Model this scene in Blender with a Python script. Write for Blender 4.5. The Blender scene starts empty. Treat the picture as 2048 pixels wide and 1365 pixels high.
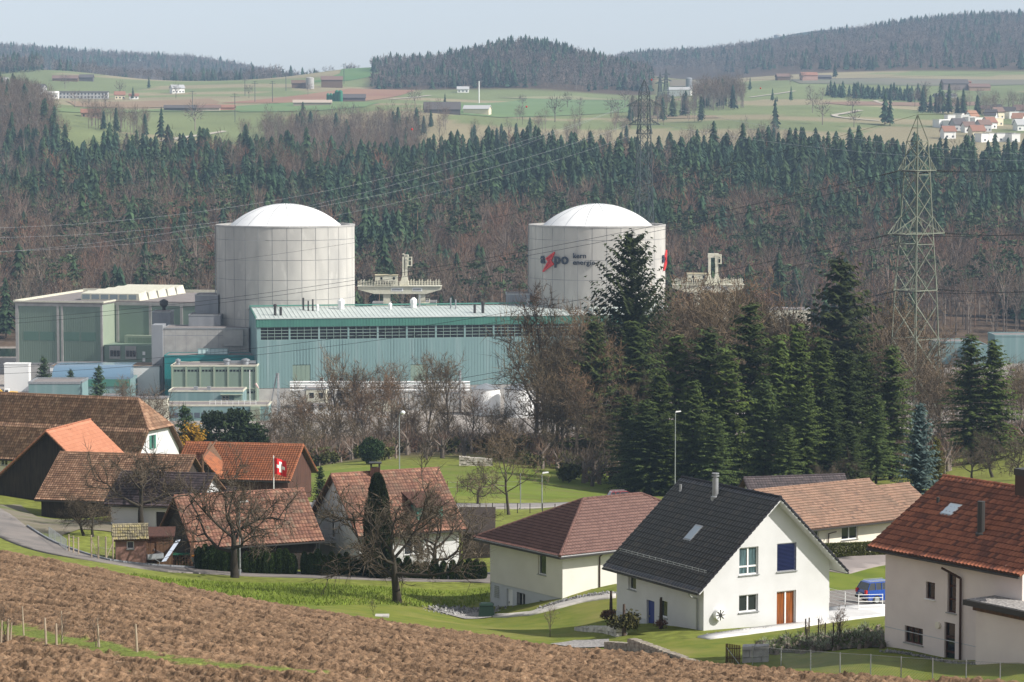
import bpy, math, random
import numpy as np
from mathutils import Vector, Matrix
R = math.radians
scene = bpy.context.scene
# ------------------------------------------------------------------ camera
F = 5300.0; YH = 280.0; CZ = 68.0
PITCH = math.atan((682.5 - YH) / F)
cd = bpy.data.cameras.new('camera'); cam = bpy.data.objects.new('camera', cd)
scene.collection.objects.link(cam); scene.camera = cam
cd.sensor_width = 36.0; cd.lens = F * 36.0 / 2048.0
cd.clip_start = 1.0; cd.clip_end = 30000.0
cam.location = (0, 0, CZ); cam.rotation_euler = (math.pi / 2 - PITCH, 0, 0)
# ------------------------------------------------------------------ world and sun
SUN_EL = 38.0; SUN_AZ = 18.0          # azimuth: degrees from +X towards the viewer (-Y)
world = bpy.data.worlds.new('World'); scene.world = world; world.use_nodes = True
wn = world.node_tree.nodes; wl = world.node_tree.links
sky = wn.new('ShaderNodeTexSky'); sky.sky_type = 'NISHITA'; sky.sun_disc = False
sky.sun_elevation = R(SUN_EL); sky.sun_rotation = R(90 + SUN_AZ)
sky.air_density = 1.0; sky.dust_density = 1.2; sky.ozone_density = 2.5; sky.altitude = 400
wn['Background'].inputs['Strength'].default_value = 0.10
hsv = wn.new('ShaderNodeHueSaturation'); hsv.inputs['Saturation'].default_value = .2; hsv.inputs['Value'].default_value = 1.25
wl.new(sky.outputs[0], hsv.inputs['Color']); wl.new(hsv.outputs[0], wn['Background'].inputs['Color'])
sl = bpy.data.lights.new('sun', 'SUN'); sl.energy = 4.9; sl.angle = R(0.5); sl.color = (1.0, 0.95, 0.87)
so = bpy.data.objects.new('sun', sl); scene.collection.objects.link(so)
sdir = Vector((math.cos(R(SUN_AZ)) * math.cos(R(SUN_EL)), -math.sin(R(SUN_AZ)) * math.cos(R(SUN_EL)), math.sin(R(SUN_EL))))
so.rotation_euler = sdir.to_track_quat('Z', 'Y').to_euler()
scene.view_settings.view_transform = 'Standard'; scene.view_settings.look = 'None'
scene.view_settings.exposure = 0.42; scene.view_settings.gamma = 1.0
scene.cycles.max_bounces = 5; scene.cycles.diffuse_bounces = 3; scene.cycles.volume_bounces = 0
scene.cycles.transparent_max_bounces = 8; scene.cycles.caustics_reflective = False; scene.cycles.caustics_refractive = False

# ------------------------------------------------------------------ helpers
COL = scene.collection
CP, SP = math.cos(PITCH), math.sin(PITCH)
def W(px, py, Y):
    xc = (px - 1024) / F; yc = (682.5 - py) / F
    t = Y / (CP + yc * SP)
    return Vector((xc * t, Y, CZ + t * (-SP + yc * CP)))
def XW(px, Y, Z=None):
    z = 30.0 if Z is None else Z
    return (px - 1024) / F * (Y * CP + (CZ - z) * SP)
def pix(p):
    dy = p[1]; dz = p[2] - CZ
    dep = dy * CP - dz * SP; up = dy * SP + dz * CP
    return 1024 + F * p[0] / dep, 682.5 - F * up / dep
def link(o):
    COL.objects.link(o); return o
def tag(o, label=None, cat=None, group=None, kind=None):
    if label: o['label'] = label
    if cat: o['category'] = cat
    if group: o['group'] = group
    if kind: o['kind'] = kind
    return o
def thing(name, label, cat, loc, group=None):
    o = bpy.data.objects.new(name, None); link(o); o.location = loc
    o.empty_display_size = 0.5
    return tag(o, label, cat, group)
class MB:
    def __init__(s, T=None): s.v = []; s.f = []; s.m = []; s.uv = None; s.T = T
    def add(s, vs, fs, m=0):
        b = len(s.v)
        if s.T: vs = [s.T(*p) for p in vs]
        s.v.extend([tuple(p) for p in vs]); s.f.extend([tuple(i + b for i in f) for f in fs]); s.m.extend([m] * len(fs))
        return b
    def box(s, x0, x1, y0, y1, z0, z1, m=0):
        s.add([(x0, y0, z0), (x1, y0, z0), (x1, y1, z0), (x0, y1, z0), (x0, y0, z1), (x1, y0, z1), (x1, y1, z1), (x0, y1, z1)],
              [(0, 3, 2, 1), (4, 5, 6, 7), (0, 1, 5, 4), (1, 2, 6, 5), (2, 3, 7, 6), (3, 0, 4, 7)], m)
    def hexa(s, lo, hi, m=0):
        s.add(list(lo) + list(hi), [(0, 3, 2, 1), (4, 5, 6, 7), (0, 1, 5, 4), (1, 2, 6, 5), (2, 3, 7, 6), (3, 0, 4, 7)], m)
    def quad(s, a, b, c, d, m=0): s.add([a, b, c, d], [(0, 1, 2, 3)], m)
    def poly(s, pts, m=0): s.add(pts, [tuple(range(len(pts)))], m)
    def bar(s, a, b, r, n=4, r2=None, m=0, caps=True):
        a = Vector(a); b = Vector(b); r2 = r if r2 is None else r2
        d = b - a
        if d.length < 1e-6: return
        d.normalize(); u = d.orthogonal().normalized()
        if abs(d.z) < .95: u = d.cross(Vector((0, 0, 1))).normalized()
        w = d.cross(u)
        vs = []
        for c, rr in ((a, r), (b, r2)):
            for i in range(n):
                t = 2 * math.pi * (i + .5) / n
                vs.append(c + u * (rr * math.cos(t)) + w * (rr * math.sin(t)))
        fs = [(i, (i + 1) % n, n + (i + 1) % n, n + i) for i in range(n)]
        if caps: fs += [tuple(range(n))[::-1], tuple(range(n, 2 * n))]
        T = s.T; s.T = None; s.add(vs, fs, m); s.T = T
    def path(s, pts, r, n=6, m=0):
        for i in range(len(pts) - 1): s.bar(pts[i], pts[i + 1], r, n, m=m)
    def lathe(s, c, prof, n=16, m=0, cap=True):
        vs = []; fs = []
        for (r, z) in prof:
            for i in range(n):
                t = 2 * math.pi * i / n
                vs.append((c[0] + r * math.cos(t), c[1] + r * math.sin(t), c[2] + z))
        for k in range(len(prof) - 1):
            for i in range(n):
                j = (i + 1) % n
                fs.append((k * n + i, k * n + j, (k + 1) * n + j, (k + 1) * n + i))
        if cap:
            fs.append(tuple(range(n))[::-1]); fs.append(tuple((len(prof) - 1) * n + i for i in range(n)))
        s.add(vs, fs, m)
    def build(s, name, mats, parent=None, org=None, smooth=False):
        if org is None: org = root_loc(parent) if parent is not None else Vector((0, 0, 0))
        me = bpy.data.meshes.new(name)
        ox, oy, oz = org
        me.from_pydata([(x - ox, y - oy, z - oz) for x, y, z in s.v], [], s.f)
        if not isinstance(mats, (list, tuple)): mats = [mats]
        for m in mats: me.materials.append(m)
        if len(mats) > 1: me.polygons.foreach_set('material_index', s.m)
        if s.uv is not None:
            l = me.uv_layers.new(name='tiles'); l.data.foreach_set('uv', np.asarray(s.uv, dtype=np.float32).ravel())
        if smooth: me.polygons.foreach_set('use_smooth', [True] * len(me.polygons))
        me.update()
        o = bpy.data.objects.new(name, me); link(o)
        if parent is not None: o.parent = parent
        else: o.location = org
        return o
def root_loc(o):
    while o.parent is not None: o = o.parent
    return Vector(o.location)
def np_mesh(name, V, Fq, mats, smooth=False, attr=None, fmat=None):
    """V (n,3); Fq list of int arrays (k,3) or (k,4)."""
    me = bpy.data.meshes.new(name)
    V = np.asarray(V, np.float32); me.vertices.add(len(V)); me.vertices.foreach_set('co', V.ravel())
    loops = np.concatenate([np.asarray(f, np.int32).ravel() for f in Fq])
    starts = []; p = 0
    for f in Fq:
        k = f.shape[1]; starts.append(p + np.arange(len(f)) * k); p += f.size
    starts = np.concatenate(starts)
    me.loops.add(len(loops)); me.loops.foreach_set('vertex_index', loops)
    me.polygons.add(len(starts)); me.polygons.foreach_set('loop_start', starts.astype(np.int32))
    if not isinstance(mats, (list, tuple)): mats = [mats]
    for m in mats: me.materials.append(m)
    if fmat is not None: me.polygons.foreach_set('material_index', fmat.astype(np.int32))
    if smooth: me.polygons.foreach_set('use_smooth', np.ones(len(starts), bool))
    if attr is not None:
        for an, av in attr.items():
            if av.ndim == 1:
                a = me.attributes.new(an, 'FLOAT', 'POINT'); a.data.foreach_set('value', av.astype(np.float32))
            else:
                a = me.attributes.new(an, 'FLOAT_COLOR', 'POINT'); a.data.foreach_set('color', av.astype(np.float32).ravel())
    me.update(calc_edges=True); me.validate()
    return me
# ------------------------------------------------------------------ materials
def nt(m):
    m.use_nodes = True; return m.node_tree.nodes, m.node_tree.links
def mat(name, c1, c2=None, scale=1.0, detail=4, rough=.85, bump=0.0, bscale=None, bdist=.05, metal=0.0, spec=.3, stretch=None, contrast=None, extra=None, coat=0):
    m = bpy.data.materials.new(name); n, l = nt(m); b = n['Principled BSDF']
    b.inputs['Roughness'].default_value = rough; b.inputs['Metallic'].default_value = metal
    b.inputs['Specular IOR Level'].default_value = spec
    if coat: b.inputs['Coat Weight'].default_value = coat
    b.inputs['Base Color'].default_value = (*c1, 1)
    co = n.new('ShaderNodeTexCoord'); src = co.outputs['Object']
    if stretch:
        mp = n.new('ShaderNodeMapping'); mp.inputs['Scale'].default_value = stretch; l.new(src, mp.inputs[0]); src = mp.outputs[0]
    col = None
    if c2 is not None:
        t = n.new('ShaderNodeTexNoise'); t.inputs['Scale'].default_value = scale; t.inputs['Detail'].default_value = detail; l.new(src, t.inputs[0])
        r = n.new('ShaderNodeValToRGB'); lo, hi = contrast or (.32, .68)
        r.color_ramp.elements[0].position = lo; r.color_ramp.elements[1].position = hi
        r.color_ramp.elements[0].color = (*c1, 1); r.color_ramp.elements[1].color = (*c2, 1)
        l.new(t.outputs[0], r.inputs[0]); col = r.outputs[0]
        if extra:   # (color, scale, lo, hi, amount)
            for (ec, es, lo, hi, am) in extra:
                t2 = n.new('ShaderNodeTexNoise'); t2.inputs['Scale'].default_value = es; t2.inputs['Detail'].default_value = 5; l.new(src, t2.inputs[0])
                mr = n.new('ShaderNodeMapRange'); mr.inputs[1].default_value = lo; mr.inputs[2].default_value = hi; mr.inputs[4].default_value = am
                l.new(t2.outputs[0], mr.inputs[0]); mx = n.new('ShaderNodeMix'); mx.data_type = 'RGBA'
                l.new(mr.outputs[0], mx.inputs[0]); l.new(col, mx.inputs[6]); mx.inputs[7].default_value = (*ec, 1); col = mx.outputs[2]
        l.new(col, b.inputs['Base Color'])
    if bump:
        t3 = n.new('ShaderNodeTexNoise'); t3.inputs['Scale'].default_value = bscale or scale * 4; t3.inputs['Detail'].default_value = 6; l.new(src, t3.inputs[0])
        bp = n.new('ShaderNodeBump'); bp.inputs['Strength'].default_value = bump; bp.inputs['Distance'].default_value = bdist
        l.new(t3.outputs[0], bp.inputs['Height']); l.new(bp.outputs[0], b.inputs['Normal'])
    return m
def tilemat(name, cols, rough=.75, moss=None, spec=.3):
    """roof tiles: every tile its own shade; cols = list of (pos, colour)."""
    m = bpy.data.materials.new(name); n, l = nt(m); b = n['Principled BSDF']; b.inputs['Roughness'].default_value = rough
    b.inputs['Specular IOR Level'].default_value = spec
    uv = n.new('ShaderNodeUVMap'); uv.uv_map = 'tiles'
    fl = n.new('ShaderNodeVectorMath'); fl.operation = 'FLOOR'; l.new(uv.outputs[0], fl.inputs[0])
    w = n.new('ShaderNodeTexWhiteNoise'); w.noise_dimensions = '2D'; l.new(fl.outputs[0], w.inputs['Vector'])
    r = n.new('ShaderNodeValToRGB'); r.color_ramp.elements[0].position = cols[0][0]; r.color_ramp.elements[0].color = (*cols[0][1], 1)
    r.color_ramp.elements[1].position = cols[-1][0]; r.color_ramp.elements[1].color = (*cols[-1][1], 1)
    for p, c in cols[1:-1]:
        e = r.color_ramp.elements.new(p); e.color = (*c, 1)
    l.new(w.outputs['Value'], r.inputs[0]); col = r.outputs[0]
    co = n.new('ShaderNodeTexCoord')
    t = n.new('ShaderNodeTexNoise'); t.inputs['Scale'].default_value = .45; t.inputs['Detail'].default_value = 6; l.new(co.outputs['Object'], t.inputs[0])
    if moss:
        mr = n.new('ShaderNodeMapRange'); mr.inputs[1].default_value = .45; mr.inputs[2].default_value = .72; mr.inputs[4].default_value = moss[1]
        l.new(t.outputs[0], mr.inputs[0]); mx = n.new('ShaderNodeMix'); mx.data_type = 'RGBA'
        l.new(mr.outputs[0], mx.inputs[0]); l.new(col, mx.inputs[6]); mx.inputs[7].default_value = (*moss[0], 1); col = mx.outputs[2]
    l.new(col, b.inputs['Base Color'])
    return m
def glassmat(name, col=(.02, .025, .03), rough=.08):
    m = bpy.data.materials.new(name); n, l = nt(m); b = n['Principled BSDF']
    b.inputs['Base Color'].default_value = (*col, 1); b.inputs['Roughness'].default_value = rough; b.inputs['Specular IOR Level'].default_value = .8
    return m
M = {}
M['plaster'] = mat('white_plaster', (.60, .60, .61), (.545, .545, .55), .7, 6, .9, .15, 25, .01, extra=[((.55, .53, .5), .35, .62, .8, .25)])
M['cream'] = mat('cream_plaster', (.66, .64, .59), (.60, .58, .53), .6, 6, .9, .15, 25, .01)
M['cream2'] = mat('pale_cream_plaster', (.80, .74, .62), (.72, .66, .55), .8, 6, .9, .1, 25, .01)
M['pink'] = mat('pinkish_plaster', (.74, .66, .63), (.66, .58, .56), .7, 6, .9, .15, 20, .01, extra=[((.50, .46, .42), .25, .55, .8, .3)])
M['base_blue'] = mat('grey_basement_plaster', (.50, .52, .55), (.44, .46, .49), .8, 5, .9)
M['conc'] = mat('concrete', (.40, .39, .37), (.31, .30, .29), .5, 7, .9, .2, 8, .02, extra=[((.22, .21, .2), .18, .55, .75, .5)])
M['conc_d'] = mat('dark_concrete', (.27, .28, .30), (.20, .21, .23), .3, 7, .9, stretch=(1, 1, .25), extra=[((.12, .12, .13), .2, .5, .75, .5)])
M['white'] = mat('white_paint', (.78, .78, .77), rough=.5)
M['offwhite'] = mat('offwhite_metal', (.62, .60, .50), (.52, .5, .4), 1.2, 4, .6)
M['grey'] = mat('grey_metal', (.35, .36, .37), (.28, .29, .30), 2, 4, .5, metal=.5)
M['dark'] = mat('dark_metal', (.04, .038, .036), rough=.5)
M['brownm'] = mat('brown_metal', (.06, .03, .022), rough=.45)
M['galv'] = mat('galvanised_steel', (.42, .44, .46), (.32, .34, .36), 3, 4, .45, metal=.6)
M['glass'] = glassmat('window_glass'); M['glass2'] = glassmat('blue_window_glass', (.07, .09, .12), .15)
M['curtain'] = mat('curtain_glass', (.10, .17, .19), (.03, .05, .06), 4, 2, .25, stretch=(3, 3, .3), spec=.6)
M['orange_c'] = mat('orange_curtain_glass', (.30, .09, .02), (.14, .04, .012), 3, 2, .3, stretch=(3, 3, .3), spec=.5)
M['blue'] = mat('blue_blind', (.012, .018, .075), (.016, .026, .10), 1, 2, .5)
M['bluedoor'] = mat('blue_door', (.03, .05, .22), rough=.5)
M['wood_d'] = mat('dark_weathered_wood', (.055, .040, .032), (.022, .017, .014), 2.5, 5, .85, .5, 6, .04, stretch=(3, 3, .25))
M['wood_m'] = mat('brown_wood', (.17, .095, .055), (.08, .045, .028), 2.5, 5, .8, .4, 6, .03, stretch=(3, 3, .25))
M['wood_r'] = mat('reddish_barn_wood', (.10, .045, .032), (.05, .024, .018), 2.5, 5, .8, .4, 6, .03, stretch=(3, 3, .25))
M['wood_l'] = mat('pale_post_wood', (.42, .34, .25), (.25, .20, .15), 3, 5, .85, stretch=(2, 2, .4))
M['stone'] = mat('pale_stone', (.50, .46, .40), (.30, .27, .23), 3, 6, .9, .6, 6, .05)
M['gravelm'] = mat('gravel', (.42, .40, .38), (.14, .13, .13), 7, 6, .9, .8, 9, .06)
M['path'] = mat('pale_paving', (.50, .47, .44), (.36, .34, .31), 2.5, 6, .85, .4, 8, .02)
M['asphalt'] = mat('old_asphalt', (.21, .185, .17), (.165, .15, .14), .5, 8, .9, .25, 15, .01, extra=[((.13, .12, .115), .25, .5, .7, .5)])
M['tile_black'] = tilemat('black_roof_tiles', [(0, (.016, .017, .023)), (.75, (.026, .026, .033)), (1, (.05, .042, .04))], .34, spec=.6)
M['tile_hip'] = tilemat('brown_roof_tiles', [(0, (.135, .068, .056)), (1, (.185, .098, .08))], .6)
M['tile_red'] = tilemat('red_roof_tiles', [(0, (.13, .055, .04)), (.35, (.27, .095, .055)), (1, (.40, .145, .078))], .6, moss=((.17, .075, .055), .5))
M['tile_tan'] = tilemat('tan_roof_tiles', [(0, (.21, .125, .088)), (.6, (.30, .185, .13)), (.92, (.27, .155, .105)), (1, (.14, .09, .07))], .75, moss=((.16, .11, .08), .6))
M['tile_mix'] = tilemat('weathered_roof_tiles', [(0, (.16, .08, .06)), (.5, (.26, .125, .085)), (.85, (.34, .18, .12)), (1, (.19, .14, .10))], .8, moss=((.13, .095, .07), .7))
M['tile_old'] = tilemat('old_roof_tiles', [(0, (.18, .10, .065)), (.6, (.30, .17, .105)), (1, (.42, .26, .17))], .8, moss=((.12, .08, .055), .6))
M['tile_orange'] = tilemat('orange_roof_tiles', [(0, (.27, .095, .045)), (.6, (.38, .135, .06)), (1, (.22, .085, .045))], .75, moss=((.2, .1, .065), .6))
M['tile_orange2'] = tilemat('bright_orange_tiles', [(0, (.40, .165, .095)), (1, (.47, .20, .12))], .75)
M['tile_slate'] = tilemat('slate_roof_tiles', [(0, (.05, .04, .045)), (1, (.10, .075, .08))], .6)
M['tile_moss'] = tilemat('mossy_roof_tiles', [(0, (.20, .17, .12)), (.5, (.30, .26, .17)), (1, (.36, .30, .14))], .85)
M['red'] = mat('red_paint', (.55, .03, .03), rough=.5)
M['logo_d'] = mat('logo_slate', (.028, .036, .055), rough=.6)
M['green_l'] = mat('pale_green_cladding', (.20, .265, .215), (.175, .235, .19), .15, 5, .6, stretch=(1, 1, .2))
M['green_y'] = mat('yellow_green_cladding', (.28, .33, .25), (.25, .30, .23), .15, 5, .6)
M['teal'] = mat('teal_cladding', (.18, .28, .28), (.16, .25, .255), .5, 7, .55, stretch=(1.6, 1.6, .06), extra=[((.25, .33, .34), .35, .55, .7, .8), ((.13, .20, .20), 1.1, .62, .8, .4)])
M['teal_d'] = mat('deep_green_cladding', (.065, .20, .155), (.055, .165, .135), .4, 5, .55, stretch=(1, 1, .1))
M['teal_b'] = mat('turquoise_fascia', (.02, .22, .22), (.02, .17, .18), .5, 3, .5)
M['aluroof'] = mat('ribbed_metal_roof', (.52, .56, .54), (.42, .47, .45), .3, 6, .5, metal=.1)
M['roofgravel'] = mat('gravel_roofing', (.24, .21, .20), (.18, .16, .155), .5, 6, .9)
M['trunk'] = mat('grey_bark', (.11, .085, .065), (.05, .04, .032), 3, 6, .95, .6, 8, .05, stretch=(1, 1, .3))
# ------------------------------------------------------------------ terrain
CTRL = [(275,1312,128),(0,1365,112),(0,1290,135),(600,1365,118),(1024,1365,124),(1500,1365,131),(2048,1366,128),(300,1220,160),
 (0,1100,213),(220,1138,205),(400,1180,196),(600,1215,186),(800,1250,178),(1000,1278,170),(1200,1300,161),(1400,1328,149),(1600,1350,139),
 (795,1205,200),(600,1180,203),(980,1237,198),(1125,1200,196),(1230,1195,192),(1080,1222,194),(1180,1262,178),
 (700,1155,222),(300,1130,222),(60,1085,228),(0,1035,245),(500,1150,222),(900,1160,222),(400,1145,220),(-300,1060,225),
 (1407,1270,163),(1233,1262,170),(1657,1244,171),(1770,1302,142),(1600,1300,152),(1700,1224,180),(1745,1217,188),(1700,1150,216),(1720,1115,229),(1640,1102,233),
 (1950,1328,137),(2048,1340,130),(2300,1330,135),(2300,1200,185),
 (30,1012,275),(140,1045,258),(600,1005,300),(200,1040,250),(330,1020,280),
 (640,1002,305),(1000,1015,300),(1085,1020,300),(800,988,315),(800,935,392),(640,940,385),(1000,940,388),(1018,1035,285),(1250,1010,300),
 (1250,985,370),(1500,985,365),(1750,968,365),(1900,945,380),(2048,885,440),(1950,1000,300),(1850,1008,290),(2250,900,400),(2250,1080,250)]
ZC = [(-700,200,37),(2750,150,42),(-700,110,46),(2750,100,44),(1024,60,50),(-300,60,52),(2300,60,52),(1024,25,57),(-600,25,58),(2600,25,57),
 (-100,330,26),(0,400,16),(400,400,15),(800,430,17),(1100,430,17),(1500,440,15),(1830,450,14),(2100,520,8),(-400,400,16),
 (-100,470,5),(500,470,7),(1000,480,9),(1500,490,8),(2200,560,3)]
for p_ in (-500, 0, 500, 1024, 1600, 2250, 2700):
    ZC += [(p_, 540, 0), (p_, 640, 0), (p_, 760, 0), (p_, 870, 0), (p_, 1000, 11.5), (p_, 1100, 21), (p_, 1250, 35 if p_ > 400 else 30), (p_, 1400, 49 if p_ > 400 else 38)]
ZC += [(-100,1480,44),(500,1500,40),(1024,1480,48),(1600,1480,50),(2200,1480,50),(1024,1620,52),(1600,1640,54),(2200,1640,58)]
CTRL += [(330,282,1650),(450,262,1800),(0,225,1750),(-200,200,1800),(110,255,1640),(220,262,1700),(500,225,2000),(400,203,2300),(600,197,2400),(850,192,2500),(700,182,2600),
 (560,166,2750),(700,141,2950),(770,136,3050),(640,158,2850),(760,185,3400),(640,190,3400),(100,200,2300),(150,180,2650),(0,185,2500),(200,150,3000),(0,150,2900),(80,142,2950),(300,170,3200),(500,185,3500),
 (0,116,4800),(200,126,4800),(400,136,4800),(520,156,4800),(620,176,4800),(-400,108,4800),(0,190,5300),(400,195,5300),(720,195,4800),(300,185,3900),(0,170,3800),
 (1000,228,2000),(800,232,1900),(1000,192,2550),(1200,192,2600),(1040,101,3000),(960,118,2980),(880,136,2950),(800,150,2900),(1150,120,3000),(1230,137,3000),(1290,180,2750),(1040,180,3600),(1250,190,3500),
 (1500,246,1900),(1500,212,2200),(1700,214,2150),(1900,242,2000),(2048,285,1780),(1880,285,1780),(1950,225,2250),(2200,215,2250),(1500,162,2900),(1700,152,3000),(2000,154,3000),(2300,154,3000),(1340,162,2950),(1400,190,2500),
 (1280,122,4150),(1400,116,4250),(1500,106,4300),(1700,84,4400),(1900,70,4500),(2048,66,4500),(2400,64,4500),(1500,150,5000),(2000,150,5000),
 (1200,150,5600),(1300,116,5600),(1450,98,5600),(1560,76,5600),(1750,60,5600),(2048,46,5600),(2400,40,5600),(700,205,5600),(0,205,5600),(-400,205,5600),(1500,120,5800),(500,215,5800),(2500,120,5800)]
for (p_, Y_, z_) in ZC: CTRL.append((p_, YH + (CZ - z_) * F / Y_, Y_))
_c = np.array(CTRL, float); _U = _c[:, 0] / 300.0; _Vv = 6.0 * np.log(_c[:, 2] / 200.0); _P = _c[:, 1]
def _phi(a, b, u, v): return np.sqrt((a[:, None] - u[None]) ** 2 + (b[:, None] - v[None]) ** 2 + .20)
_base = lambda v: 280 + 9000 * np.exp(-v / 6.0 * 1.0) / 8.0
_A = _phi(_U, _Vv, _U, _Vv); _n = len(_U)
_K = np.zeros((_n + 3, _n + 3)); _K[:_n, :_n] = _A + np.eye(_n) * -.004
_K[:_n, _n] = 1; _K[:_n, _n + 1] = _U; _K[:_n, _n + 2] = _Vv; _K[_n:, :_n] = _K[:_n, _n:].T
_r = np.zeros(_n + 3); _r[:_n] = _P - _base(_Vv)
_w = np.linalg.solve(_K, _r)
def terr(X, Y):
    X = np.atleast_1d(np.asarray(X, float)); Y = np.atleast_1d(np.asarray(Y, float)); Y = np.maximum(Y, 20.0)
    out = np.empty(len(X)); v = 6.0 * np.log(Y / 200.0)
    dz = np.where(Y < 600, CZ - 30, CZ - 20.0)
    for i in range(0, len(X), 20000):
        s = slice(i, i + 20000); d = dz[s]
        for it in range(2):
            px = np.clip(1024 + F * X[s] / (Y[s] * CP + d * SP), -1400, 3400); u = px / 300.0
            q = _phi(u, v[s], _U, _Vv) @ _w[:_n] + _w[_n] + _w[_n + 1] * u + _w[_n + 2] * v[s] + _base(v[s])
            z = CZ - (q - YH) * Y[s] / F
            d = CZ - z
        out[s] = z
    w = np.clip((Y - 515) / 30, 0, 1) * np.clip((905 - Y) / 45, 0, 1); w = w * w * (3 - 2 * w)
    far = np.clip((1700 - Y) / 200, 0, 1)
    out = out * (1 - w)
    out = np.where((Y > 500) & (Y < 1500), np.maximum(out, 0.0), out)
    return np.maximum(out, -2.0)
def Zt(x, y): return float(terr([x], [y])[0])
def G(px, py, y0=95.0, y1=9000.0):
    """where the sight line through a photo point meets the ground"""
    n_ = 700; ys = y0 * (y1 / y0) ** (np.arange(n_) / (n_ - 1.0))
    xc = (px - 1024) / F; yc = (682.5 - py) / F; t = ys / (CP + yc * SP)
    zz = CZ + t * (-SP + yc * CP); h = zz - terr(xc * t, ys)
    k = np.where(h < 0)[0]
    if len(k) == 0: i = n_ - 1; Y = ys[-1]
    else:
        i = max(k[0], 1); a = h[i - 1]; b = h[i]; Y = ys[i - 1] + (ys[i] - ys[i - 1]) * (a / (a - b) if a > 0 else 0)
    p = W(px, py, Y); p.z = Zt(p.x, p.y); return p
def GP(px, Y):
    x = XW(px, Y); z = Zt(x, Y); x = XW(px, Y, z); return Vector((x, Y, Zt(x, Y)))
rng = np.random.default_rng(7)
def vnoise(x, y, seed=0):
    xi = np.floor(x).astype(np.int64); yi = np.floor(y).astype(np.int64); fx = x - xi; fy = y - yi
    fx = fx * fx * (3 - 2 * fx); fy = fy * fy * (3 - 2 * fy)
    def h(a, b):
        n = (a * 374761393 + b * 668265263 + seed * 69069) & 0xFFFFFFFF
        n = ((n ^ (n >> 13)) * 1274126177) & 0xFFFFFFFF
        return ((n ^ (n >> 16)) & 0xFFFF) / 65535.0
    a = h(xi, yi); b = h(xi + 1, yi); c = h(xi, yi + 1); d = h(xi + 1, yi + 1)
    return (a * (1 - fx) + b * fx) * (1 - fy) + (c * (1 - fx) + d * fx) * fy
def fbm(x, y, o=4, seed=0):
    s = 0; a = .5; t = 0
    for i in range(o): s = s + a * vnoise(x * 2 ** i, y * 2 ** i, seed + i); t += a; a *= .5
    return s / t
def vcol_mat(name, nscale, nd, amt, rough=.95, bump=0, bs=3.0, bd=.1):
    m = bpy.data.materials.new(name); n, l = nt(m); b = n['Principled BSDF']; b.inputs['Roughness'].default_value = rough; b.inputs['Specular IOR Level'].default_value = .1
    at = n.new('ShaderNodeAttribute'); at.attribute_name = 'col'
    co = n.new('ShaderNodeTexCoord'); t = n.new('ShaderNodeTexNoise'); t.inputs['Scale'].default_value = nscale; t.inputs['Detail'].default_value = nd; l.new(co.outputs['Object'], t.inputs[0])
    mr = n.new('ShaderNodeMapRange'); mr.inputs[1].default_value = .3; mr.inputs[2].default_value = .7; mr.inputs[3].default_value = 1 - amt; mr.inputs[4].default_value = 1 + amt; l.new(t.outputs[0], mr.inputs[0])
    vm = n.new('ShaderNodeVectorMath'); vm.operation = 'SCALE'; l.new(at.outputs['Color'], vm.inputs[0]); l.new(mr.outputs[0], vm.inputs['Scale']); l.new(vm.outputs[0], b.inputs['Base Color'])
    if bump:
        t3 = n.new('ShaderNodeTexNoise'); t3.inputs['Scale'].default_value = bs; t3.inputs['Detail'].default_value = 6; l.new(co.outputs['Object'], t3.inputs[0])
        bp = n.new('ShaderNodeBump'); bp.inputs['Strength'].default_value = bump; bp.inputs['Distance'].default_value = bd; l.new(t3.outputs[0], bp.inputs['Height']); l.new(bp.outputs[0], b.inputs['Normal'])
    return m
# ground sheet
_ys = list(np.arange(22, 100, 4.0)) + list(np.arange(100, 420, 1.6))
y_ = 420.0
while y_ < 5840: _ys.append(y_); y_ *= 1.011
_ys = np.array(_ys + [5850.0]); _pxs = np.arange(-900, 2950.1, 25.0)
_YY, _PP = np.meshgrid(_ys, _pxs, indexing='ij')
_XX = (_PP - 1024) / F * (_YY * CP + 35 * SP)
_ZZ = terr(_XX.ravel(), _YY.ravel()).reshape(_XX.shape)
def zone_colour(px, X, Y):
    n1 = fbm(X / 60, Y / 60, 4, 3)[..., None]; n2 = fbm(X / 300, Y / 140, 3, 9)[..., None]; n3 = fbm(X / 6, Y / 6, 3, 5)[..., None]
    grass = np.array((.125, .155, .030)) * (.8 + .5 * n3) + np.array((.05, .025, .01)) * n1
    litter = np.array((.115, .080, .055)) * (.7 + .6 * n3)
    yard = np.array((.30, .27, .245)) * (.8 + .4 * n1)
    fieldg = np.array((.155, .180, .080)) * (.75 + .5 * n1); dry = np.array((.25, .215, .13)) * (.8 + .4 * n1)
    far = np.where(n2 > .56, dry, fieldg)
    c = grass
    def mix(c, d, w): w = np.clip(w, 0, 1)[..., None]; return c * (1 - w) + d * w
    c = mix(c, litter * 1.15 + np.array((.02, .03, 0)), (Y - 405) / 15)
    c = mix(c, litter * 1.25 + np.array((.015, .04, 0)) * (n1 > .5), (Y - 500) / 15)
    c = mix(c, yard, (Y - 606) / 8)
    c = mix(c, litter, (Y - 868) / 6)
    c = mix(c, far, (Y - 1460) / 20)
    hill = ((Y > 2620) & (Y < 3400) & (px > 740) & (px < 1320)) | ((Y > 3080) & (px > 1180)) | ((Y > 3750) & (px < 700)) | (Y > 5000) | ((px < 60 + n2[..., 0] * 60) & (Y > 1480) & (Y < 1950))
    c = np.where(hill[..., None], litter * .75, c); c = np.where((Y > 4650)[..., None], np.array((.035, .050, .040)) * (.8 + .4 * n3), c)
    return c
_CC = np.concatenate([zone_colour(_PP, _XX, _YY), np.ones(_XX.shape + (1,))], -1)
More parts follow.
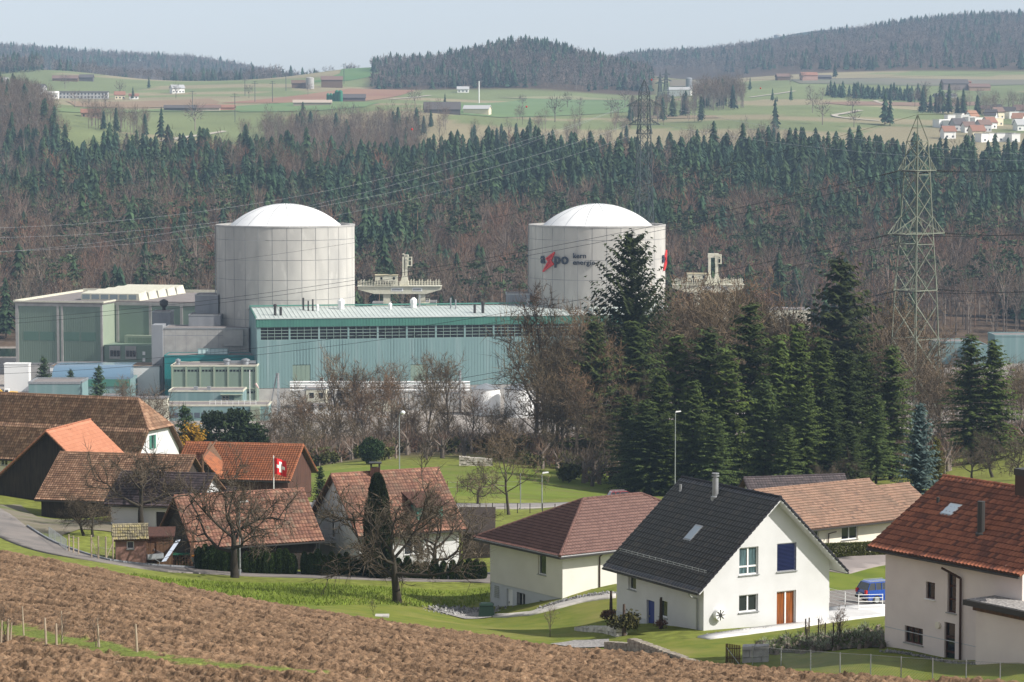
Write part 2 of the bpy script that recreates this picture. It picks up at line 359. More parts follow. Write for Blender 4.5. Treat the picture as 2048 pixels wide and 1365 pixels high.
nr, nc = _XX.shape; idx = np.arange(nr * nc).reshape(nr, nc)
Fq = np.stack([idx[:-1, :-1], idx[:-1, 1:], idx[1:, 1:], idx[1:, :-1]], -1).reshape(-1, 4)
M['ground'] = vcol_mat('meadow_and_soil', 1.3, 8, .35, bump=.4, bs=5, bd=.06)
g_ = link(bpy.data.objects.new('ground', np_mesh('ground', np.stack([_XX, _YY, _ZZ], -1).reshape(-1, 3), [Fq], M['ground'], True, {'col': _CC.reshape(-1, 4)})))
tag(g_, kind='structure')
def clip_half(poly, a, b, c):
    out = []; n = len(poly)
    for i in range(n):
        p = poly[i]; q = poly[(i + 1) % n]; dp = a * p[0] + b * p[1] + c; dq = a * q[0] + b * q[1] + c
        if dp >= 0: out.append(p)
        if (dp >= 0) != (dq >= 0):
            t = dp / (dp - dq); out.append((p[0] + (q[0] - p[0]) * t, p[1] + (q[1] - p[1]) * t))
    return out
def drape(name, pts, mats, off=.02, step=1.6, thick=None, smooth=True, kind='structure', disp=None):
    """a sheet over the ground inside polygon pts (world x,y), cut into a grid"""
    import bmesh
    bm = bmesh.new(); vs = [bm.verts.new((p[0], p[1], 0)) for p in pts]; bm.faces.new(vs)
    bmesh.ops.triangulate(bm, faces=bm.faces[:])
    xs = [p[0] for p in pts]; ys = [p[1] for p in pts]
    x = min(xs) + step
    while x < max(xs):
        bmesh.ops.bisect_plane(bm, geom=bm.verts[:] + bm.edges[:] + bm.faces[:], plane_co=(x, 0, 0), plane_no=(1, 0, 0)); x += step
    y = min(ys) + step
    while y < max(ys):
        bmesh.ops.bisect_plane(bm, geom=bm.verts[:] + bm.edges[:] + bm.faces[:], plane_co=(0, y, 0), plane_no=(0, 1, 0)); y += step
    co = np.array([v.co[:] for v in bm.verts]); z = terr(co[:, 0], co[:, 1]) + off
    for v, zz in zip(bm.verts, z): v.co.z = zz
    if thick:
        r = bmesh.ops.extrude_edge_only(bm, edges=[e for e in bm.edges if e.is_boundary])
        for g in r['geom']:
            if isinstance(g, bmesh.types.BMVert): g.co.z -= thick
    for f in bm.faces: f.smooth = smooth
    bmesh.ops.recalc_face_normals(bm, faces=bm.faces[:])
    me = bpy.data.meshes.new(name); bm.to_mesh(me); bm.free()
    me.materials.append(mats); o = link(bpy.data.objects.new(name, me))
    return tag(o, kind=kind)
def gpoly(pts, **k): return [G(*p, **k)[:2] for p in pts]
def ribbon(pts, w):
    """polyline (world xy) -> polygon of width w"""
    L_, R_ = [], []
    n = len(pts)
    for i in range(n):
        a = pts[max(0, i - 1)]; b = pts[min(n - 1, i + 1)]; d = Vector((b[0] - a[0], b[1] - a[1])).normalized(); nn = Vector((-d.y, d.x)) * w / 2
        L_.append((pts[i][0] + nn.x, pts[i][1] + nn.y)); R_.append((pts[i][0] - nn.x, pts[i][1] - nn.y))
    return L_ + R_[::-1]
# --- near grass and lawns
M['lawn'] = mat('short_lawn', (.175, .185, .036), (.11, .145, .024), .8, 8, .95, .35, 20, .02, extra=[((.24, .21, .07), .18, .5, .72, .75)], spec=.1)
M['grass'] = mat('lush_grass', (.125, .165, .024), (.17, .195, .035), .6, 7, .95, .6, 9, .08, extra=[((.05, .095, .012), .3, .5, .75, .7)], spec=.1)
lawn_pts = gpoly([(560,1206),(900,1186),(1240,1180),(1240,1262),(1160,1262),(1215,1303),(1010,1281),(800,1252)])
drape('lawn', lawn_pts, M['lawn'], .015)
drape('lawn', gpoly([(1240,1296),(1400,1276),(1560,1262),(1768,1234),(1768,1290),(1480,1296),(1380,1328)]), M['lawn'], .015)
drape('lawn', gpoly([(1480,1330),(1540,1312),(1768,1302),(1900,1326),(2090,1330),(2120,1372),(1700,1360)], y1=400), M['lawn'], .02)
drape('meadow', gpoly([(235,1146),(420,1162),(700,1170),(1000,1170),(1000,1195),(640,1213),(560,1208)]), M['grass'], .015)
drape('meadow', gpoly([(-80,1085),(30,1108),(235,1146),(200,1142),(-80,1108)]), M['grass'], .015)
drape('meadow', gpoly([(1655,1138),(1800,1126),(1800,1178),(1655,1184)]), M['grass'], .015)
drape('meadow', gpoly([(620,948),(760,932),(1000,935),(1400,945),(1400,985),(1080,1000),(620,1000)]), mat('sunny_meadow', (.145,.185,.03), (.105,.14,.02), .2, 6, .95, extra=[((.2,.18,.07), .1, .5, .72, .6)], spec=.1), .02, 2.5)
# --- roads
road = [(-14,30),(0,0)]
rp = [G(px, py)[:2] for px, py in [(-90,985),(-20,1030),(20,1062),(75,1092),(160,1116),(250,1131),(380,1143),(520,1151),(700,1156),(900,1158),(1010,1158)]]
def smoothline(p, k=4):
    out = []
    for i in range(len(p) - 1):
        a = Vector(p[max(0, i - 1)]); b = Vector(p[i]); c = Vector(p[i + 1]); d = Vector(p[min(len(p) - 1, i + 2)])
        for j in range(k):
            t = j / k; out.append(tuple(.5 * ((2 * b) + (c - a) * t + (2 * a - 5 * b + 4 * c - d) * t * t + (3 * b - a - 3 * c + d) * t ** 3)))
    out.append(tuple(p[-1])); return out
rp = smoothline(rp); drape('road', ribbon(rp, 4.6), M['asphalt'], .10, 1.6, .12)
# kerb along the far side of the village road
def offset_line(p, off):
    out = []
    for i in range(len(p)):
        a = p[max(0, i - 1)]; b = p[min(len(p) - 1, i + 1)]; d = Vector((b[0] - a[0], b[1] - a[1])).normalized(); out.append((p[i][0] - d.y * off, p[i][1] + d.x * off))
    return out
kb = MB(); kl = offset_line(rp, 2.38)
for i in range(6, len(kl) - 1):
    a, b = kl[i], kl[i + 1]; d = Vector((b[0] - a[0], b[1] - a[1])).normalized(); nn = Vector((-d.y, d.x)) * .08
    za, zb = Zt(*a), Zt(*b)
    kb.hexa([(a[0] + nn.x, a[1] + nn.y, za - .2), (a[0] - nn.x, a[1] - nn.y, za - .2), (b[0] - nn.x, b[1] - nn.y, zb - .2), (b[0] + nn.x, b[1] + nn.y, zb - .2)],
            [(a[0] + nn.x, a[1] + nn.y, za + .24), (a[0] - nn.x, a[1] - nn.y, za + .24), (b[0] - nn.x, b[1] - nn.y, zb + .24), (b[0] + nn.x, b[1] + nn.y, zb + .24)])
tag(kb.build('kerb', M['conc_d']), kind='structure')
drape('yard', gpoly([(-60,1010),(40,1010),(75,1035),(215,1045),(330,1068),(330,1085),(160,1060),(60,1085),(0,1060)]), mat('farmyard_ground', (.20,.17,.13), (.14,.13,.08), .3, 6, .95, extra=[((.1,.13,.03), .2, .5, .6, .8)]), .07)
rp2 = smoothline([G(px, py)[:2] for px, py in [(560,1006),(640,1012),(800,1016),(1000,1014),(1150,1008),(1300,1004)]]); drape('road', ribbon(rp2, 6.0), mat('pale_asphalt', (.27,.25,.24), (.22,.20,.19), .4, 6, .9), .12, 2.5, .1)
rp3 = smoothline([G(px, py)[:2] for px, py in [(1640,1142),(1690,1130),(1740,1122),(1820,1112),(1900,1100)]]); drape('road', ribbon(rp3, 5.0), mat('pinkish_asphalt', (.27,.235,.22), (.22,.19,.18), .4, 6, .9), .10, 1.6, .1)
drape('driveway', gpoly([(1650,1184),(1700,1182),(1800,1176),(1800,1212),(1650,1222)]), M['asphalt'], .09)
drape('terrace', gpoly([(1395,1276),(1480,1262),(1640,1243),(1660,1218),(1775,1209),(1775,1232),(1590,1258),(1500,1270),(1420,1280)]), mat('white_paving', (.62,.61,.60), (.54,.53,.52), .8, 4, .9), .12, 1.6, .15)
drape('path', gpoly([(985,1231),(1060,1226),(1110,1212),(1160,1199),(1232,1190),(1232,1197),(1165,1206),(1115,1219),(1062,1232),(985,1237)]), M['path'], .13, 1.2, .12)
drape('path', gpoly([(1100,1290),(1150,1283),(1218,1281),(1218,1296),(1150,1298)]), M['gravelm'], .09, .45)
drape('gravel_bed', gpoly([(870,1222),(960,1216),(985,1222),(985,1236),(930,1240)]), M['gravelm'], .09, .45)
# --- ploughed field
def inpoly(x, y, P):
    c = np.zeros(x.shape, bool); n = len(P); j = n - 1
    for i in range(n):
        xi, yi = P[i]; xj, yj = P[j]
        with np.errstate(divide='ignore', invalid='ignore'):
            c ^= ((yi > y) != (yj > y)) & (x < (xj - xi) * (y - yi) / (yj - yi + 1e-12) + xi)
        j = i
    return c
edge = [(-150,1085),(0,1104),(110,1125),(220,1146),(400,1186),(600,1218),(800,1253),(1000,1281),(1200,1303),(1330,1318),(1400,1329),(1500,1341),(1600,1350),(1700,1356),(2048,1368),(2200,1372)]
ep = [G(*p, y1=400)[:2] for p in edge]
def field_mesh():
    vsX, vsY = [], []
    ys = [78.0]
    while ys[-1] < 216: ys.append(ys[-1] + .105 + (ys[-1] - 78) * .0007)
    ys = np.array(ys); pxs = np.arange(-160, 2210, 4.2)
    YY, PP = np.meshgrid(ys, pxs, indexing='ij'); XX = (PP - 1024) / F * (YY * CP + 27 * SP)
    # smooth terrain on coarse grid then bilinear
    cy = np.linspace(76, 220, 90); cp = np.linspace(-200, 2260, 60)
    CYY, CPP = np.meshgrid(cy, cp, indexing='ij'); CXX = (CPP - 1024) / F * (CYY * CP + 27 * SP); CZZ = terr(CXX.ravel(), CYY.ravel()).reshape(CXX.shape)
    fi = (YY - 76) / (144) * 89; fj = (PP + 200) / 2460 * 59; i0 = np.clip(fi.astype(int), 0, 88); j0 = np.clip(fj.astype(int), 0, 58); a = fi - i0; b = fj - j0
    Z = (CZZ[i0, j0] * (1 - a) + CZZ[i0 + 1, j0] * a) * (1 - b) + (CZZ[i0, j0 + 1] * (1 - a) + CZZ[i0 + 1, j0 + 1] * a) * b
    # furrow direction: along the upper edge
    e0 = np.array(ep[1]); e1 = np.array(ep[6]); d = (e1 - e0) / np.linalg.norm(e1 - e0); nrm = np.array((-d[1], d[0]))
    s = XX * d[0] + YY * d[1]; t = XX * nrm[0] + YY * nrm[1]
    tw = t + .35 * (fbm(s / 9, t / 3, 3, 21) - .5)
    fur = np.sin(tw * 2 * math.pi / 1.55) + .6 * np.sin(tw * 2 * math.pi / 4.4 + 1)
    clod = fbm(s * 2.6, t * 3.2, 3, 31); l1 = np.clip((vnoise(s * 5.0, t * 6.6, 131) - .52) * 4, 0, 1); l2 = np.clip((vnoise(s * 2.7, t * 3.7, 133) - .70) * 6, 0, 1); cl2 = fbm(s * .6, t * 1.3, 3, 51); cl3 = vnoise(s * 6, t * 9, 61)
    h = .11 * fur * (.4 + cl2) + .12 * np.maximum(clod - .46, 0) * 2 + .14 * (cl2 - .5) + .05 * (cl3 - .5) + .085 * l1 + .11 * l2 - .13 * np.clip((np.cos(tw * 2 * math.pi / 1.9) - .78) * 5, 0, 1) * np.clip((fbm(s * .25, t * .8, 2, 71) - .38) * 6, 0, 1)
    h -= .10 * np.clip(np.cos(tw * 2 * math.pi / 4.65) - .86, 0, 1) * 7 * (vnoise(s * .35, t * .1, 3) > .35)
    # grass strip between two ploughed parts
    S = np.array([G(*p, y1=400)[:2] for p in [(-160,1246),(0,1262),(90,1280),(200,1302),(300,1322),(400,1334),(520,1345),(640,1350)]])
    dist = np.full(XX.shape, 1e9)
    for k in range(len(S) - 1):
        ax, ay = S[k]; bx, by = S[k + 1]; L2 = (bx - ax) ** 2 + (by - ay) ** 2
        u = np.clip(((XX - ax) * (bx - ax) + (YY - ay) * (by - ay)) / L2, 0, 1); q = np.hypot(XX - ax - u * (bx - ax), YY - ay - u * (by - ay)) + .5 * u * 0 + k * .13
        dist = np.minimum(dist, q)
    strip = np.clip((1.75 - dist + (fbm(XX, YY, 3, 5) - .5) * 2.6) / .7, 0, 1)
    strip2 = np.clip((.35 - np.abs(t - (t[0, 0] * 0 + np.median(t)) ) ) * 0, 0, 1)
    h = h * (1 - strip) + .10 * strip
    inside = inpoly(XX, YY, ep + [(60, 60), (-60, 60)])
    k = fbm(s / 3, t / 2, 4, 90)[..., None]; k2 = clod[..., None]; k3 = vnoise(s * 5, t * 6, 8)[..., None]
    c = np.array((.20, .126, .076)) * (.7 + .6 * k) * (.8 + .4 * k2) + np.array((.20, .17, .12)) * np.maximum(k3 - .78, 0) * 2.6
    rim = np.clip((112 - YY) / 25, 0, 1)[..., None]; c = c * (1 - .35 * rim) + np.array((.30, .14, .06)) * .35 * rim * (.6 + .8 * k)
    gcol = np.array((.14, .17, .038)) * (.7 + .6 * k3); c = c * (1 - strip[..., None]) + gcol * strip[..., None]
    Z = Z + .10 + h
    nr, nc = XX.shape; idx = np.arange(nr * nc).reshape(nr, nc); ok = inside[:-1, :-1] & inside[1:, :-1] & inside[:-1, 1:] & inside[1:, 1:]
    Fq = np.stack([idx[:-1, :-1], idx[:-1, 1:], idx[1:, 1:], idx[1:, :-1]], -1)[ok]
    used = np.unique(Fq); rm = np.full(nr * nc, -1); rm[used] = np.arange(len(used)); Fq = rm[Fq]
    V = np.stack([XX, YY, Z], -1).reshape(-1, 3)[used]; C = np.concatenate([c, np.ones(XX.shape + (1,))], -1).reshape(-1, 4)[used]
    m = vcol_mat('ploughed_soil', 4.0, 8, .30, bump=.8, bs=6, bd=.14)
    o = link(bpy.data.objects.new('field', np_mesh('field', V, [Fq], m, True, {'col': C}))); tag(o, kind='structure')
field_mesh()
# --- far fields and tracks
def farfield(name, pts, c1, c2, off=.35):
    m = mat(name + '_surface', c1, c2, .012, 6, .95, spec=.1)
    drape(name, gpoly(pts, y0=1350), m, off, 26)
farfield('field', [(440,207),(560,196),(700,178),(830,181),(800,192),(730,203),(560,207)], (.24,.13,.09), (.28,.17,.11))
farfield('field', [(640,203),(760,207),(730,215),(640,222),(480,225),(440,216)], (.12,.19,.085), (.15,.21,.09), .4)
farfield('field', [(610,166),(680,148),(745,135),(775,137),(752,152),(700,162)], (.09,.165,.06), (.11,.18,.07), .4)
farfield('field', [(130,203),(420,198),(440,205),(430,212),(150,214)], (.26,.19,.12), (.22,.15,.1), .4)
farfield('field', [(100,216),(430,214),(520,222),(300,224),(110,224)], (.13,.19,.08), (.16,.2,.09), .45)
farfield('field', [(850,212),(1060,196),(1280,200),(1270,224),(1000,236),(870,226)], (.12,.18,.08), (.14,.2,.09), .4)
farfield('field', [(990,196),(1150,193),(1290,199),(1180,201)], (.26,.25,.15), (.22,.22,.12), .5)
farfield('field', [(1640,207),(1740,204),(1830,206),(1960,204),(1960,211),(1840,213),(1700,212)], (.24,.15,.11), (.2,.14,.1), .4)
farfield('field', [(1580,160),(1720,157),(2060,160),(2060,170),(1800,172),(1600,168)], (.17,.15,.12), (.14,.15,.1), .45)
farfield('field', [(1340,160),(1480,157),(1470,168),(1340,174)], (.19,.16,.13), (.16,.14,.1), .45)
farfield('field', [(1300,232),(1430,232),(1440,237),(1300,238)], (.26,.2,.13), (.22,.18,.12), .45)
def fartrack(pts, w):
    p = [G(*q, y0=1350)[:2] for q in pts]; drape('track', ribbon(smoothline(p, 3), w), mat('track_gravel', (.40, .36, .30)) if 'trk' not in M else M['trk'], .6, 20); M.setdefault('trk', bpy.data.materials['track_gravel'])
fartrack([(322,284),(370,276),(420,269),(450,264)], 3.5)
fartrack([(1775,204),(1760,202),(1740,206),(1781,214)][0:1] + [(1750,203),(1781,213)], 4)
fartrack([(1722,222),(1690,228),(1668,232),(1690,237),(1760,243)], 5)
fartrack([(1500,196),(1560,188),(1590,183)], 4)
fartrack([(780,200),(860,192)], 4)
# --- river beyond the plant
drape('river', [(-500,830),(500,830),(500,862),(-500,862)], mat('river_water', (.03,.055,.045), rough=.12, spec=.6), .12, 60)
# ------------------------------------------------------------------ building kit
def face_cells(mb, P, prof, ops, m=0, reveal=.18, mr=None):
    """wall face with real openings. P(s,z,d)->point, prof=list of (s,z) convex polygon ccw."""
    ss = sorted({p[0] for p in prof} | {o[0] for o in ops} | {o[1] for o in ops}); zs = sorted({min(p[1] for p in prof), max(p[1] for p in prof)} | {o[2] for o in ops} | {o[3] for o in ops})
    n = len(prof)
    for i in range(len(ss) - 1):
        for j in range(len(zs) - 1):
            a, b, c, d = ss[i], ss[i + 1], zs[j], zs[j + 1]
            if b - a < 1e-4 or d - c < 1e-4: continue
            ms, mz = (a + b) / 2, (c + d) / 2
            if any(o[0] < ms < o[1] and o[2] < mz < o[3] for o in ops): continue
            poly = [(a, c), (b, c), (b, d), (a, d)]
            for k in range(n):
                p, q = prof[k], prof[(k + 1) % n]; nx, ny = -(q[1] - p[1]), (q[0] - p[0])
                poly = clip_half(poly, nx, ny, -(nx * p[0] + ny * p[1]))
                if len(poly) < 3: break
            if len(poly) >= 3: mb.add([P(s, z, 0) for s, z in poly], [tuple(range(len(poly)))], m)
    for o in ops:
        a, b, c, d = o[:4]
        for (p, q) in (((a, c), (b, c)), ((b, c), (b, d)), ((b, d), (a, d)), ((a, d), (a, c))):
            mb.add([P(p[0], p[1], 0), P(q[0], q[1], 0), P(q[0], q[1], reveal), P(p[0], p[1], reveal)], [(0, 1, 2, 3)], m if mr is None else mr)
def fbox(mb, P, s0, s1, z0, z1, d0, d1, m=0):
    mb.hexa([P(s0, z0, d0), P(s1, z0, d0), P(s1, z0, d1), P(s0, z0, d1)], [P(s0, z1, d0), P(s1, z1, d0), P(s1, z1, d1), P(s0, z1, d1)], m)
WT = {}
def window(root, P, o, rev=.18):
    s0, s1, z0, z1, kind = o[:5]; fm = M['white']; gm = M['glass']; sill = True; cols = 2; rows = 1; name = 'window'; label = None
    if kind == 'single': cols = 1
    if kind == 'brownwin': fm = M['wood_r']; cols = 1
    if kind == 'brownlow': fm = M['wood_r']; cols = 3
    if kind == 'tallbrown': fm = M['wood_r']; cols = 1; rows = 3
    if kind == 'curtain': gm = M['curtain']; rows = 'low'
    if kind == 'patio': gm = M['orange_c']; sill = False; name = 'patio_door'
    if kind == 'blind': gm = M['blue']; cols = 1; name = 'window'
    if kind == 'barred': cols = 2
    if kind == 'dark': fm = M['dark']; cols = 2
    if kind == 'teal': fm = M['teal_d']
    if kind in ('door', 'bluedoor', 'whitedoor', 'wooddoor'): name = 'door'; sill = False
    if name == 'door':
        dm = {'door': M['wood_m'], 'bluedoor': M['bluedoor'], 'whitedoor': M['white'], 'wooddoor': M['wood_d']}[kind]
        b = MB(); fbox(b, P, s0 + .002, s1 - .002, z0, z1 - .002, rev - .02, rev + .04); d = b.build('door', dm, root)
        b = MB(); fbox(b, P, s1 - .18, s1 - .14, z0 + .95, z0 + 1.1, rev - .09, rev - .02); b.build('handle', M['grey'], d)
        return d
    b = MB(); fbox(b, P, s0 + .002, s1 - .002, z0 + .002, z1 - .002, rev, rev + .02); w = b.build(name, gm, root)
    fr = .07; b = MB(); d0, d1 = rev - .06, rev - .002
    fbox(b, P, s0 + .001, s0 + fr, z0, z1, d0, d1); fbox(b, P, s1 - fr, s1 - .001, z0, z1, d0, d1)
    fbox(b, P, s0 + fr, s1 - fr, z0 + .001, z0 + fr, d0, d1); fbox(b, P, s0 + fr, s1 - fr, z1 - fr, z1 - .001, d0, d1)
    for k in range(1, cols): c = s0 + (s1 - s0) * k / cols; fbox(b, P, c - .05, c + .05, z0 + fr, z1 - fr, d0 + .005, d1)
    if rows == 'low': c = z0 + (z1 - z0) * .3; fbox(b, P, s0 + fr, s1 - fr, c - .05, c + .05, d0 + .008, d1)
    elif rows > 1:
        for k in range(1, rows): c = z0 + (z1 - z0) * k / rows; fbox(b, P, s0 + fr, s1 - fr, c - .05, c + .05, d0 + .008, d1)
    b.build('frame', fm, w)
    if kind == 'blind':
        b = MB(); z = z0 + .06
        while z < z1 - .06: fbox(b, P, s0 + .03, s1 - .03, z, z + .035, .04, .10); z += .085
        b.build('blind', M['blue'], w)
    if kind == 'barred':
        b = MB()
        k = s0
        while k <= s1 + .01: b.bar(P(k, z0 - .05, -.06), P(k, z1 + .05, -.06), .018); k += .16
        for z in (z0, (z0 + z1) / 2, z1): b.bar(P(s0, z, -.07), P(s1, z, -.07), .02)
        b.build('grille', M['dark'], w)
    if kind == 'shutter' or kind == 'teal':
        b = MB(); hw = (s1 - s0) * .5
        for a in (s0 - hw + .0, s1): fbox(b, P, a, a + hw, z0, z1, -.05, -.003)
        b.build('shutter', M['teal_d'], w)
    if sill:
        b = MB(); fbox(b, P, s0 - .06, s1 + .06, z0 - .06, z0 - .003, -.08, rev - .07); b.build('sill', M['grey'] if kind != 'brownwin' else M['white'], w)
    return w
def roof_mesh(name, planes, roofmat, parent, tile=(.3, .36), amp=.035, step=.075, th=.14, soffit=None, sub=4):
    """planes: (E0, de, ds, L, S, c0, c1): eave start, unit along eave, unit up slope, eave length, slope length, inset per metre at both ends"""
    Vs, Fs, UV, FM = [], [], [], []; base = 0
    sl = MB()
    for pi, (E0, de, ds, L, S, c0, c1) in enumerate(planes):
        E0 = np.array(E0); de = np.array(de); ds = np.array(ds); nn = np.cross(de, ds); nn /= np.linalg.norm(nn)
        if nn[2] < 0: nn = -nn
        ns = max(2, int(round(L / tile[0]))); nt_ = max(1, int(round(S / tile[1]))); tw = L / ns; tt = S / nt_
        s = np.linspace(0, L, ns * sub + 1); hs = amp * np.abs(np.sin(np.pi * s / tw)) ** .8
        trow = []; hrow = []
        for k in range(nt_): trow += [k * tt, (k + 1) * tt - .004]; hrow += [step, .003]
        trow = np.array(trow); hrow = np.array(hrow)
        T_, S_ = np.meshgrid(trow, s, indexing='ij'); lo = T_ * c0; hi = L - T_ * c1; mid = (lo + hi) / 2
        Sc = np.where(hi > lo, np.clip(S_, lo, np.maximum(hi, lo)), mid)
        H = hrow[:, None] + hs[None, :] + .01
        wob = .07 * (fbm(Sc * .35 + pi * 9, T_ * .35, 3, 12) - .5)
        P = E0 + Sc[..., None] * de + T_[..., None] * ds + (H + wob)[..., None] * nn
        r, c = Sc.shape; idx = np.arange(r * c).reshape(r, c) + base
        q = np.stack([idx[:-1, :-1], idx[:-1, 1:], idx[1:, 1:], idx[1:, :-1]], -1)
        wid = (Sc[:-1, 1:] - Sc[:-1, :-1]) + (Sc[1:, 1:] - Sc[1:, :-1]); keep = wid > 1e-4
        uvx = np.stack([Sc / tw + 211 * pi, T_ / tt + .02], -1)
        um = np.floor(((Sc[:-1, :-1] + Sc[:-1, 1:]) / 2) / tw + 211 * pi) + .5; vm = np.floor((T_[:-1, :-1] + T_[1:, 1:]) / 2 / tt) + .5
        quv = np.stack([um, vm], -1)[..., None, :].repeat(4, -2); shade_m = np.zeros(q.shape[:2], int); shade_m[1::2] = 1; FM.append(shade_m[keep])
        Vs.append(P.reshape(-1, 3)); Fs.append(q[keep]); UV.append(quv[keep].reshape(-1, 2)); base += r * c
        # slab below
        tr, tl = L - S * c1, S * c0
        if tr < tl: tr = tl = (tr + tl) / 2
        tops = [(0, 0), (L, 0), (tr, S), (tl, S)]
        a = [E0 + x * de + y * ds - .004 * nn for x, y in tops]; b = [p - nn * th for p in a]
        sl.hexa(b, a)
    V = np.concatenate(Vs); Fq = np.concatenate(Fs); uv = np.concatenate(UV)
    org = np.array(root_loc(parent)) if parent is not None else np.zeros(3)
    me = np_mesh(name, V - org, [Fq], [roofmat, course_shade_mat(roofmat)], fmat=np.concatenate(FM))
    if len(me.polygons) == len(Fq):
        l = me.uv_layers.new(name='tiles'); l.data.foreach_set('uv', uv.astype(np.float32).ravel())
    o = link(bpy.data.objects.new(name, me)); o.parent = parent
    sl.build('soffit', soffit or M['wood_m'], o)
    return o
def caps(roof, a, b, r, m, seg=.4):
    a = Vector(a); b = Vector(b); n = max(1, int((b - a).length / seg)); mb = MB()
    for i in range(n):
        p = a + (b - a) * (i / n); q = a + (b - a) * ((i + 1.08) / n); mb.bar(p, q, r * 1.08, 8, r2=r * .9)
    return mb.build('ridge_cap', m, roof)
def plane_between(A, B, C, D):
    """A,B eave ends; C top above B, D top above A."""
    A, B, C, D = map(Vector, (A, B, C, D)); L = (B - A).length; de = (B - A) / L
    up = (D - A) - de * (D - A).dot(de); S = up.length; ds = up / S
    c0 = (D - A).dot(de) / S; c1 = (L - (C - A).dot(de)) / S
    return (A, de, ds, L, S, c0, c1)
def house(name, label, cat, O, ang, hand, Wd, L, prof, oh=(.7, .7, .5, .5), wall='plaster', roof='tile_red', tile=(.3, .36), amp=.035, ops={}, below=1.5, gable=None,
          halfhip=None, group=None, capm=None, soffit=None, step=.06, gutter=True, gm=None, thk=.14):
    h0, a, ha, h1 = prof
    ex = Vector((math.cos(R(ang)), math.sin(R(ang)), 0)); ey = Vector((-ex.y, ex.x, 0)) * hand
    O = Vector(O); pt = lambda u, v, z: O + ex * u + ey * v + Vector((0, 0, z))
    root = thing(name, label, cat, O, group)
    mb = MB(); wm = [M[wall], M[gable or wall]]
    PS = {'g0': lambda s, z, d: pt(s, d, z), 'g1': lambda s, z, d: pt(s, L - d, z), 's0': lambda s, z, d: pt(d, s, z), 's1': lambda s, z, d: pt(Wd - d, s, z)}
    gp = [(0, -below), (Wd, -below), (Wd, h1), (a, ha), (0, h0)]
    if halfhip: 
        fz = halfhip[1]; ul = a * (fz - h0) / (ha - h0); ur = Wd - (Wd - a) * (fz - h1) / (ha - h1)
        gp0 = [(0, -below), (Wd, -below), (Wd, h1), (ur, fz), (ul, fz), (0, h0)]
    else: gp0 = gp
    face_cells(mb, PS['g0'], gp0, ops.get('g0', []), 1); face_cells(mb, PS['g1'], gp, ops.get('g1', []), 1)
    face_cells(mb, PS['s0'], [(0, -below), (L, -below), (L, h0), (0, h0)], ops.get('s0', []), 0); face_cells(mb, PS['s1'], [(0, -below), (L, -below), (L, h1), (0, h1)], ops.get('s1', []), 0)
    mb.build('wall', wm, root)
    for f, lst in ops.items():
        for o in lst: window(root, PS[f], o)
    s0 = (ha - h0) / a; s1 = (ha - h1) / (Wd - a); o0, o1, og0, og1 = oh; t = .16
    v0, v1 = -og0, L + og1; rz = t
    Rn = pt(a, v0, ha + rz); Rf = pt(a, v1, ha + rz)
    E0n = pt(-o0, v0, h0 - o0 * s0 + rz); E0f = pt(-o0, v1, h0 - o0 * s0 + rz); E1n = pt(Wd + o1, v0, h1 - o1 * s1 + rz); E1f = pt(Wd + o1, v1, h1 - o1 * s1 + rz)
    planes = []
    if halfhip:
        hv, fz = halfhip; q0 = E0n + (Rn - E0n) * ((fz - (h0 - o0 * s0)) / (ha - (h0 - o0 * s0))); q1 = E1n + (Rn - E1n) * ((fz - (h1 - o1 * s1)) / (ha - (h1 - o1 * s1)))
        Rh = pt(a, v0 + hv, ha + rz); Q0v = (q0 - pt(0, 0, 0)); 
        # lower strips up to fz, then upper trapezoids
        e = lambda A, B, f: A + (B - A) * f
        f0 = (fz - (h0 - o0 * s0)) / (ha - (h0 - o0 * s0)); f1 = (fz - (h1 - o1 * s1)) / (ha - (h1 - o1 * s1))
        m0f = e(E0f, Rf, f0); m1f = e(E1f, Rf, f1)
        planes += [plane_between(E0n, E0f, m0f, q0), plane_between(q0, m0f, Rf, Rh), plane_between(E1n, E1f, m1f, q1), plane_between(q1, m1f, Rf, Rh), plane_between(q0, q1, Rh, Rh)]
    else:
        planes += [plane_between(E0n, E0f, Rf, Rn), plane_between(E1n, E1f, Rf, Rn)]
    rf = roof_mesh('roof', planes, M[roof], root, tile, amp, step, thk, soffit, )
    cm = capm or M[roof]
    vg = MB()
    for p_, q_ in ((E0n, Rn), (E1n, Rn)) if not halfhip else ():
        n_ = int((q_ - p_).length / .36)
        for i_ in range(n_): a_ = p_ + (q_ - p_) * (i_ / n_); b_ = p_ + (q_ - p_) * ((i_ + 1.0) / n_); vg.bar(a_ + Vector((0, 0, .03)), b_ + Vector((0, 0, -.02)), .085, 6)
    if vg.v: vg.build('verge_tile', capmat(roof), rf)
    caps(rf, (pt(a, v0 + (halfhip[0] if halfhip else 0), ha + rz + .04)), pt(a, v1, ha + rz + .04), .11, capmat(roof))
    if halfhip:
        caps(rf, q0 + Vector((0, 0, .06)), Rh + Vector((0, 0, .06)), .10, capmat(roof)); caps(rf, q1 + Vector((0, 0, .06)), Rh + Vector((0, 0, .06)), .10, capmat(roof))
    if gutter:
        gmm = gm or M['dark']
        for (A, B) in ((E0n, E0f), (E1n, E1f)):
            g = MB(); g.bar(A + Vector((0, 0, -.10)), B + Vector((0, 0, -.10)), .075, 6); g.build('gutter', gmm, root)
    return root, pt, PS, rf
_cm = {}
_shade_m = {}
def course_shade_mat(rm):  # shadow under each tile course, painted on the butt faces as darkened roof colour
    if rm.name not in _shade_m:
        ramp = [n for n in rm.node_tree.nodes if n.type == 'VALTORGB'][0]; c = ramp.color_ramp.evaluate(.4); _shade_m[rm.name] = mat('course_shade_of_' + rm.name, tuple(x * .22 for x in c[:3]))
    return _shade_m[rm.name]
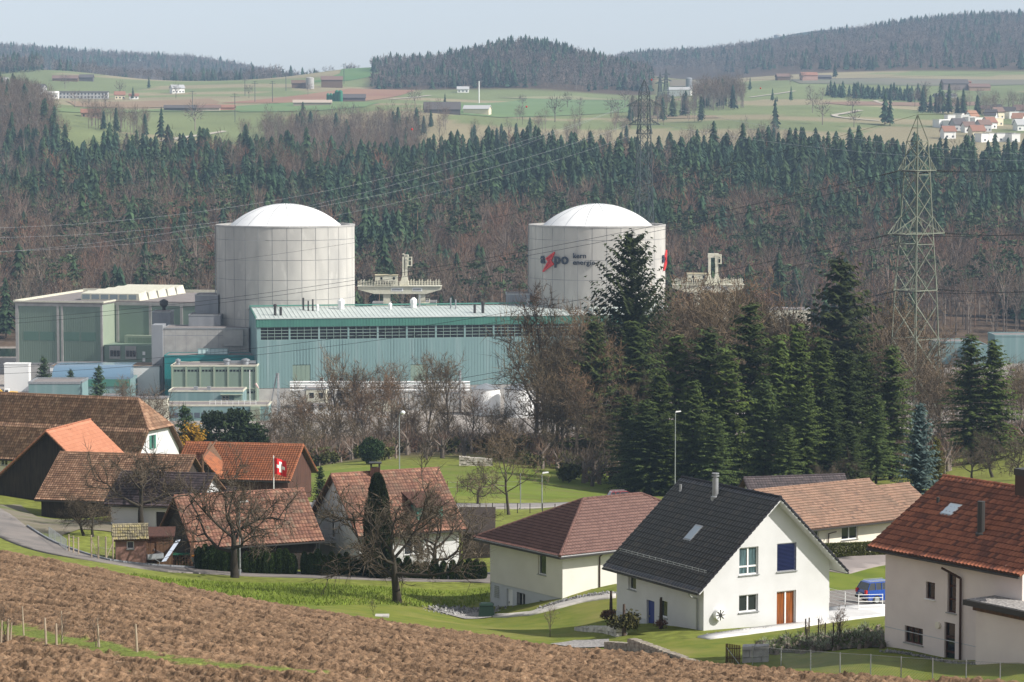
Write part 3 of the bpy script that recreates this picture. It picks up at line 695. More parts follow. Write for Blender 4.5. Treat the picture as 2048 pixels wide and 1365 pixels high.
def capmat(roof):
    if roof not in _cm:
        r = M[roof].node_tree.nodes; ramp = [n for n in r if n.type == 'VALTORGB'][0]; c = ramp.color_ramp.evaluate(.5)
        _cm[roof] = mat('ridge_' + roof, tuple(c[:3]), tuple(x * .6 for x in c[:3]), 3, 3, .75)
    return _cm[roof]
def roof_point(prof, side, f, Wd, oh):
    h0, a, ha, h1 = prof
    if side == 0: u = a * f; return u, h0 + (ha - h0) * f + .16
    u = Wd - (Wd - a) * f; return u, h1 + (ha - h1) * f + .16
def skylight(root, pt, prof, side, Wd, v, f0, f1, w):
    u0, z0 = roof_point(prof, side, f0, Wd, 0); u1, z1 = roof_point(prof, side, f1, Wd, 0)
    A = pt(u0, v - w / 2, z0); B = pt(u0, v + w / 2, z0); C = pt(u1, v + w / 2, z1); D = pt(u1, v - w / 2, z1)
    n = (B - A).cross(D - A).normalized(); n = n if n.z > 0 else -n
    mb = MB(); mb.hexa([A - n * .1, B - n * .1, C - n * .1, D - n * .1], [A + n * .12, B + n * .12, C + n * .12, D + n * .12]); s = mb.build('skylight', M['grey'], root)
    k = .12; c = (A + B + C + D) / 4; g = [c + (p - c) * .84 + n * .135 for p in (A, B, C, D)]; h = [p - n * .03 for p in g]
    mb = MB(); mb.hexa(h, g); mb.build('pane', glassmat('painted_sky_glass', (.30, .36, .42), .15), s)  # reflected sky put into the pane's pale blue base colour
def pipe_on(root, p, r, h, m, cap=True, name='chimney', n=12):
    mb = MB(); mb.lathe(p, [(r * 1.5, -.35), (r * 1.5, .05), (r, .12), (r, h)], n); o = mb.build(name, m, root)
    if cap:
        mb = MB(); mb.lathe((p[0], p[1], p[2]), [(r * .6, h), (r * .6, h + .12), (r * 1.25, h + .12), (r * 1.25, h + .18), (r * .6, h + .2), (r * .6, h + .28), (r * 1.2, h + .28), (r * 1.2, h + .34)], n); mb.build('cap', m, o)
    return o
def downpipe(root, pts, m=None, r=.05):
    mb = MB(); mb.path(pts, r, 8); return mb.build('downpipe', m or M['brownm'], root)
def flatbox(name, label, cat, corners, z0, z1, wallm, roofm=None, rim=.35, rimm=None, ops=None, root=None, partname='wall', ribs=None):
    """flat-roofed block. corners: 4 world xy (ccw from near-left: A near-left, B near-right, C far-right, D far-left)"""
    A, B, C, D = [Vector((c[0], c[1], 0)) for c in corners]
    if root is None: root = thing(name, label, cat, Vector((*((A + B + C + D) / 4)[:2], z0)))
    mb = MB(); ops = ops or {}
    quads = {'front': (A, B), 'right': (B, C), 'back': (C, D), 'left': (D, A)}; cen = (A + B + C + D) / 4; PS = {}
    for k, (p, q) in quads.items():
        d = (q - p).normalized(); inn = Vector((-d.y, d.x, 0)); inn = inn if inn.dot(cen - p) > 0 else -inn; ln = (q - p).length
        P = (lambda p, d, inn: (lambda s, z, dd: p + d * s + inn * dd + Vector((0, 0, z0 + z))))(p, d, inn); PS[k] = (P, ln)
        face_cells(mb, P, [(0, -1), (ln, -1), (ln, z1 - z0), (0, z1 - z0)], ops.get(k, []), 0)
        if ribs:
            s = ribs / 2
            while s < ln - .05:
                if not any(o[0] - .1 < s < o[1] + .1 for o in ops.get(k, [])):
                    fbox(mb, P, s, s + ribs * .4, 0, z1 - z0 - .02, -.05, .01)
                s += ribs
    mb.build(partname, wallm, root)
    for k in ops:
        for o in ops[k]: window(root, PS[k][0], o)
    mb = MB(); zz = z1 - .02; mb.poly([(p.x, p.y, zz) for p in (A, B, C, D)], 0)
    for k, (p, q) in quads.items():
        P, ln = PS[k]; fbox(mb, P, -.08, ln + .08, z1 - z0 - .25 + .0, z1 - z0 + rim, -.10, .16, 1)
    mb.build('roof', [roofm or M['roofgravel'], rimm or M['grey']], root)
    return root, PS
# ------------------------------------------------------------------ the houses of the village
# white house with the black roof
Ob = W(1407, 1270, 163); ang = 29.0
prof = (3.4, 5.25, 8.15, 4.0)
ops = {'g0': [(2.64, 4.08, 3.5, 5.25, 'curtain'), (5.5, 6.98, 3.5, 5.3, 'blind'), (2.64, 4.08, 1.15, 2.25, 'win'), (5.5, 6.98, .06, 2.25, 'patio')],
       's0': [(8.0, 8.95, 1.55, 2.6, 'single'), (5.75, 6.7, -.9, 1.2, 'bluedoor'), (4.2, 5.15, .35, 1.45, 'single')]}
bh, bp, bPS, brf = house('gabled_house', 'white gabled house with a black tiled roof and a blue blind, beside the white terrace', 'house', Ob, ang, 1, 9.55, 10.4, prof, (.85, .95, .72, .4), 'plaster', 'tile_black', (.33, .42), .07, ops, 3.0, soffit=M['plaster'], gm=M['dark'])
skylight(bh, bp, prof, 0, 9.55, 4.6, .33, .52, .85)
u, z = roof_point(prof, 0, .86, 9.55, 0); pipe_on(bh, bp(u, 5.6, z), .20, 1.25, M['grey'])
u, z = roof_point(prof, 0, .84, 9.55, 0); pipe_on(bh, bp(u, 9.6, z), .09, .5, M['grey'], False, 'vent_pipe')
mb = MB()   # snow guard
u, z = roof_point(prof, 0, .04, 9.55, 0); v = .2
while v < 10.4:
    mb.bar(bp(u, v, z), bp(u - .02, v, z + .28), .02); v += .72
mb.bar(bp(u - .02, 0, z + .25), bp(u - .02, 10.4, z + .25), .022); mb.bar(bp(u - .02, 0, z + .12), bp(u - .02, 10.4, z + .12), .018)
mb.build('snow_guard', M['galv'], bh)
downpipe(bh, [bp(-.8, .5, 2.6), bp(-.6, .55, 2.35), bp(-.12, .6, 2.2), bp(-.1, .6, -.4)], M['grey'], .055)
mb = MB(); P = bPS['s0']; fbox(mb, P, 5.2 - 5.2, 5.6, -3, -.55, -.03, .1); fbox(mb, P, 6.85, 10.42, -3, -.1, -.03, .1); mb.build('plinth', M['base_blue'], bh)
mb = MB()   # round extractor and its guard on the gable
c = bp(1.05, 0, 1.2); ax = bp(1.05, -1, 1.2) - c
mb.bar(c, c + ax * .32, .36, 20)
mb.build('extractor_fan', M['white'], bh)
mb = MB()
for k in range(8):
    t = k * math.pi / 4; e = (bp(2, 0, 0) - bp(1, 0, 0)).normalized(); q = c + ax * .345; mb.bar(q, q + e * (.33 * math.cos(t)) + Vector((0, 0, .33 * math.sin(t))), .022)
mb.bar(c + ax * .33, c + ax * .36, .1, 10); mb.build('fan_guard', M['dark'], bh)
# hip-roofed house
Oh = W(1125, 1198, 195); ang = 35.0
ex = Vector((math.cos(R(ang)), math.sin(R(ang)), 0)); ey = Vector((-ex.y, ex.x, 0)); hpt = lambda u, v, z: Oh + ex * u + ey * v + Vector((0, 0, z))
hh = thing('hip_roofed_house', 'cream house with a brown hip roof and a grey basement wall with barred windows', 'house', Oh)
LW, LV, HE, HR = 16.4, 9.5, 3.75, 6.35
PSh = {'a': lambda s, z, d: hpt(d, s, z), 'b': lambda s, z, d: hpt(s, d, z), 'c': lambda s, z, d: hpt(s, LV - d, z), 'd': lambda s, z, d: hpt(LW - d, s, z)}
opa = [(2.1, 3.15, 1.45, 2.95, 'single')]; opb = [(5.4, 6.6, 1.3, 2.8, 'win')]
mb = MB(); face_cells(mb, PSh['a'], [(0, 0), (LV, 0), (LV, HE), (0, HE)], opa); face_cells(mb, PSh['b'], [(0, 0), (LW, 0), (LW, HE), (0, HE)], opb)
face_cells(mb, PSh['c'], [(0, -3), (LW, -3), (LW, HE), (0, HE)], []); face_cells(mb, PSh['d'], [(0, -3), (LV, -3), (LV, HE), (0, HE)], [])
mb.poly([hpt(0, 0, 0), hpt(LW, 0, 0), hpt(LW, LV, 0), hpt(0, LV, 0)]); mb.build('wall', M['cream'], hh)
for o in opa: window(hh, PSh['a'], o)
for o in opb: window(hh, PSh['b'], o)
opl = [(6.55, 7.35, -2.35, -.25, 'whitedoor'), (4.9, 5.9, -2.0, -.35, 'barred'), (1.9, 2.9, -1.25, -.55, 'barred')]
Pl = lambda s, z, d: hpt(d + .06, s, z)
mb = MB(); face_cells(mb, Pl, [(.06, -4), (LV, -4), (LV, -.004), (.06, -.004)], opl); face_cells(mb, lambda s, z, d: hpt(s, d + .06, z), [(.06, -4), (LW, -4), (LW, -.004), (.06, -.004)], [])
bw = mb.build('basement_wall', M['base_blue'], hh)
for o in opl: window(hh, Pl, o)
mb = MB()
for k in range(7): fbox(mb, Pl, 8.35, 8.95, -1.15 + k * .14, -1.06 + k * .14, -.04, -.01)
mb.build('vent_grille', M['grey'], hh)
o_ = .95; dz = o_ * (HR - HE) / (LV / 2); ze = HE - dz + .12
E = [hpt(-o_, -o_, ze), hpt(LW + o_, -o_, ze), hpt(LW + o_, LV + o_, ze), hpt(-o_, LV + o_, ze)]
R1 = hpt(5.4, LV / 2, HR + .12); R2 = hpt(11.0, LV / 2, HR + .12)
rf = roof_mesh('roof', [plane_between(E[0], E[1], R2, R1), plane_between(E[1], E[2], R2, R2), plane_between(E[2], E[3], R1, R2), plane_between(E[3], E[0], R1, R1)], M['tile_hip'], hh, (.27, .36), .075, .06, .12, M['plaster'])
zz = Vector((0, 0, .06))
for a, b in ((R1, R2), (E[0], R1), (E[3], R1), (E[1], R2), (E[2], R2)): caps(rf, a + zz, b + zz, .12, capmat('tile_hip'))
mb = MB()
for i in range(4): mb.bar(E[i] - Vector((0, 0, .12)), E[(i + 1) % 4] - Vector((0, 0, .12)), .08, 6)
mb.build('gutter', M['dark'], hh)
downpipe(hh, [hpt(3.3, -.85, ze - .1), hpt(3.4, -.2, ze - .4), hpt(3.4, -.08, ze - .5), hpt(3.4, -.08, 0)])
pipe_on(hh, hpt(2.9, 2.1, 4.4), .12, .42, M['brownm'], False, 'vent_pipe')
# right house with the red-brown roof
Lr = 10.3; ang = 34.0; exr = Vector((math.cos(R(ang)), math.sin(R(ang)), 0)); eyr = Vector((-exr.y, exr.x, 0))
Lc = W(1769, 1302, 142); Or = Lc - eyr * Lr; prof = (6.0, 4.75, 8.95, 6.0)
def vr(px):   # position along the near wall that falls on photo column px
    k = (px - 1024) / F; best = min(np.linspace(-2, 11, 1301), key=lambda v: abs((Or + eyr * v).x - k * ((Or + eyr * v).y * CP + 30 * SP))); return best
ops = {'s0': []}
def add(px0, px1, z0, z1, k): a, b = sorted((vr(px0), vr(px1))); ops['s0'].append((a, b, z0, z1, k))
add(1849, 1867, 3.35, 4.25, 'brownwin'); add(1892, 1909, 2.85, 4.95, 'tallbrown'); add(1887, 1908, -.05, 2.3, 'tallbrown'); add(1808, 1844, .75, 1.65, 'brownlow')
rh, rp_, rPS, rrf = house('tall_house', 'tall pinkish house with a steep red-brown tiled roof and a flat-roofed annex', 'house', Or, ang, 1, 9.5, Lr, prof, (.8, .9, .55, .6), 'pink', 'tile_red', (.27, .40), .08, ops, 3.0)
skylight(rh, rp_, prof, 0, 9.5, 7.9, .44, .62, .9)
u, z = roof_point(prof, 0, .28, 9.5, 0); pipe_on(rh, rp_(u, 4.4, z), .2, 1.75, M['dark'], False)
u, z = roof_point(prof, 0, .60, 9.5, 0); pipe_on(rh, rp_(u, 9.3, z - .1), .09, .45, M['dark'], False, 'vent_pipe')
mb = MB(); u, z = roof_point(prof, 0, .96, 9.5, 0); c = rp_(4.6, 4.4, z - .1); mb.T = lambda x, y, zz: c + exr * x + eyr * y + Vector((0, 0, zz)); mb.box(-.5, .5, -.35, .35, -.8, 1.0); ch = mb.build('chimney', M['brownm'], rh)
mb = MB(); mb.T = lambda x, y, zz: c + exr * x + eyr * y + Vector((0, 0, zz)); mb.box(-.55, .55, -.4, .4, 1.003, 1.35); mb.build('chimney_cap', M['dark'], ch)
vq = vr(1921); downpipe(rh, [rp_(-.75, vr(1900), 5.3), rp_(-.12, vq, 4.8), rp_(-.09, vq, -.4)], M['brownm'], .065)
mb = MB(); c = rp_(0, vr(1875), 2.05); mb.bar(c, c - exr * .1, .18, 16); mb.build('wall_lamp', M['cream2'], rh)
mb = MB(); fbox(mb, rPS['s0'], -.6, 10.32, 1.32, 1.36, -.012, .01); mb.build('render_joint', M['base_blue'], rh)
# its flat annex
an = thing('annex', 'flat-roofed garage annex with a gravel roof and wooden fascia at the right edge', 'garage', rp_(-2, 0, 0))
mb = MB(); va, vb = 1.55, -6.0
A_ = [rp_(-1.7, va, -2), rp_(-1.7, vb, -2), rp_(.0, vb, -2), rp_(-.01, va, -2)]; up = Vector((0, 0, 5.9))
mb.hexa(A_, [p + up for p in A_]); mb.build('wall', M['pink'], an)
mb = MB(); A_ = [rp_(-2.2, va + .45, 3.95), rp_(-2.2, vb, 3.95), rp_(.0, vb, 3.95), rp_(-.01, va + .45, 3.95)]
mb.hexa(A_, [p + Vector((0, 0, .28)) for p in A_]); mb.build('fascia', M['dark'], an)
mb = MB(); A_ = [rp_(-2.05, va + .3, 4.23), rp_(-2.05, vb, 4.23), rp_(-.1, vb, 4.23), rp_(-.1, va + .3, 4.23)]; mb.hexa(A_, [p + Vector((0, 0, .035)) for p in A_]); mb.build('roof', M['gravelm'], an)
mb = MB(); A_ = [rp_(-1.85, va + .1, 3.7), rp_(-1.85, vb, 3.7), rp_(.0, vb, 3.7), rp_(-.01, va + .1, 3.7)]; mb.hexa(A_, [p + Vector((0, 0, .247)) for p in A_]); mb.build('beam', M['wood_m'], an)
# tan-roofed bungalow behind the black roof
Ot = GP(1596, 226); Ot.z = 32.5; angt = 125.0
prof = (2.45, 5, 4.8, 2.45)
opst = {'s0': [(.6, 2.4, .7, 2.1, 'win'), (5.0, 6.9, .7, 2.1, 'win')]}
th_, tp, tPS, trf = house('bungalow', 'cream bungalow with a tan tiled roof behind a clipped hedge', 'house', Ot, angt, -1, 10, 12.2, prof, (1.0, .8, .8, .6), 'cream2', 'tile_tan', (.28, .38), .05, opst, 2, gm=M['dark'])
downpipe(th_, [tp(-.9, 3.6, 1.7), tp(-.12, 3.4, 1.45), tp(-.09, 3.4, -.3)])
prof2 = (2.35, 3.4, 4.2, 2.35); O2 = tp(.8, 12.25, 0)
house('bungalow_wing', 'lower wing of the tan-roofed bungalow beside the blue spruce', 'house', O2, angt, -1, 6.8, 4.2, prof2, (1.0, .6, 0, .5), 'cream2', 'tile_tan', (.28, .38), .05, {'s0': [(.7, 2.0, .6, 2.1, 'win')]}, 2, gm=M['dark'])
Od = GP(1530, 256); Od.z = 28.6
house('dark_roofed_house', 'house with a dark slate-coloured roof just showing behind the tan bungalow', 'house', Od, 105, -1, 9, 9.5, (2.6, 4.5, 5.9, 2.6), (.7, .7, .6, .6), 'plaster', 'tile_slate', (.28, .36), .03, {}, 2)
# white house behind the cypress
Ow = W(719, 1136, 225); angw = 116.0; prof = (3.2, 5.3, 7.3, 3.2)
opw = {'g0': [(5.6, 6.6, 1.75, 4.1, 'single')], 's0': [(4.2, 6.0, .8, 2.1, 'win')]}
wh, wp, wPS, wrf = house('cottage', 'white cottage with a weathered red tiled roof behind the tall cypress', 'house', Ow, angw, -1, 10.3, 9.4, prof, (.75, .6, .45, .5), 'plaster', 'tile_mix', (.27, .40), .07, opw, 2)
mb = MB(); u, z = roof_point(prof, 0, .93, 10.3, 0); c = wp(u, 3.6, z); mb.T = lambda x, y, zz: c + Vector((x, y, zz)); mb.box(-.42, .42, -.42, .42, -.9, .75); chm = mb.build('chimney', M['wood_r'], wh)
mb = MB(); mb.T = lambda x, y, zz: c + Vector((x, y, zz)); mb.box(-.55, .55, -.5, .5, 1.1, 1.2); [mb.box(a, a + .12, b, b + .12, .753, 1.097) for a in (-.42, .3) for b in (-.42, .3)]; mb.build('chimney_cap', M['dark'], chm)
# dormer facing the front
dm = MB(); u0 = .35; P = lambda s, z, d: wp(u0 + d, 5.6 + s, z - .75)
face_cells(dm, P, [(0, 3.2), (2.4, 3.2), (2.4, 5.6), (0, 5.6)], [(.35, 2.05, 3.9, 5.3)]); dm.quad(wp(u0, 5.6, 3.2), wp(4, 5.6, 3.2), wp(4, 5.6, 5.0), wp(u0, 5.6, 4.85)); dm.quad(wp(u0, 8, 3.2), wp(4, 8, 3.2), wp(4, 8, 5.0), wp(u0, 8, 4.85))
dw = dm.build('dormer', M['teal_d'], wh); window(wh, P, (.35, 2.05, 3.9, 5.3, 'win'))
dm = MB(); dm.hexa([wp(u0 - .4, 5.3, 4.86), wp(u0 - .4, 8.3, 4.86), wp(3.6, 8.3, 5.85), wp(3.6, 5.3, 5.85)], [wp(u0 - .4, 5.3, 5.0), wp(u0 - .4, 8.3, 5.0), wp(3.6, 8.3, 6.0), wp(3.6, 5.3, 6.0)]); dm.build('dormer_roof', M['wood_r'], dw)
# its balcony (on the gable side)
bl = MB(); P = wPS['g0']; fbox(bl, P, 5.2, 10.2, 1.45, 1.65, -1.7, -.003); ba = bl.build('balcony', M['conc'], wh)
bl = MB()
for s in np.arange(5.25, 10.2, .8): bl.bar(P(s, 1.65, -1.65), P(s, 2.6, -1.65), .03)
for z in (1.95, 2.25, 2.6): bl.bar(P(5.25, z, -1.65), P(10.15, z, -1.65), .025)
for z in (1.95, 2.25, 2.6): bl.bar(P(10.15, z, -1.65), P(10.15, z, 0), .025); bl.bar(P(5.25, z, -1.65), P(5.25, z, 0), .025)
for s in (5.4, 10.1): bl.bar(P(s, -2, -1.6), P(s, 1.45, -1.6), .09)
bl.build('railing', M['galv'], ba)
# small dark shelters beside the cottage
def shed(name, label, O, ang, w, d, h0, h1, wallm, roofm, oh=.35, cat='shed', ops=None):
    ex = Vector((math.cos(R(ang)), math.sin(R(ang)), 0)); ey = Vector((-ex.y, ex.x, 0)); pt = lambda u, v, z: Vector(O) + ex * u + ey * v + Vector((0, 0, z))
    r = thing(name, label, cat, O); mb = MB(); ops = ops or []
    face_cells(mb, lambda s, z, dd: pt(s, dd, z), [(0, -1), (w, -1), (w, h0), (0, h0)], ops, 0, .08); face_cells(mb, lambda s, z, dd: pt(s, d - dd, z), [(0, -1), (w, -1), (w, h1), (0, h1)], [])
    face_cells(mb, lambda s, z, dd: pt(dd, s, z), [(0, -1), (d, -1), (d, h1), (0, h0)], []); face_cells(mb, lambda s, z, dd: pt(w - dd, s, z), [(0, -1), (d, -1), (d, h1), (0, h0)], [])
    mb.build('wall', wallm, r)
    for o in ops: window(r, lambda s, z, dd: pt(s, dd, z), o, .08)
    k = (h1 - h0) / d; A = pt(-oh, -oh, h0 - k * oh + .03); B = pt(w + oh, -oh, h0 - k * oh + .03); C = pt(w + oh, d + oh, h1 + k * oh + .03); D = pt(-oh, d + oh, h1 + k * oh + .03)
    mb = MB(); mb.hexa([A, B, C, D], [p + Vector((0, 0, .12)) for p in (A, B, C, D)]); mb.build('roof', roofm, r)
    return r, pt
shed('shelter', 'dark wooden shelter at the right end of the white cottage', W(925, 1100, 236), 0, 2.6, 4, 1.6, 3.0, M['wood_d'], M['wood_d'])
shed('shelter', 'dark flat lean-to between the barn and the white cottage gable', W(628, 1062, 244), 0, 3.5, 4, 1.8, 2.1, M['wood_d'], M['dark'])
# brown tiled barn at the road
Obn = W(394, 1138, 222); prof = (2.15, 4.5, 5.5, 2.15)
brn, bnp, _, _ = house('barn', 'dark wooden barn with a mottled red-brown roof beside the village road', 'barn', Obn, 114, -1, 9, 10.7, prof, (.7, .7, .6, .5), 'wood_d', 'tile_mix', (.30, .42), .08, {'s0': [(6.0, 7.2, .2, 2.0, 'wooddoor')]}, 2)
# long dark barn behind
Ol = W(83, 1040, 262); prof = (2.35, 6, 5.9, 2.4)
house('long_barn', 'long low barn with dark old tiles and open log store, in the farmyard', 'barn', Ol, 77.5, -1, 11, 13.6, prof, (.7, .7, .4, .5), 'wood_d', 'tile_old', (.26, .36), .05, {'s0': [(3, 5, -.3, 1.9, 'wooddoor')]}, 2)
# barn with the pinkish orange roof patch
Og = W(200, 1012, 284); prof = (3.1, 5.6, 7.9, 3.1)
house('gabled_barn', 'wooden barn gable facing the road with a plain orange roof', 'barn', Og, 166, -1, 12.5, 11.0, (2.6, 5.8, 7.9, 2.0), (.8, 1.0, .9, .3), 'wood_d', 'tile_orange2', (.5, .5), .012, {'g0': [(4, 6.5, -.2, 2.6, 'wooddoor')]}, 2, step=.02)
# big farmhouse
Of = W(268, 960, 321); prof = (2.9, 5.5, 9.4, 2.9)
house('farmhouse', 'big old farmhouse with a huge brown tiled half-hipped roof and white gable', 'house', Of, 68, 1, 11.2, 32, (2.7, 5.5, 9.2, 2.7), (.9, .9, .7, .3), 'cream2', 'tile_old', (.32, .42), .09, {'g0': [(4.2, 5.0, 3.3, 5.0, 'teal')], 's0': [(18, 19, .9, 2.1, 'win'), (21, 22, .9, 2.1, 'win'), (15.5, 16.4, .9, 2.1, 'win')]}, 3, gable='plaster', halfhip=(3.2, 5.6))
# orange roofed barn
Oo = W(576, 1006, 299); prof = (3.2, 5, 5.7, 3.2)
ob, obp, oPS, _ = house('tiled_barn', 'reddish wooden barn with a bright orange tiled roof behind the flag', 'barn', Oo, 79, 1, 10, 13.4, (3.0, 5, 5.9, 2.7), (1.0, 1.0, .5, .3), 'wood_r', 'tile_orange', (.30, .40), .08, {'s0': [(7.5, 11, -.4, 2.3, 'wooddoor')]}, 2)
gb = MB()   # small gablet in the roof slope
gA = [obp(-.9, 8.0, 2.9), obp(-.9, 11.6, 2.9), obp(-.9, 9.8, 4.75)]; gR = obp(3.6, 9.8, 4.9)
gb.poly(gA); g_o = gb.build('gablet', M['wood_d'], ob)
roof_mesh('gablet_roof', [plane_between(obp(-1.2, 7.7, 2.75), obp(2.0, 7.9, 3.9), obp(3.6, 9.8, 4.95), obp(-1.2, 9.8, 4.95)), plane_between(obp(-1.2, 11.9, 2.75), obp(2.0, 11.7, 3.9), obp(3.6, 9.8, 4.95), obp(-1.2, 9.8, 4.95))], M['tile_orange'], g_o, (.30, .38), .05)
# slate roofed house in the middle of the farm
Os = W(222, 1064, 243)
house('slate_roofed_house', 'white house with a dark violet slate roof and a small ventilated chimney', 'house', Os, 77.5, -1, 8.5, 8.2, (2.75, 4.2, 4.9, 2.6), (.6, .6, .5, .5), 'plaster', 'tile_slate', (.4, .4), .015, {'s0': [(4.4, 5.3, .3, 2.0, 'wooddoor'), (6.2, 7.2, .8, 2.0, 'win')]}, 2)
hs, _, _, _ = house('slate_roofed_extension', 'low dark slate roof of the extension beside the violet slate house', 'house', W(330, 1070, 246), 77.5, -1, 8, 5.4, (2.2, 4, 3.9, 2.2), (.6, .6, .1, .5), 'plaster', 'tile_slate', (.4, .4), .015, {}, 2)
c = W(395, 973, 250); mb = MB(); mb.T = lambda x, y, z: c + Vector((x, y, z)); mb.box(-.38, .38, -.38, .38, -1.2, .5); co_ = mb.build('chimney', M['conc'], hs)
mb = MB(); mb.T = lambda x, y, z: c + Vector((x, y, z)); mb.add([(-.42, -.42, .503), (.42, -.42, .503), (.42, .42, .503), (-.42, .42, .503), (-.2, -.2, .95), (.2, -.2, .95), (.2, .2, .95), (-.2, .2, .95), ], [(0, 1, 5, 4), (1, 2, 6, 5), (2, 3, 7, 6), (3, 0, 4, 7)]); mb.box(-.28, .28, -.28, .28, .953, 1.05); mb.build('chimney_hood', M['grey'], co_)
# garden hut and lean-to
Ohu = W(232, 1122, 218)
M['brick'] = mat('hut_brick', (.26, .15, .12), (.2, .11, .09), 4, 3, .9)
hut, hup, _, _ = house('garden_hut', 'tiny hut with a mossy corrugated tile roof and white-framed window', 'hut', Ohu, 100, -1, 2.2, 2.5, (1.85, 1.1, 2.65, 1.85), (.35, .35, .25, .2), 'brick', 'tile_moss', (.2, .34), .06, {'s0': [(.9, 1.5, .95, 1.6, 'single')]}, 1, gutter=False)
shed('lean_to', 'brown board lean-to between the garden hut and the dark barn', W(290, 1122, 221), 5, 2.3, 2.2, 2.0, 2.35, M['wood_m'], M['wood_r'], .2, ops=[(.2, .95, -.1, 1.75, 'door')])
# ------------------------------------------------------------------ the power station
def reactor(cx_px, Yc, Rr, label, logo=False):
    C0 = Vector((XW(cx_px, Yc, 20), Yc, 0)); root = thing('reactor_building', label, 'reactor', C0)
    H = CZ - (456 - YH) * (Yc - Rr) / F
    mb = MB(); mb.lathe(C0, [(Rr - .10, -1), (Rr - .10, H - .05)], 120); mb.build('joint_backing', M['conc_d'], root, smooth=True)
    rows = [0, 4.4, 9.75, 15.1, 20.5, 25.9, 31.3, 36.7, H - 3.4, H]; rows = [r for i, r in enumerate(rows) if r <= H - 3.3 or r == H]
    rows = [H]; z = H - 3.4
    while z > -1: rows.append(z); z -= 5.35
    rows = rows[::-1]; mb = MB(); N = 30; cols = np.zeros((0,))
    shade = []
    for k in range(N):
        for j in range(len(rows) - 1):
            a0 = 2 * math.pi * k / N + .0030; a1 = 2 * math.pi * (k + 1) / N - .0030; z0, z1 = rows[j] + .05, rows[j + 1] - .05
            vs = []
            for i in range(5):
                a = a0 + (a1 - a0) * i / 4; c, s = math.cos(a), math.sin(a); vs += [(C0.x + Rr * c, C0.y + Rr * s, z0), (C0.x + Rr * c, C0.y + Rr * s, z1)]
            mb.add(vs, [(2 * i, 2 * i + 2, 2 * i + 3, 2 * i + 1) for i in range(4)])
    w = mb.build('wall', M['panel'], root, smooth=True)
    mb = MB(); mb.lathe(C0, [(Rr + .12, H - .02), (Rr + .12, H + .45), (Rr - 1.2, H + .45), (Rr - 1.2, H - .3), (Rr - 3.2, H - .3)], 96, cap=False); mb.build('parapet', M['conc'], root)
    r0 = Rr * .83; hd = 6.4; prof_ = []
    Rs = (r0 * r0 + hd * hd) / (2 * hd)
    for i in range(25):
        r = r0 * (1 - i / 24.0); prof_.append((max(r, .01), H - .3 + math.sqrt(Rs * Rs - r * r) - (Rs - hd)))
    mb = MB(); mb.lathe(C0, [(r0 + .25, H - .4), (r0 + .25, H - .1)] + prof_, 96, cap=False); d = mb.build('dome', M['dome'], root, smooth=True)
    mb = MB()   # ribs of bolts on the dome
    for k in range(16):
        a = 2 * math.pi * (k + .35) / 16
        for i in range(1, 46):
            r = r0 * (1 - i / 50.0); zz = H - .3 + math.sqrt(Rs * Rs - r * r) - (Rs - hd); p = Vector((C0.x + r * math.cos(a), C0.y + r * math.sin(a), zz)); mb.bar(p, p + Vector((0, 0, .10)), .09, 4)
    mb.build('seam', M['grey'], d)
    mb = MB(); a = math.radians(184); p = [(C0.x + (Rr + .25) * math.cos(a), C0.y - 1.5, z) for z in (H, 10)]; p += [(C0.x - Rr - 1.2, C0.y - 1.5, 8), (C0.x - Rr - 1.2, C0.y - 1.5, 3)]; mb.path(p, .14, 6); mb.build('downpipe', M['grey'], root)
    return root, C0, H
M['dome'] = mat('white_dome_coating', (.88, .88, .88), (.80, .80, .80), .3, 6, .6, stretch=(1, 1, 1), extra=[((.62, .60, .57), .35, .6, .85, .35)])
def panelmat():
    m = mat('reactor_concrete', (.50, .48, .44), (.36, .35, .33), .12, 8, .9, .15, 4, .03, stretch=(1, 1, .35), extra=[((.28, .27, .25), .25, .52, .8, .5), ((.58, .56, .52), .6, .58, .75, .5)])
    return m
M['panel'] = panelmat()
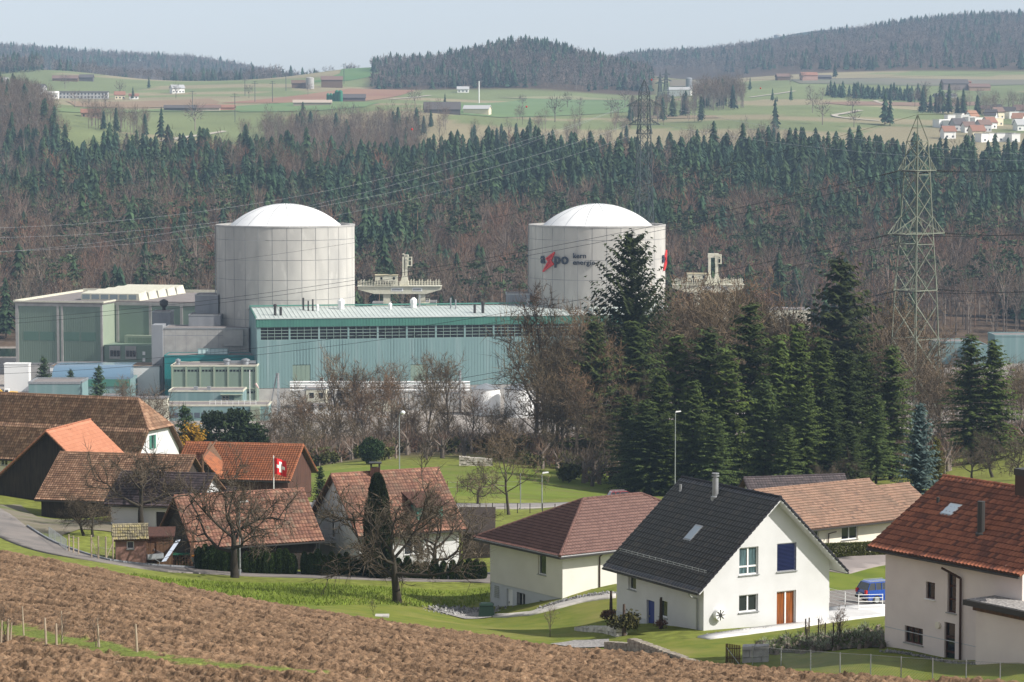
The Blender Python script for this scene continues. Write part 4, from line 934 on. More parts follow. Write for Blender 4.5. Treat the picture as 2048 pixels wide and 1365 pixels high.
def logo_on(root, C0, Rr, a_start, zbase):
    """lettering bent round the wall; a_start: angle (deg, 0 = facing the viewer, + to the right)"""
    def bend(v):
        a = R(a_start) + v[0] / (Rr + .2); rr = Rr + .12 + v[1]
        return (C0.x + rr * math.sin(a), C0.y - rr * math.cos(a), v[2])
    def text(s, x, z, size, off, m, name, depth=.16, space=1.0):
        cu = bpy.data.curves.new('lettering', 'FONT'); cu.body = s; cu.size = size; cu.offset = off; cu.extrude = depth; cu.space_character = space; cu.resolution_u = 4
        ob = bpy.data.objects.new('lettering', cu); link(ob); bpy.context.view_layer.update()
        me = bpy.data.meshes.new_from_object(ob.evaluated_get(bpy.context.evaluated_depsgraph_get())); bpy.data.objects.remove(ob)
        co = [v.co.copy() for v in me.vertices]; org = root_loc(root)
        for v, c in zip(me.vertices, co):
            b = bend((x + c.x, depth - c.z * 1.0, z + c.y)); v.co = Vector(b) - org
        me.materials.clear(); me.materials.append(m); o = link(bpy.data.objects.new(name, me)); o.parent = root; return o
    text('a', -.05, zbase, 4.2, .07, M['logo_d'], 'lettering'); text('po', 5.2, zbase, 4.2, .09, M['logo_d'], 'lettering', space=1.08)
    text('kern', 11.0, zbase + 1.65, 1.95, .02, M['logo_d'], 'lettering', space=1.05); text('energie', 11.0, zbase - .15, 1.95, .02, M['logo_d'], 'lettering', space=1.05)
    # the red bolt: two open triangles that cross
    P = [(5.3, 3.0), (2.45, 1.3), (3.35, .55), (1.15, -2.2), (5.0, -.12), (4.05, .75)]
    mb = MB(); zs = zbase
    def seg(a, b, w=.34):
        a = Vector((a[0], 0, a[1])); b = Vector((b[0], 0, b[1])); d = (b - a).normalized(); n = Vector((-d.z, 0, d.x)) * w / 2; a = a - d * w * .4; b = b + d * w * .4
        K = 4; L = []
        for i in range(K):
            p = a + (b - a) * (i / K); q = a + (b - a) * ((i + 1) / K)
            lo = [bend((v.x, .02, v.z + zs)) for v in (p - n, q - n, q + n, p + n)]; hi = [bend((v.x, .42, v.z + zs)) for v in (p - n, q - n, q + n, p + n)]
            mb.hexa(lo, hi)
    for i in range(6): seg(P[i], P[(i + 1) % 6], .32)
    for (a, b, c) in ((P[0], P[1], P[5]), (P[1], P[2], P[5]), (P[2], P[3], P[4]), (P[2], P[4], P[5])): mb.poly([bend((q[0], .12, q[1] + zs)) for q in (a, b, c)])
    mb.build('logo', M['red'], root)
r1, C1, H1 = reactor(572, 730, 19.0, 'left reactor building, a plain concrete drum under a white dome')
r2, C2, H2 = reactor(1194, 730, 18.75, 'right reactor building, the concrete drum carrying dark lettering and a red bolt', True)
zb = CZ - (526 - YH) * 719 / F
logo_on(r2, C2, 18.75, -55.2, zb); logo_on(r2, C2, 18.75, 68.0, zb)
# grey annexes at the drums
def dirv(deg): return Vector((math.cos(R(deg)), math.sin(R(deg)), 0))
def rect(px, Y, deg, w, d, z=5):
    A = Vector((XW(px, Y, z), Y, 0)); e = dirv(deg); n = Vector((-e.y, e.x, 0)); return [A, A + e * w, A + e * w + n * d, A + n * d]
def zpy(py, Y): return CZ - (py - YH) * Y / F
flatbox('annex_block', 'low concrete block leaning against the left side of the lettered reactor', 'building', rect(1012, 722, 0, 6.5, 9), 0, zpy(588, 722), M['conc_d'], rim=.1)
# long turbine hall
HX = dirv(10.5); HN = Vector((-HX.y, HX.x, 0)); HA = Vector((XW(514, 690, 10), 690, 0)); HL = 112; HD = 17.5
ze = zpy(637.5, 690); zr = zpy(617, 705.5); zb_ = 3.2
hall = thing('turbine_hall', 'long teal clad turbine hall with a dark window band and ribbed pale metal roof', 'hall', HA)
hp = lambda s, z, d: HA + HX * s + HN * d + Vector((0, 0, z))
wb0, wb1 = zpy(681, 690), zpy(655.5, 690)
ops = []; s = 1.0; bays = []
for k in range(14):
    bays.append((s, s + 7.35, wb0, wb1)); s += 7.75
doors = [(9.2, 14.0, zpy(774, 691), zpy(731, 691)), (40.5, 45.2, zpy(772, 698), zpy(729, 698))]
smalls = [(16.4 + 2.62 * k, 17.3 + 2.62 * k, zpy(765, 692), zpy(757.5, 692)) for k in range(3)] + [(35.2, 36.1, zpy(765, 695), zpy(757.5, 695))]
mb = MB(); face_cells(mb, hp, [(0, zb_), (HL, zb_), (HL, wb1 + .01), (0, wb1 + .01)], bays + doors + smalls, 0, .3)
mb.build('lower_wall', M['teal'], hall)
mb = MB(); s = .15
while s < HL:
    lo = zb_
    for seg0, seg1 in ((zb_, wb0 - .05),):
        blk = [o for o in doors + smalls if o[0] - .2 < s < o[1] + .15]
        if not blk: fbox(mb, hp, s, s + .34, seg0, seg1, -.05, .001)
        else:
            o = blk[0]
            if o[2] - seg0 > .2: fbox(mb, hp, s, s + .26, seg0, o[2] - .1, -.09, .001)
            fbox(mb, hp, s, s + .26, o[3] + .1, seg1, -.09, .001)
    s += .8
mb.build('cladding_rib', M['teal'], hall)
mb = MB(); fbox(mb, hp, -.25, HL, wb1 + .05, ze, -.28, .02)
s = 0
while s < HL: fbox(mb, hp, s, s + .3, wb1 + .1, ze - .05, -.36, -.281); s += .8
mb.build('upper_fascia', M['teal_d'], hall)
for b in bays:
    mb = MB(); fbox(mb, hp, b[0], b[1], b[2], b[3], .3, .34); w = mb.build('window', glassmat('dark_hall_glass', (.008, .012, .018), .2) if 'hallglass' not in M else M['hallglass'], hall)
    M['hallglass'] = w.data.materials[0]
    mb = MB()
    for k in range(5): x = b[0] + (b[1] - b[0]) * k / 4; fbox(mb, hp, x - .05, x + .05, b[2], b[3], .02, .299)
    for k in range(5): z = b[2] + (b[3] - b[2]) * k / 4; fbox(mb, hp, b[0], b[1], z - .055, z + .055, .06, .298)
    mb.build('frame', mat('hall_window_frame', (.22, .30, .27)) if 'hf' not in M else M['hf'], w); M.setdefault('hf', bpy.data.materials['hall_window_frame'])
for b in smalls:
    mb = MB(); fbox(mb, hp, b[0], b[1], b[2], b[3], .2, .25); w = mb.build('window', M['hallglass'], hall)
    mb = MB(); [fbox(mb, hp, *q, -.03, .05) for q in ((b[0] - .12, b[0], b[2] - .1, b[3] + .1), (b[1], b[1] + .12, b[2] - .1, b[3] + .1), (b[0], b[1], b[3], b[3] + .1), (b[0], b[1], b[2] - .12, b[2]))]; mb.build('frame', M['white'], w)
for b in doors:
    mb = MB(); fbox(mb, hp, b[0] + .05, b[1] - .05, b[2], b[3] - .05, .1, .2)
    for k in range(1, 4): x = b[0] + (b[1] - b[0]) * k / 4; fbox(mb, hp, x - .04, x + .04, b[2] + .05, b[3] - .1, .06, .099)
    mb.build('gate', M['green_l'], hall)
mb = MB(); fbox(mb, hp, .05, HL, -.5, zb_ - .02, .1, .6); mb.build('plinth', M['conc'], hall)
mb = MB()   # left end wall + far wall
PW = lambda s, z, d: HA + HN * s + HX * d + Vector((0, 0, z))
face_cells(mb, PW, [(0, -1), (HD * 2, -1), (HD * 2, ze), (HD, zr), (0, ze)], []); mb.quad(hp(0, -1, 2 * HD), hp(HL, -1, 2 * HD), hp(HL, ze, 2 * HD), hp(0, ze, 2 * HD)); mb.quad(hp(HL, -1, 0), hp(HL, -1, 2 * HD), hp(HL, ze, 2 * HD), hp(HL, ze, 0))
mb.build('end_wall', M['teal'], hall)
mb = MB(); sl_ = (zr - ze) / HD
roofp = lambda s, d, h: hp(s, (ze + d * sl_ if d <= HD else zr - (d - HD) * sl_) + h, d)
for d0, d1 in ((-.5, HD), (HD, 2 * HD + .5)):
    mb.hexa([roofp(-.3, d0, -.1), roofp(HL, d0, -.1), roofp(HL, d1, -.1), roofp(-.3, d1, -.1)], [roofp(-.3, d0, .1), roofp(HL, d0, .1), roofp(HL, d1, .1), roofp(-.3, d1, .1)])
s = 0
while s < HL - .5:
    a = s; mb.hexa([roofp(a, -.45, .09), roofp(a + .55, -.45, .09), roofp(a + .55, HD, .09), roofp(a, HD, .09)], [roofp(a + .12, -.45, .19), roofp(a + .43, -.45, .19), roofp(a + .43, HD, .19), roofp(a + .12, HD, .19)]); s += 1.15
ro = mb.build('roof', M['aluroof'], hall)
mb = MB(); mb.hexa([roofp(-.4, HD - .5, .42), roofp(HL, HD - .5, .42), roofp(HL, HD + .5, .42), roofp(-.4, HD + .5, .42)], [roofp(-.4, HD - .4, .75), roofp(HL, HD - .4, .75), roofp(HL, HD + .4, .75), roofp(-.4, HD + .4, .75)])
mb.hexa([hp(-.45, ze - .1, -.5), hp(-.2, ze - .1, -.5), hp(-.2, zr, HD), hp(-.45, zr, HD)], [hp(-.45, ze + .35, -.5), hp(-.2, ze + .35, -.5), hp(-.2, zr + .6, HD), hp(-.45, zr + .45, HD)]); mb.build('ridge_flashing', M['teal_d'], ro)
def vent(s, d, h, r, m='grey', hood=0):
    z0 = .1; p = roofp(s, d, z0); mb = MB(); mb.lathe(p, [(r, 0), (r, h)], 8)
    if hood: mb.lathe(p, [(r * hood, h), (r * hood, h + r * 1.2), (r * .4, h + r * 2)], 8)
    mb.build('vent_pipe', M[m], hall)
for s, d, h, r, m, k in ((5.2, 4, 2.4, .35, 'dark', 1.4), (6.7, 4.2, 2.2, .35, 'dark', 0), (13.6, 13, 3.2, .25, 'dark', 0), (14.7, 11, 2.7, .2, 'dark', 0), (15.9, 11, 3.1, .22, 'dark', 0), (17.1, 10.5, 1.2, .3, 'white', 1.3), (23.7, 13, 1.3, .8, 'white', 1.2), (36.8, 12, 1.0, .4, 'white', 1.3),
                     (43.4, 14, 1.2, .8, 'white', 1.2), (45.2, 15, 3.3, .22, 'grey', 0), (53.2, 12, 2.9, .2, 'grey', 0), (54.4, 11, 2.6, .2, 'grey', 0), (58.4, 4, 2.4, .35, 'dark', 0), (60.6, 4, 2.4, .4, 'dark', 1.3), (75.0, 15, 1.3, .4, 'grey', 1.4), (88, 14, 4.0, .42, 'white', 0), (88.9, 14, 4.0, .42, 'white', 0), (100, 14, 4.0, .42, 'white', 0), (100.9, 14, 4.0, .42, 'white', 0)):
    vent(s, d, h, r, m, k)
mb = MB(); p = roofp(91, 14, 0); mb.bar(p, p + Vector((0, 0, 12)), .1, 6, r2=.05); mb.build('lightning_rod', M['grey'], hall)
mb = MB(); A_ = [roofp(90, 2, .3), roofp(112, 2, .3), roofp(112, HD, .3), roofp(86, HD, .3)]; mb.hexa(A_, [p + Vector((0, 0, 1.0)) for p in A_]); mb.build('roof_step', M['aluroof'], ro)
# big pale green building on the left
GX = dirv(-11.5); GN = Vector((-GX.y, GX.x, 0)); GA = Vector((XW(32, 765, 10), 765, 0)); GW = 26.5; gz0 = zpy(727, 765); gz = zpy(604, 765)
gp_ = lambda s, z, d: GA + GX * s + GN * d + Vector((0, 0, z))
gr = thing('fuel_building', 'big pale green flat-roofed building with concrete frame at the left edge', 'building', GA)
def gblock(s0, s1, d0, d1, z0, z1, m, name='wall', root=None):
    b = MB(); b.hexa([gp_(s0, z0, d0), gp_(s1, z0, d0), gp_(s1, z0, d1), gp_(s0, z0, d1)], [gp_(s0, z1, d0), gp_(s1, z1, d0), gp_(s1, z1, d1), gp_(s0, z1, d1)]); return b.build(name, m, root or gr)
gblock(0, GW, 0, 55, -1, gz - .35, M['green_l'])
mb = MB()
for a, b in ((0, .9), (12.6, 13.3), (13.9, 14.5), (GW - .6, GW + .05)): fbox(mb, gp_, a, b, -1, gz - .1, -.25, .1)
fbox(mb, gp_, 0, GW, gz - 1.1, gz - .3, -.22, .12); mb.build('concrete_frame', M['conc'], gr)
mb = MB(); s = .95
while s < GW - .8:
    if not (12.3 < s < 14.6): fbox(mb, gp_, s, s + .28, -.5, gz - 1.15, -.06, .01)
    s += .7
mb.build('cladding_rib', M['green_l'], gr)
M['green_panel'] = mat('green_blind_panel', (.105, .18, .145))
for k, (a, b) in enumerate(((2.4, 6.9), (7.4, 11.9), (14.7, 19.4), (20.0, 24.4))):
    mb = MB(); fbox(mb, gp_, a, b, gz - 11.0, gz - 8.5, -.10, .01); mb.build('panel', M['green_panel'], gr)
mb = MB(); Pg = lambda s, z, d: gp_(GW - d, z, s)
mb.quad(Pg(0, gz0 - 2, -.03), Pg(10, gz0 - 2, -.03), Pg(10, gz, -.03), Pg(0, gz, -.03)); mb.build('side_wall', M['green_y'], gr)
mb = MB(); 
mb.hexa([gp_(-.4, gz - .35, -.4), gp_(GW + .3, gz - .35, -.4), gp_(GW + .3, gz - .35, 10), gp_(-.4, gz - .35, 10)], [gp_(-.4, gz, -.4), gp_(GW + .3, gz, -.4), gp_(GW + .3, gz, 10), gp_(-.4, gz, 10)])
mb.hexa([gp_(-.4, gz - .35, 10.002), gp_(52, gz - .35, 10.002), gp_(52, gz - .35, 55), gp_(-.4, gz - .35, 55)], [gp_(-.4, gz, 10.002), gp_(52, gz, 10.002), gp_(52, gz, 55), gp_(-.4, gz, 55)])
grf = mb.build('roof', M['roofgravel'], gr)
gblock(-.5, .1, -.5, 55, gz + .003, gz + .6, M['offwhite'], 'parapet', grf); gblock(.12, GW, -.5, -.1, gz + .003, gz + .45, M['offwhite'], 'parapet', grf); gblock(GW + .0, GW + .5, -.5, 10, gz + .003, gz + .45, M['offwhite'], 'parapet', grf); gblock(0, 52, 54.5, 55, gz + .003, gz + .9, M['offwhite'], 'parapet', grf)
for k in range(5):   # rooflights
    d = 12 + k * 8.5; mb = MB(); s0, s1 = 15.5, 33.5
    mb.hexa([gp_(s0, gz + .01, d), gp_(s1, gz + .01, d), gp_(s1 + .6, gz + .01, d + 6), gp_(s0, gz + .01, d + 6)], [gp_(s0, gz + 2.0, d), gp_(s1 - .3, gz + 2.0, d), gp_(s1 - .3, gz + 2.5, d + 6.2), gp_(s0, gz + 2.5, d + 6.2)])
    rl = mb.build('rooflight', M['offwhite'], grf)
    if k == 0:
        mb = MB()
        for i in range(6): fbox(mb, gp_, s0 + .4 + i * 2.85, s0 + 2.7 + i * 2.85, gz + .35, gz + 1.7, d - .05, d + .01)
        mb.build('rooflight_glass', glassmat('rooflight_pane', (.2, .25, .27), .25), rl)
# recessed second block
gblock(GW + .1, 52, 10, 54, -1, gz - .36, M['green_l'])
mb = MB()
for a in (GW + .5, GW + 10.5, GW + 20): fbox(mb, gp_, a, a + .8, 2, gz - .3, 9.8, 10.1)
fbox(mb, gp_, GW + .1, 52, gz - 1.2, gz - .35, 9.82, 10.1); mb.build('concrete_frame', M['conc'], gr)
# its low entrance wing with glazed canopy
lw = gblock(GW + .3, GW + 14.5, .2, 9.7, -1, zpy(690, 760), M['green_l'], 'lower_wing')
mb = MB()
for a in (1.6, 6.4):
    fbox(mb, gp_, GW + .3 + a, GW + 3.6 + a, zpy(719, 758), zpy(693, 758), .05, .19)
mb.build('panel', M['conc'], lw)
for a in (1.75, 6.55):
    for k in range(3):
        mb = MB(); fbox(mb, gp_, GW + .45 + a + k * 1.0, GW + 1.3 + a + k * 1.0, zpy(714, 758), zpy(702, 758), -.02, .049); mb.build('window', M['hallglass'], lw)
for k in range(2):
    mb = MB(); fbox(mb, gp_, GW + 11.9, GW + 12.7, zpy(711 + k * 13, 757), zpy(704 + k * 13, 757), .05, .19); mb.build('window', M['white'], lw)
mb = MB(); fbox(mb, gp_, GW + 4, GW + 14.2, zpy(689, 762), zpy(673, 762), 7.0, 9.6); cg = mb.build('glazed_canopy', M['green_y'], gr)
mb = MB()
for k in range(8): fbox(mb, gp_, GW + 5.1 + k * 1.1, GW + 6.1 + k * 1.1, zpy(688, 762), zpy(677, 762), 6.95, 6.999)
mb.build('canopy_glass', glassmat('greenish_glass', (.14, .2, .14), .3), cg)
# concrete blocks between
def cblock(name, label, px0, px1, Y, py_top, depth, m, pyb=None, deg=0, cat='building', **k):
    A = Vector((XW(px0, Y, 8), Y, 0)); w = (px1 - px0) / F * (Y + 5) / max(.2, math.cos(R(deg))); e = dirv(deg); n = Vector((-e.y, e.x, 0)); z0 = 0 if pyb is None else zpy(pyb, Y)
    return flatbox(name, label, cat, [A, A + e * w, A + e * w + n * depth, A + n * depth], z0, zpy(py_top, Y), m, **k)
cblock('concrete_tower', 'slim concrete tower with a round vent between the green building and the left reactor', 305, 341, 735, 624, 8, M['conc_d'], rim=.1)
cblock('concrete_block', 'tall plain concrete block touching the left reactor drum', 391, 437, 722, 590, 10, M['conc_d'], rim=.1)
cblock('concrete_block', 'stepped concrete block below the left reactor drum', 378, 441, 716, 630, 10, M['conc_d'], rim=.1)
cr, _ = cblock('concrete_hall', 'wide panelled concrete hall in front of the left reactor', 327, 497, 708, 657, 12, M['conc'], rim=.15)
A = Vector((XW(327, 708, 8), 708, 0)); mb = MB(); P = lambda s, z, d: A + Vector((s, d, z))
for k in range(8): fbox(mb, P, .3 + k * 2.9, .36 + k * 2.9, 2, zpy(661, 708), -.012, .01)
fbox(mb, P, 0, 22.5, zpy(672, 708), zpy(671, 708), -.011, .01); mb.build('joint', M['conc_d'], cr)
mb = MB(); fbox(mb, P, 16.2, 21.5, zpy(692, 708), zpy(660, 708), -1.0, -.02); mb.build('panel', M['conc'], cr)
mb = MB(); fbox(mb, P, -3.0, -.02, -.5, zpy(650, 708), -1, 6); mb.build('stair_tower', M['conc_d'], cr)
mb = MB(); mb.lathe((XW(327, 737, 20), 738, zpy(622, 735)), [(.5, 0), (.5, .8), (1.2, 1.6), (1.2, 2.6), (.3, 3.1)], 12); mb.build('roof_vent', M['dark'], bpy.data.objects['concrete_tower'])
# turquoise and green office blocks
tb, PS = cblock('turquoise_block', 'turquoise fascia block with a glass barrel skylight on its gravel roof', 329, 512, 698, 712, 9.5, M['teal_b'], rim=.12, rimm=M['teal_b'])
tb2 = MB(); A = Vector((XW(329, 698, 8), 698, 0)); P = lambda s, z, d: A + Vector((s, d, z)); zt = zpy(712, 698)
tb2.hexa([P(8.5, zt + .15, 2), P(16.5, zt + .15, 2), P(16.5, zt + .15, 5), P(8.5, zt + .15, 5)], [P(8.6, zt + 1.6, 2.6), P(16.5, zt + 1.6, 2.6), P(16.5, zt + 1.6, 4.4), P(8.6, zt + 1.6, 4.4)]); sk = tb2.build('skylight', glassmat('skylight_glass', (.35, .45, .45), .15), tb)
tb2 = MB()
for k in range(8): tb2.bar(P(8.7 + k * 1.1, zt + .2, 1.95), P(8.7 + k * 1.1, zt + 1.65, 2.5), .07)
tb2.bar(P(8.5, zt + 1.65, 2.5), P(16.6, zt + 1.65, 2.5), .08); tb2.bar(P(8.5, zt + .2, 1.9), P(16.6, zt + .2, 1.9), .1); tb2.build('skylight_frame', M['teal'], sk)
og, PS = cblock('office_block', 'two-storey green office block with a row of small high windows beside the hall', 342, 513, 685, 732, 11, M['green_l'], rim=.15, rimm=M['offwhite'])
P, ln = PS['front']; mb = MB(); zt = zpy(732, 685)
for k in range(7): x = .1 + k * (ln - .5) / 6; fbox(mb, P, x, x + .4, 0, zt - .1, -.25, .01)
fbox(mb, P, .5, ln - .4, zt - 6.1, zt - 5.8, -.2, .01); mb.build('concrete_frame', M['green_y'], og)
for k in range(6):
    for j in range(4):
        x = .8 + k * (ln - .5) / 6 + j * .85
        mb = MB(); fbox(mb, P, x, x + .6, zt - 1.55, zt - 1.05, -.04, .01); mb.build('window', M['hallglass'], og)
        if k != 4: mb = MB(); fbox(mb, P, x, x + .6, zt - 7.2, zt - 6.7, -.04, .01); mb.build('window', M['hallglass'], og)
for x, y, s in ((1.5, 3, .5), (14.2, 3, .7), (19, 4, .8)):
    mb = MB(); q = P(x, zt, y); mb.lathe(q, [(s, 0), (s, .9), (s * 1.4, 1.0), (s * 1.4, 1.3), (s * .3, 1.6)], 10); mb.build('roof_vent', M['galv'], og)
mb = MB(); fbox(mb, P, 14.5, 21.5, zt + .2, zt + .9, 4.5, 5.2); mb.build('duct', M['galv'], og)
fo, PS = cblock('site_office', 'flat pale teal office with cream-framed window on its terrace', 337, 485, 655, 783, 9, M['teal'], rim=.15, rimm=M['offwhite'])
P, ln = PS['front']; zt = zpy(783, 655)
mb = MB(); fbox(mb, P, 13.3, 15.0, zt - 3.4, zt - 1.3, -.05, .01); w = mb.build('window', M['hallglass'], fo)
mb = MB()
for k in range(3): fbox(mb, P, 13.25 + k * .82, 13.37 + k * .82, zt - 3.45, zt - 1.25, -.1, -.05)
for k in range(4): fbox(mb, P, 13.25, 15.05, zt - 3.45 + k * .72, zt - 3.35 + k * .72, -.11, -.051)
mb.build('frame', M['offwhite'], w)
mb = MB(); fbox(mb, P, 13.0, 18.4, zt - .9, zt - .75, -1.8, 0); mb.build('awning', M['green_y'], fo)
mb = MB(); fbox(mb, P, 16.4, 18.3, zt - 4, zt - .95, -1.5, -.01); mb.build('bay', M['green_l'], fo)
for x, w_ in ((6.0, 1.0), (9.3, .9)):
    mb = MB(); fbox(mb, P, x, x + w_, zt + .02, zt + .9, 2, 3); mb.build('roof_vent', M['galv'], fo)
lo, PS = cblock('lower_office', 'long low pale green office wing in front with a bright end wall', 250, 535, 640, 812, 9, M['teal'], rim=.15, rimm=M['offwhite'])
P, ln = PS['front']; zt = zpy(812, 640)
for k in range(17):
    x = 1.0 + k * 1.75
    if x > 25: break
    for z in ((zt - 3.0), (zt - 5.3)):
        mb = MB(); fbox(mb, P, x, x + 1.35, z, z + 1.2, -.04, .01); mb.build('window', M['glass2'], lo)
mb = MB(); fbox(mb, P, ln - 4.2, ln - 1.9, -1, zt - .3, -1.2, -.01); mb.build('end_pier', M['green_y'], lo)
mb = MB()
for k in range(9):
    x = 20.5 + k * 1.4; mb.bar(P(x, zt + .1, .3), P(x, zt + 1.2, .3), .04)
mb.bar(P(20.5, zt + 1.2, .3), P(31.7, zt + 1.2, .3), .04); mb.bar(P(20.5, zt + .65, .3), P(31.7, zt + .65, .3), .03); mb.build('railing', M['white'], lo)
# low buildings on the left
gh = thing('glazed_hall', 'low green hall with a long curved blue glass roof among small spruces', 'hall', Vector((XW(104, 690, 4), 690, 0)))
A = Vector((XW(104, 690, 4), 690, 0)); P = lambda s, z, d: A + Vector((s, d, z)); ln = 156 / F * 692; z1 = zpy(760, 690)
mb = MB(); fbox(mb, P, 0, ln, -1, z1, 0, 14); mb.build('wall', M['teal'], gh)
mb = MB(); fbox(mb, P, -.1, ln + .1, z1 - 1.8, z1 + .1, -.25, -.002); mb.build('fascia', M['teal_d'], gh)
mb = MB(); N = 8
pr = [(-.2 + 7.0 * (1 - math.cos(k / N * math.pi / 2)), z1 + .1 + 3.3 * math.sin(k / N * math.pi / 2)) for k in range(N + 1)]
for k in range(N): mb.quad(P(0, pr[k][1], pr[k][0]), P(ln, pr[k][1], pr[k][0]), P(ln, pr[k + 1][1], pr[k + 1][0]), P(0, pr[k + 1][1], pr[k + 1][0]))
mb.poly([P(0, z, d) for d, z in pr] + [P(0, z1, 6.8)]); mb.poly([P(ln, z, d) for d, z in pr] + [P(ln, z1, 6.8)]); mb.quad(P(0, pr[-1][1], pr[-1][0]), P(ln, pr[-1][1], pr[-1][0]), P(ln, pr[-1][1] - .1, 14), P(0, pr[-1][1] - .1, 14))
mb.build('glass_roof', glassmat('blue_roof_glass', (.12, .20, .28), .2), gh)
cblock('white_store', 'low white store with a brown gravel roof right of the glass-roofed hall', 100, 318, 705, 733, 12, M['white'], rim=.05, roofm=mat('brown_gravel_roofing', (.26, .17, .11), (.2, .14, .1), .4, 5, .9))
cblock('box_building', 'pale grey-green box building with silver roof edge', 57, 160, 640, 767, 12, M['teal'], rim=.3, rimm=M['galv'])
mb_ = cblock('white_module', 'small white module with grey panels behind the big farmhouse roof', 205, 246, 622, 792, 4, M['white'], rim=.1)
cblock('roofed_walkway', 'long narrow flat roof running behind the farmhouse roof', 195, 333, 618, 797, 4, M['offwhite'], rim=.1, rimm=M['galv'])
cblock('machine_hall', 'white two-storey transformer house behind the bare trees', 606, 720, 655, 815, 9, M['white'], rim=.1, ops={'front': [(1.5 + 2.3 * k, 2.7 + 2.3 * k, 4.0, 5.4, 'dark') for k in range(5)] + [(1.5 + 2.3 * k, 2.7 + 2.3 * k, 1.0, 2.4, 'dark') for k in range(5)]})
cblock('grey_shed', 'low grey shed left of the big green building', 28, 55, 728, 729, 5, M['conc_d'], rim=.05)
cblock('long_wall', 'pale grey precast wall in front of the big green building', 57, 130, 745, 727, 1, M['conc'], rim=.02)
for a, b, y in ((113, 150, 728), (152, 210, 731)): cblock('roof_unit', 'grey ventilation unit on the white store roof, %s' % ('the shorter one' if a == 113 else 'the longer one'), a, b, 712, 726, 3, M['conc'], pyb=734, rim=.03, cat='unit')
for px, Y, lb in ((972, 655, 'left of the two pale storage tanks behind the bare trees'), (1038, 650, 'right of the two pale storage tanks behind the bare trees')):
    p = Vector((XW(px, Y, 3), Y, 0)); h = zpy(778, Y); t = thing('storage_tank', lb, 'tank', p, 'storage tanks in front of the hall')
    mb = MB(); mb.lathe(p, [(3.6, 0), (3.6, h)], 36); mb.build('shell', M['white'], t, smooth=False); mb = MB(); mb.lathe(p, [(3.8, h + .01), (3.8, h + .15), (.1, h + 1.3)], 36); mb.build('tank_roof', M['galv'], t)
# pipe racks and switchgear in front of the hall
gw = thing('pipe_rack', 'grey pipe rack and switchgear frame along the foot of the turbine hall', 'pipe rack', Vector((XW(600, 675, 2), 675, 0)))
mb = MB(); rr = random.Random(4)
for px in range(590, 930, 22):
    x = XW(px, 672, 3); mb.bar((x, 672, 0), (x, 672, 6.2), .14)
    x2 = XW(px + 8, 678, 3); mb.bar((x2, 678, 0), (x2, 678, 6.2), .14)
mb.build('post', M['galv'], gw); mb = MB()
for z, y in ((5.8, 672), (5.2, 673), (6.2, 675), (4.4, 672)): mb.bar((XW(580, y, 4), y, z), (XW(940, y, 4), y, z), .28, 8)
mb.build('pipe', M['white'], gw)
for i, (px, w_, h, Y) in enumerate(((632, 40, 5.2, 668), (905, 28, 4.6, 664), (760, 60, 3.2, 662), (845, 40, 3.8, 665))):
    cblock('plant_cabin', ['grey switch cabin beside the A-frame mast', 'pale cabin left of the storage tanks', 'long low pale cabin behind the bare trees', 'small pale cabin behind the round evergreen bush'][i], px - w_ / 2, px + w_ / 2, Y, YH + (CZ - h) * F / Y, 5, M['conc'] if i % 2 else M['offwhite'], rim=.1)
mast = thing('line_mast', 'grey A-frame line mast standing in front of the hall left corner', 'mast', Vector((XW(556, 655, 3), 655, 0)))
mb = MB(); x = XW(556, 655, 8); zt = zpy(747, 655); 
for a_, b_, r_ in (((x + .3, 655, 0), (x, 655, zt), .28), ((x - 2.2, 655, 0), (x - .3, 655, zt), .16), ((x, 653, 0), (x, 655, zt), .16)): mb = MB(); mb.bar(a_, b_, r_, 6); mb.build('leg', M['grey'], mast)
m2 = MB(); x = XW(920, 660, 8); m2.bar((x, 660, 0), (x, 660, zpy(742, 660)), .3, 6); o = m2.build('line_mast', M['grey'], None, Vector((x, 660, 0))); tag(o, 'plain grey line mast rising behind the bare trees left of the tanks', 'mast')
m2 = MB(); x = XW(499.5, 660, 8); m2.bar((x, 660, 0), (x, 660, zpy(741, 660)), .09, 6); o = m2.build('wind_pole', M['white'], None, Vector((x, 660, 0))); tag(o, 'thin white pole beside a red and white windsock left of the hall', 'pole')
x = XW(511, 658, 8); m2 = MB(); m2.bar((x, 658, zpy(768, 658)), (x + .8, 658, zpy(778, 658)), .32, 8, r2=.15); o = m2.build('windsock', mat('windsock_cloth', (.6, .45, .42)), None, Vector((x, 658, 8))); tag(o, 'small drooping windsock at the left corner of the turbine hall', 'windsock')
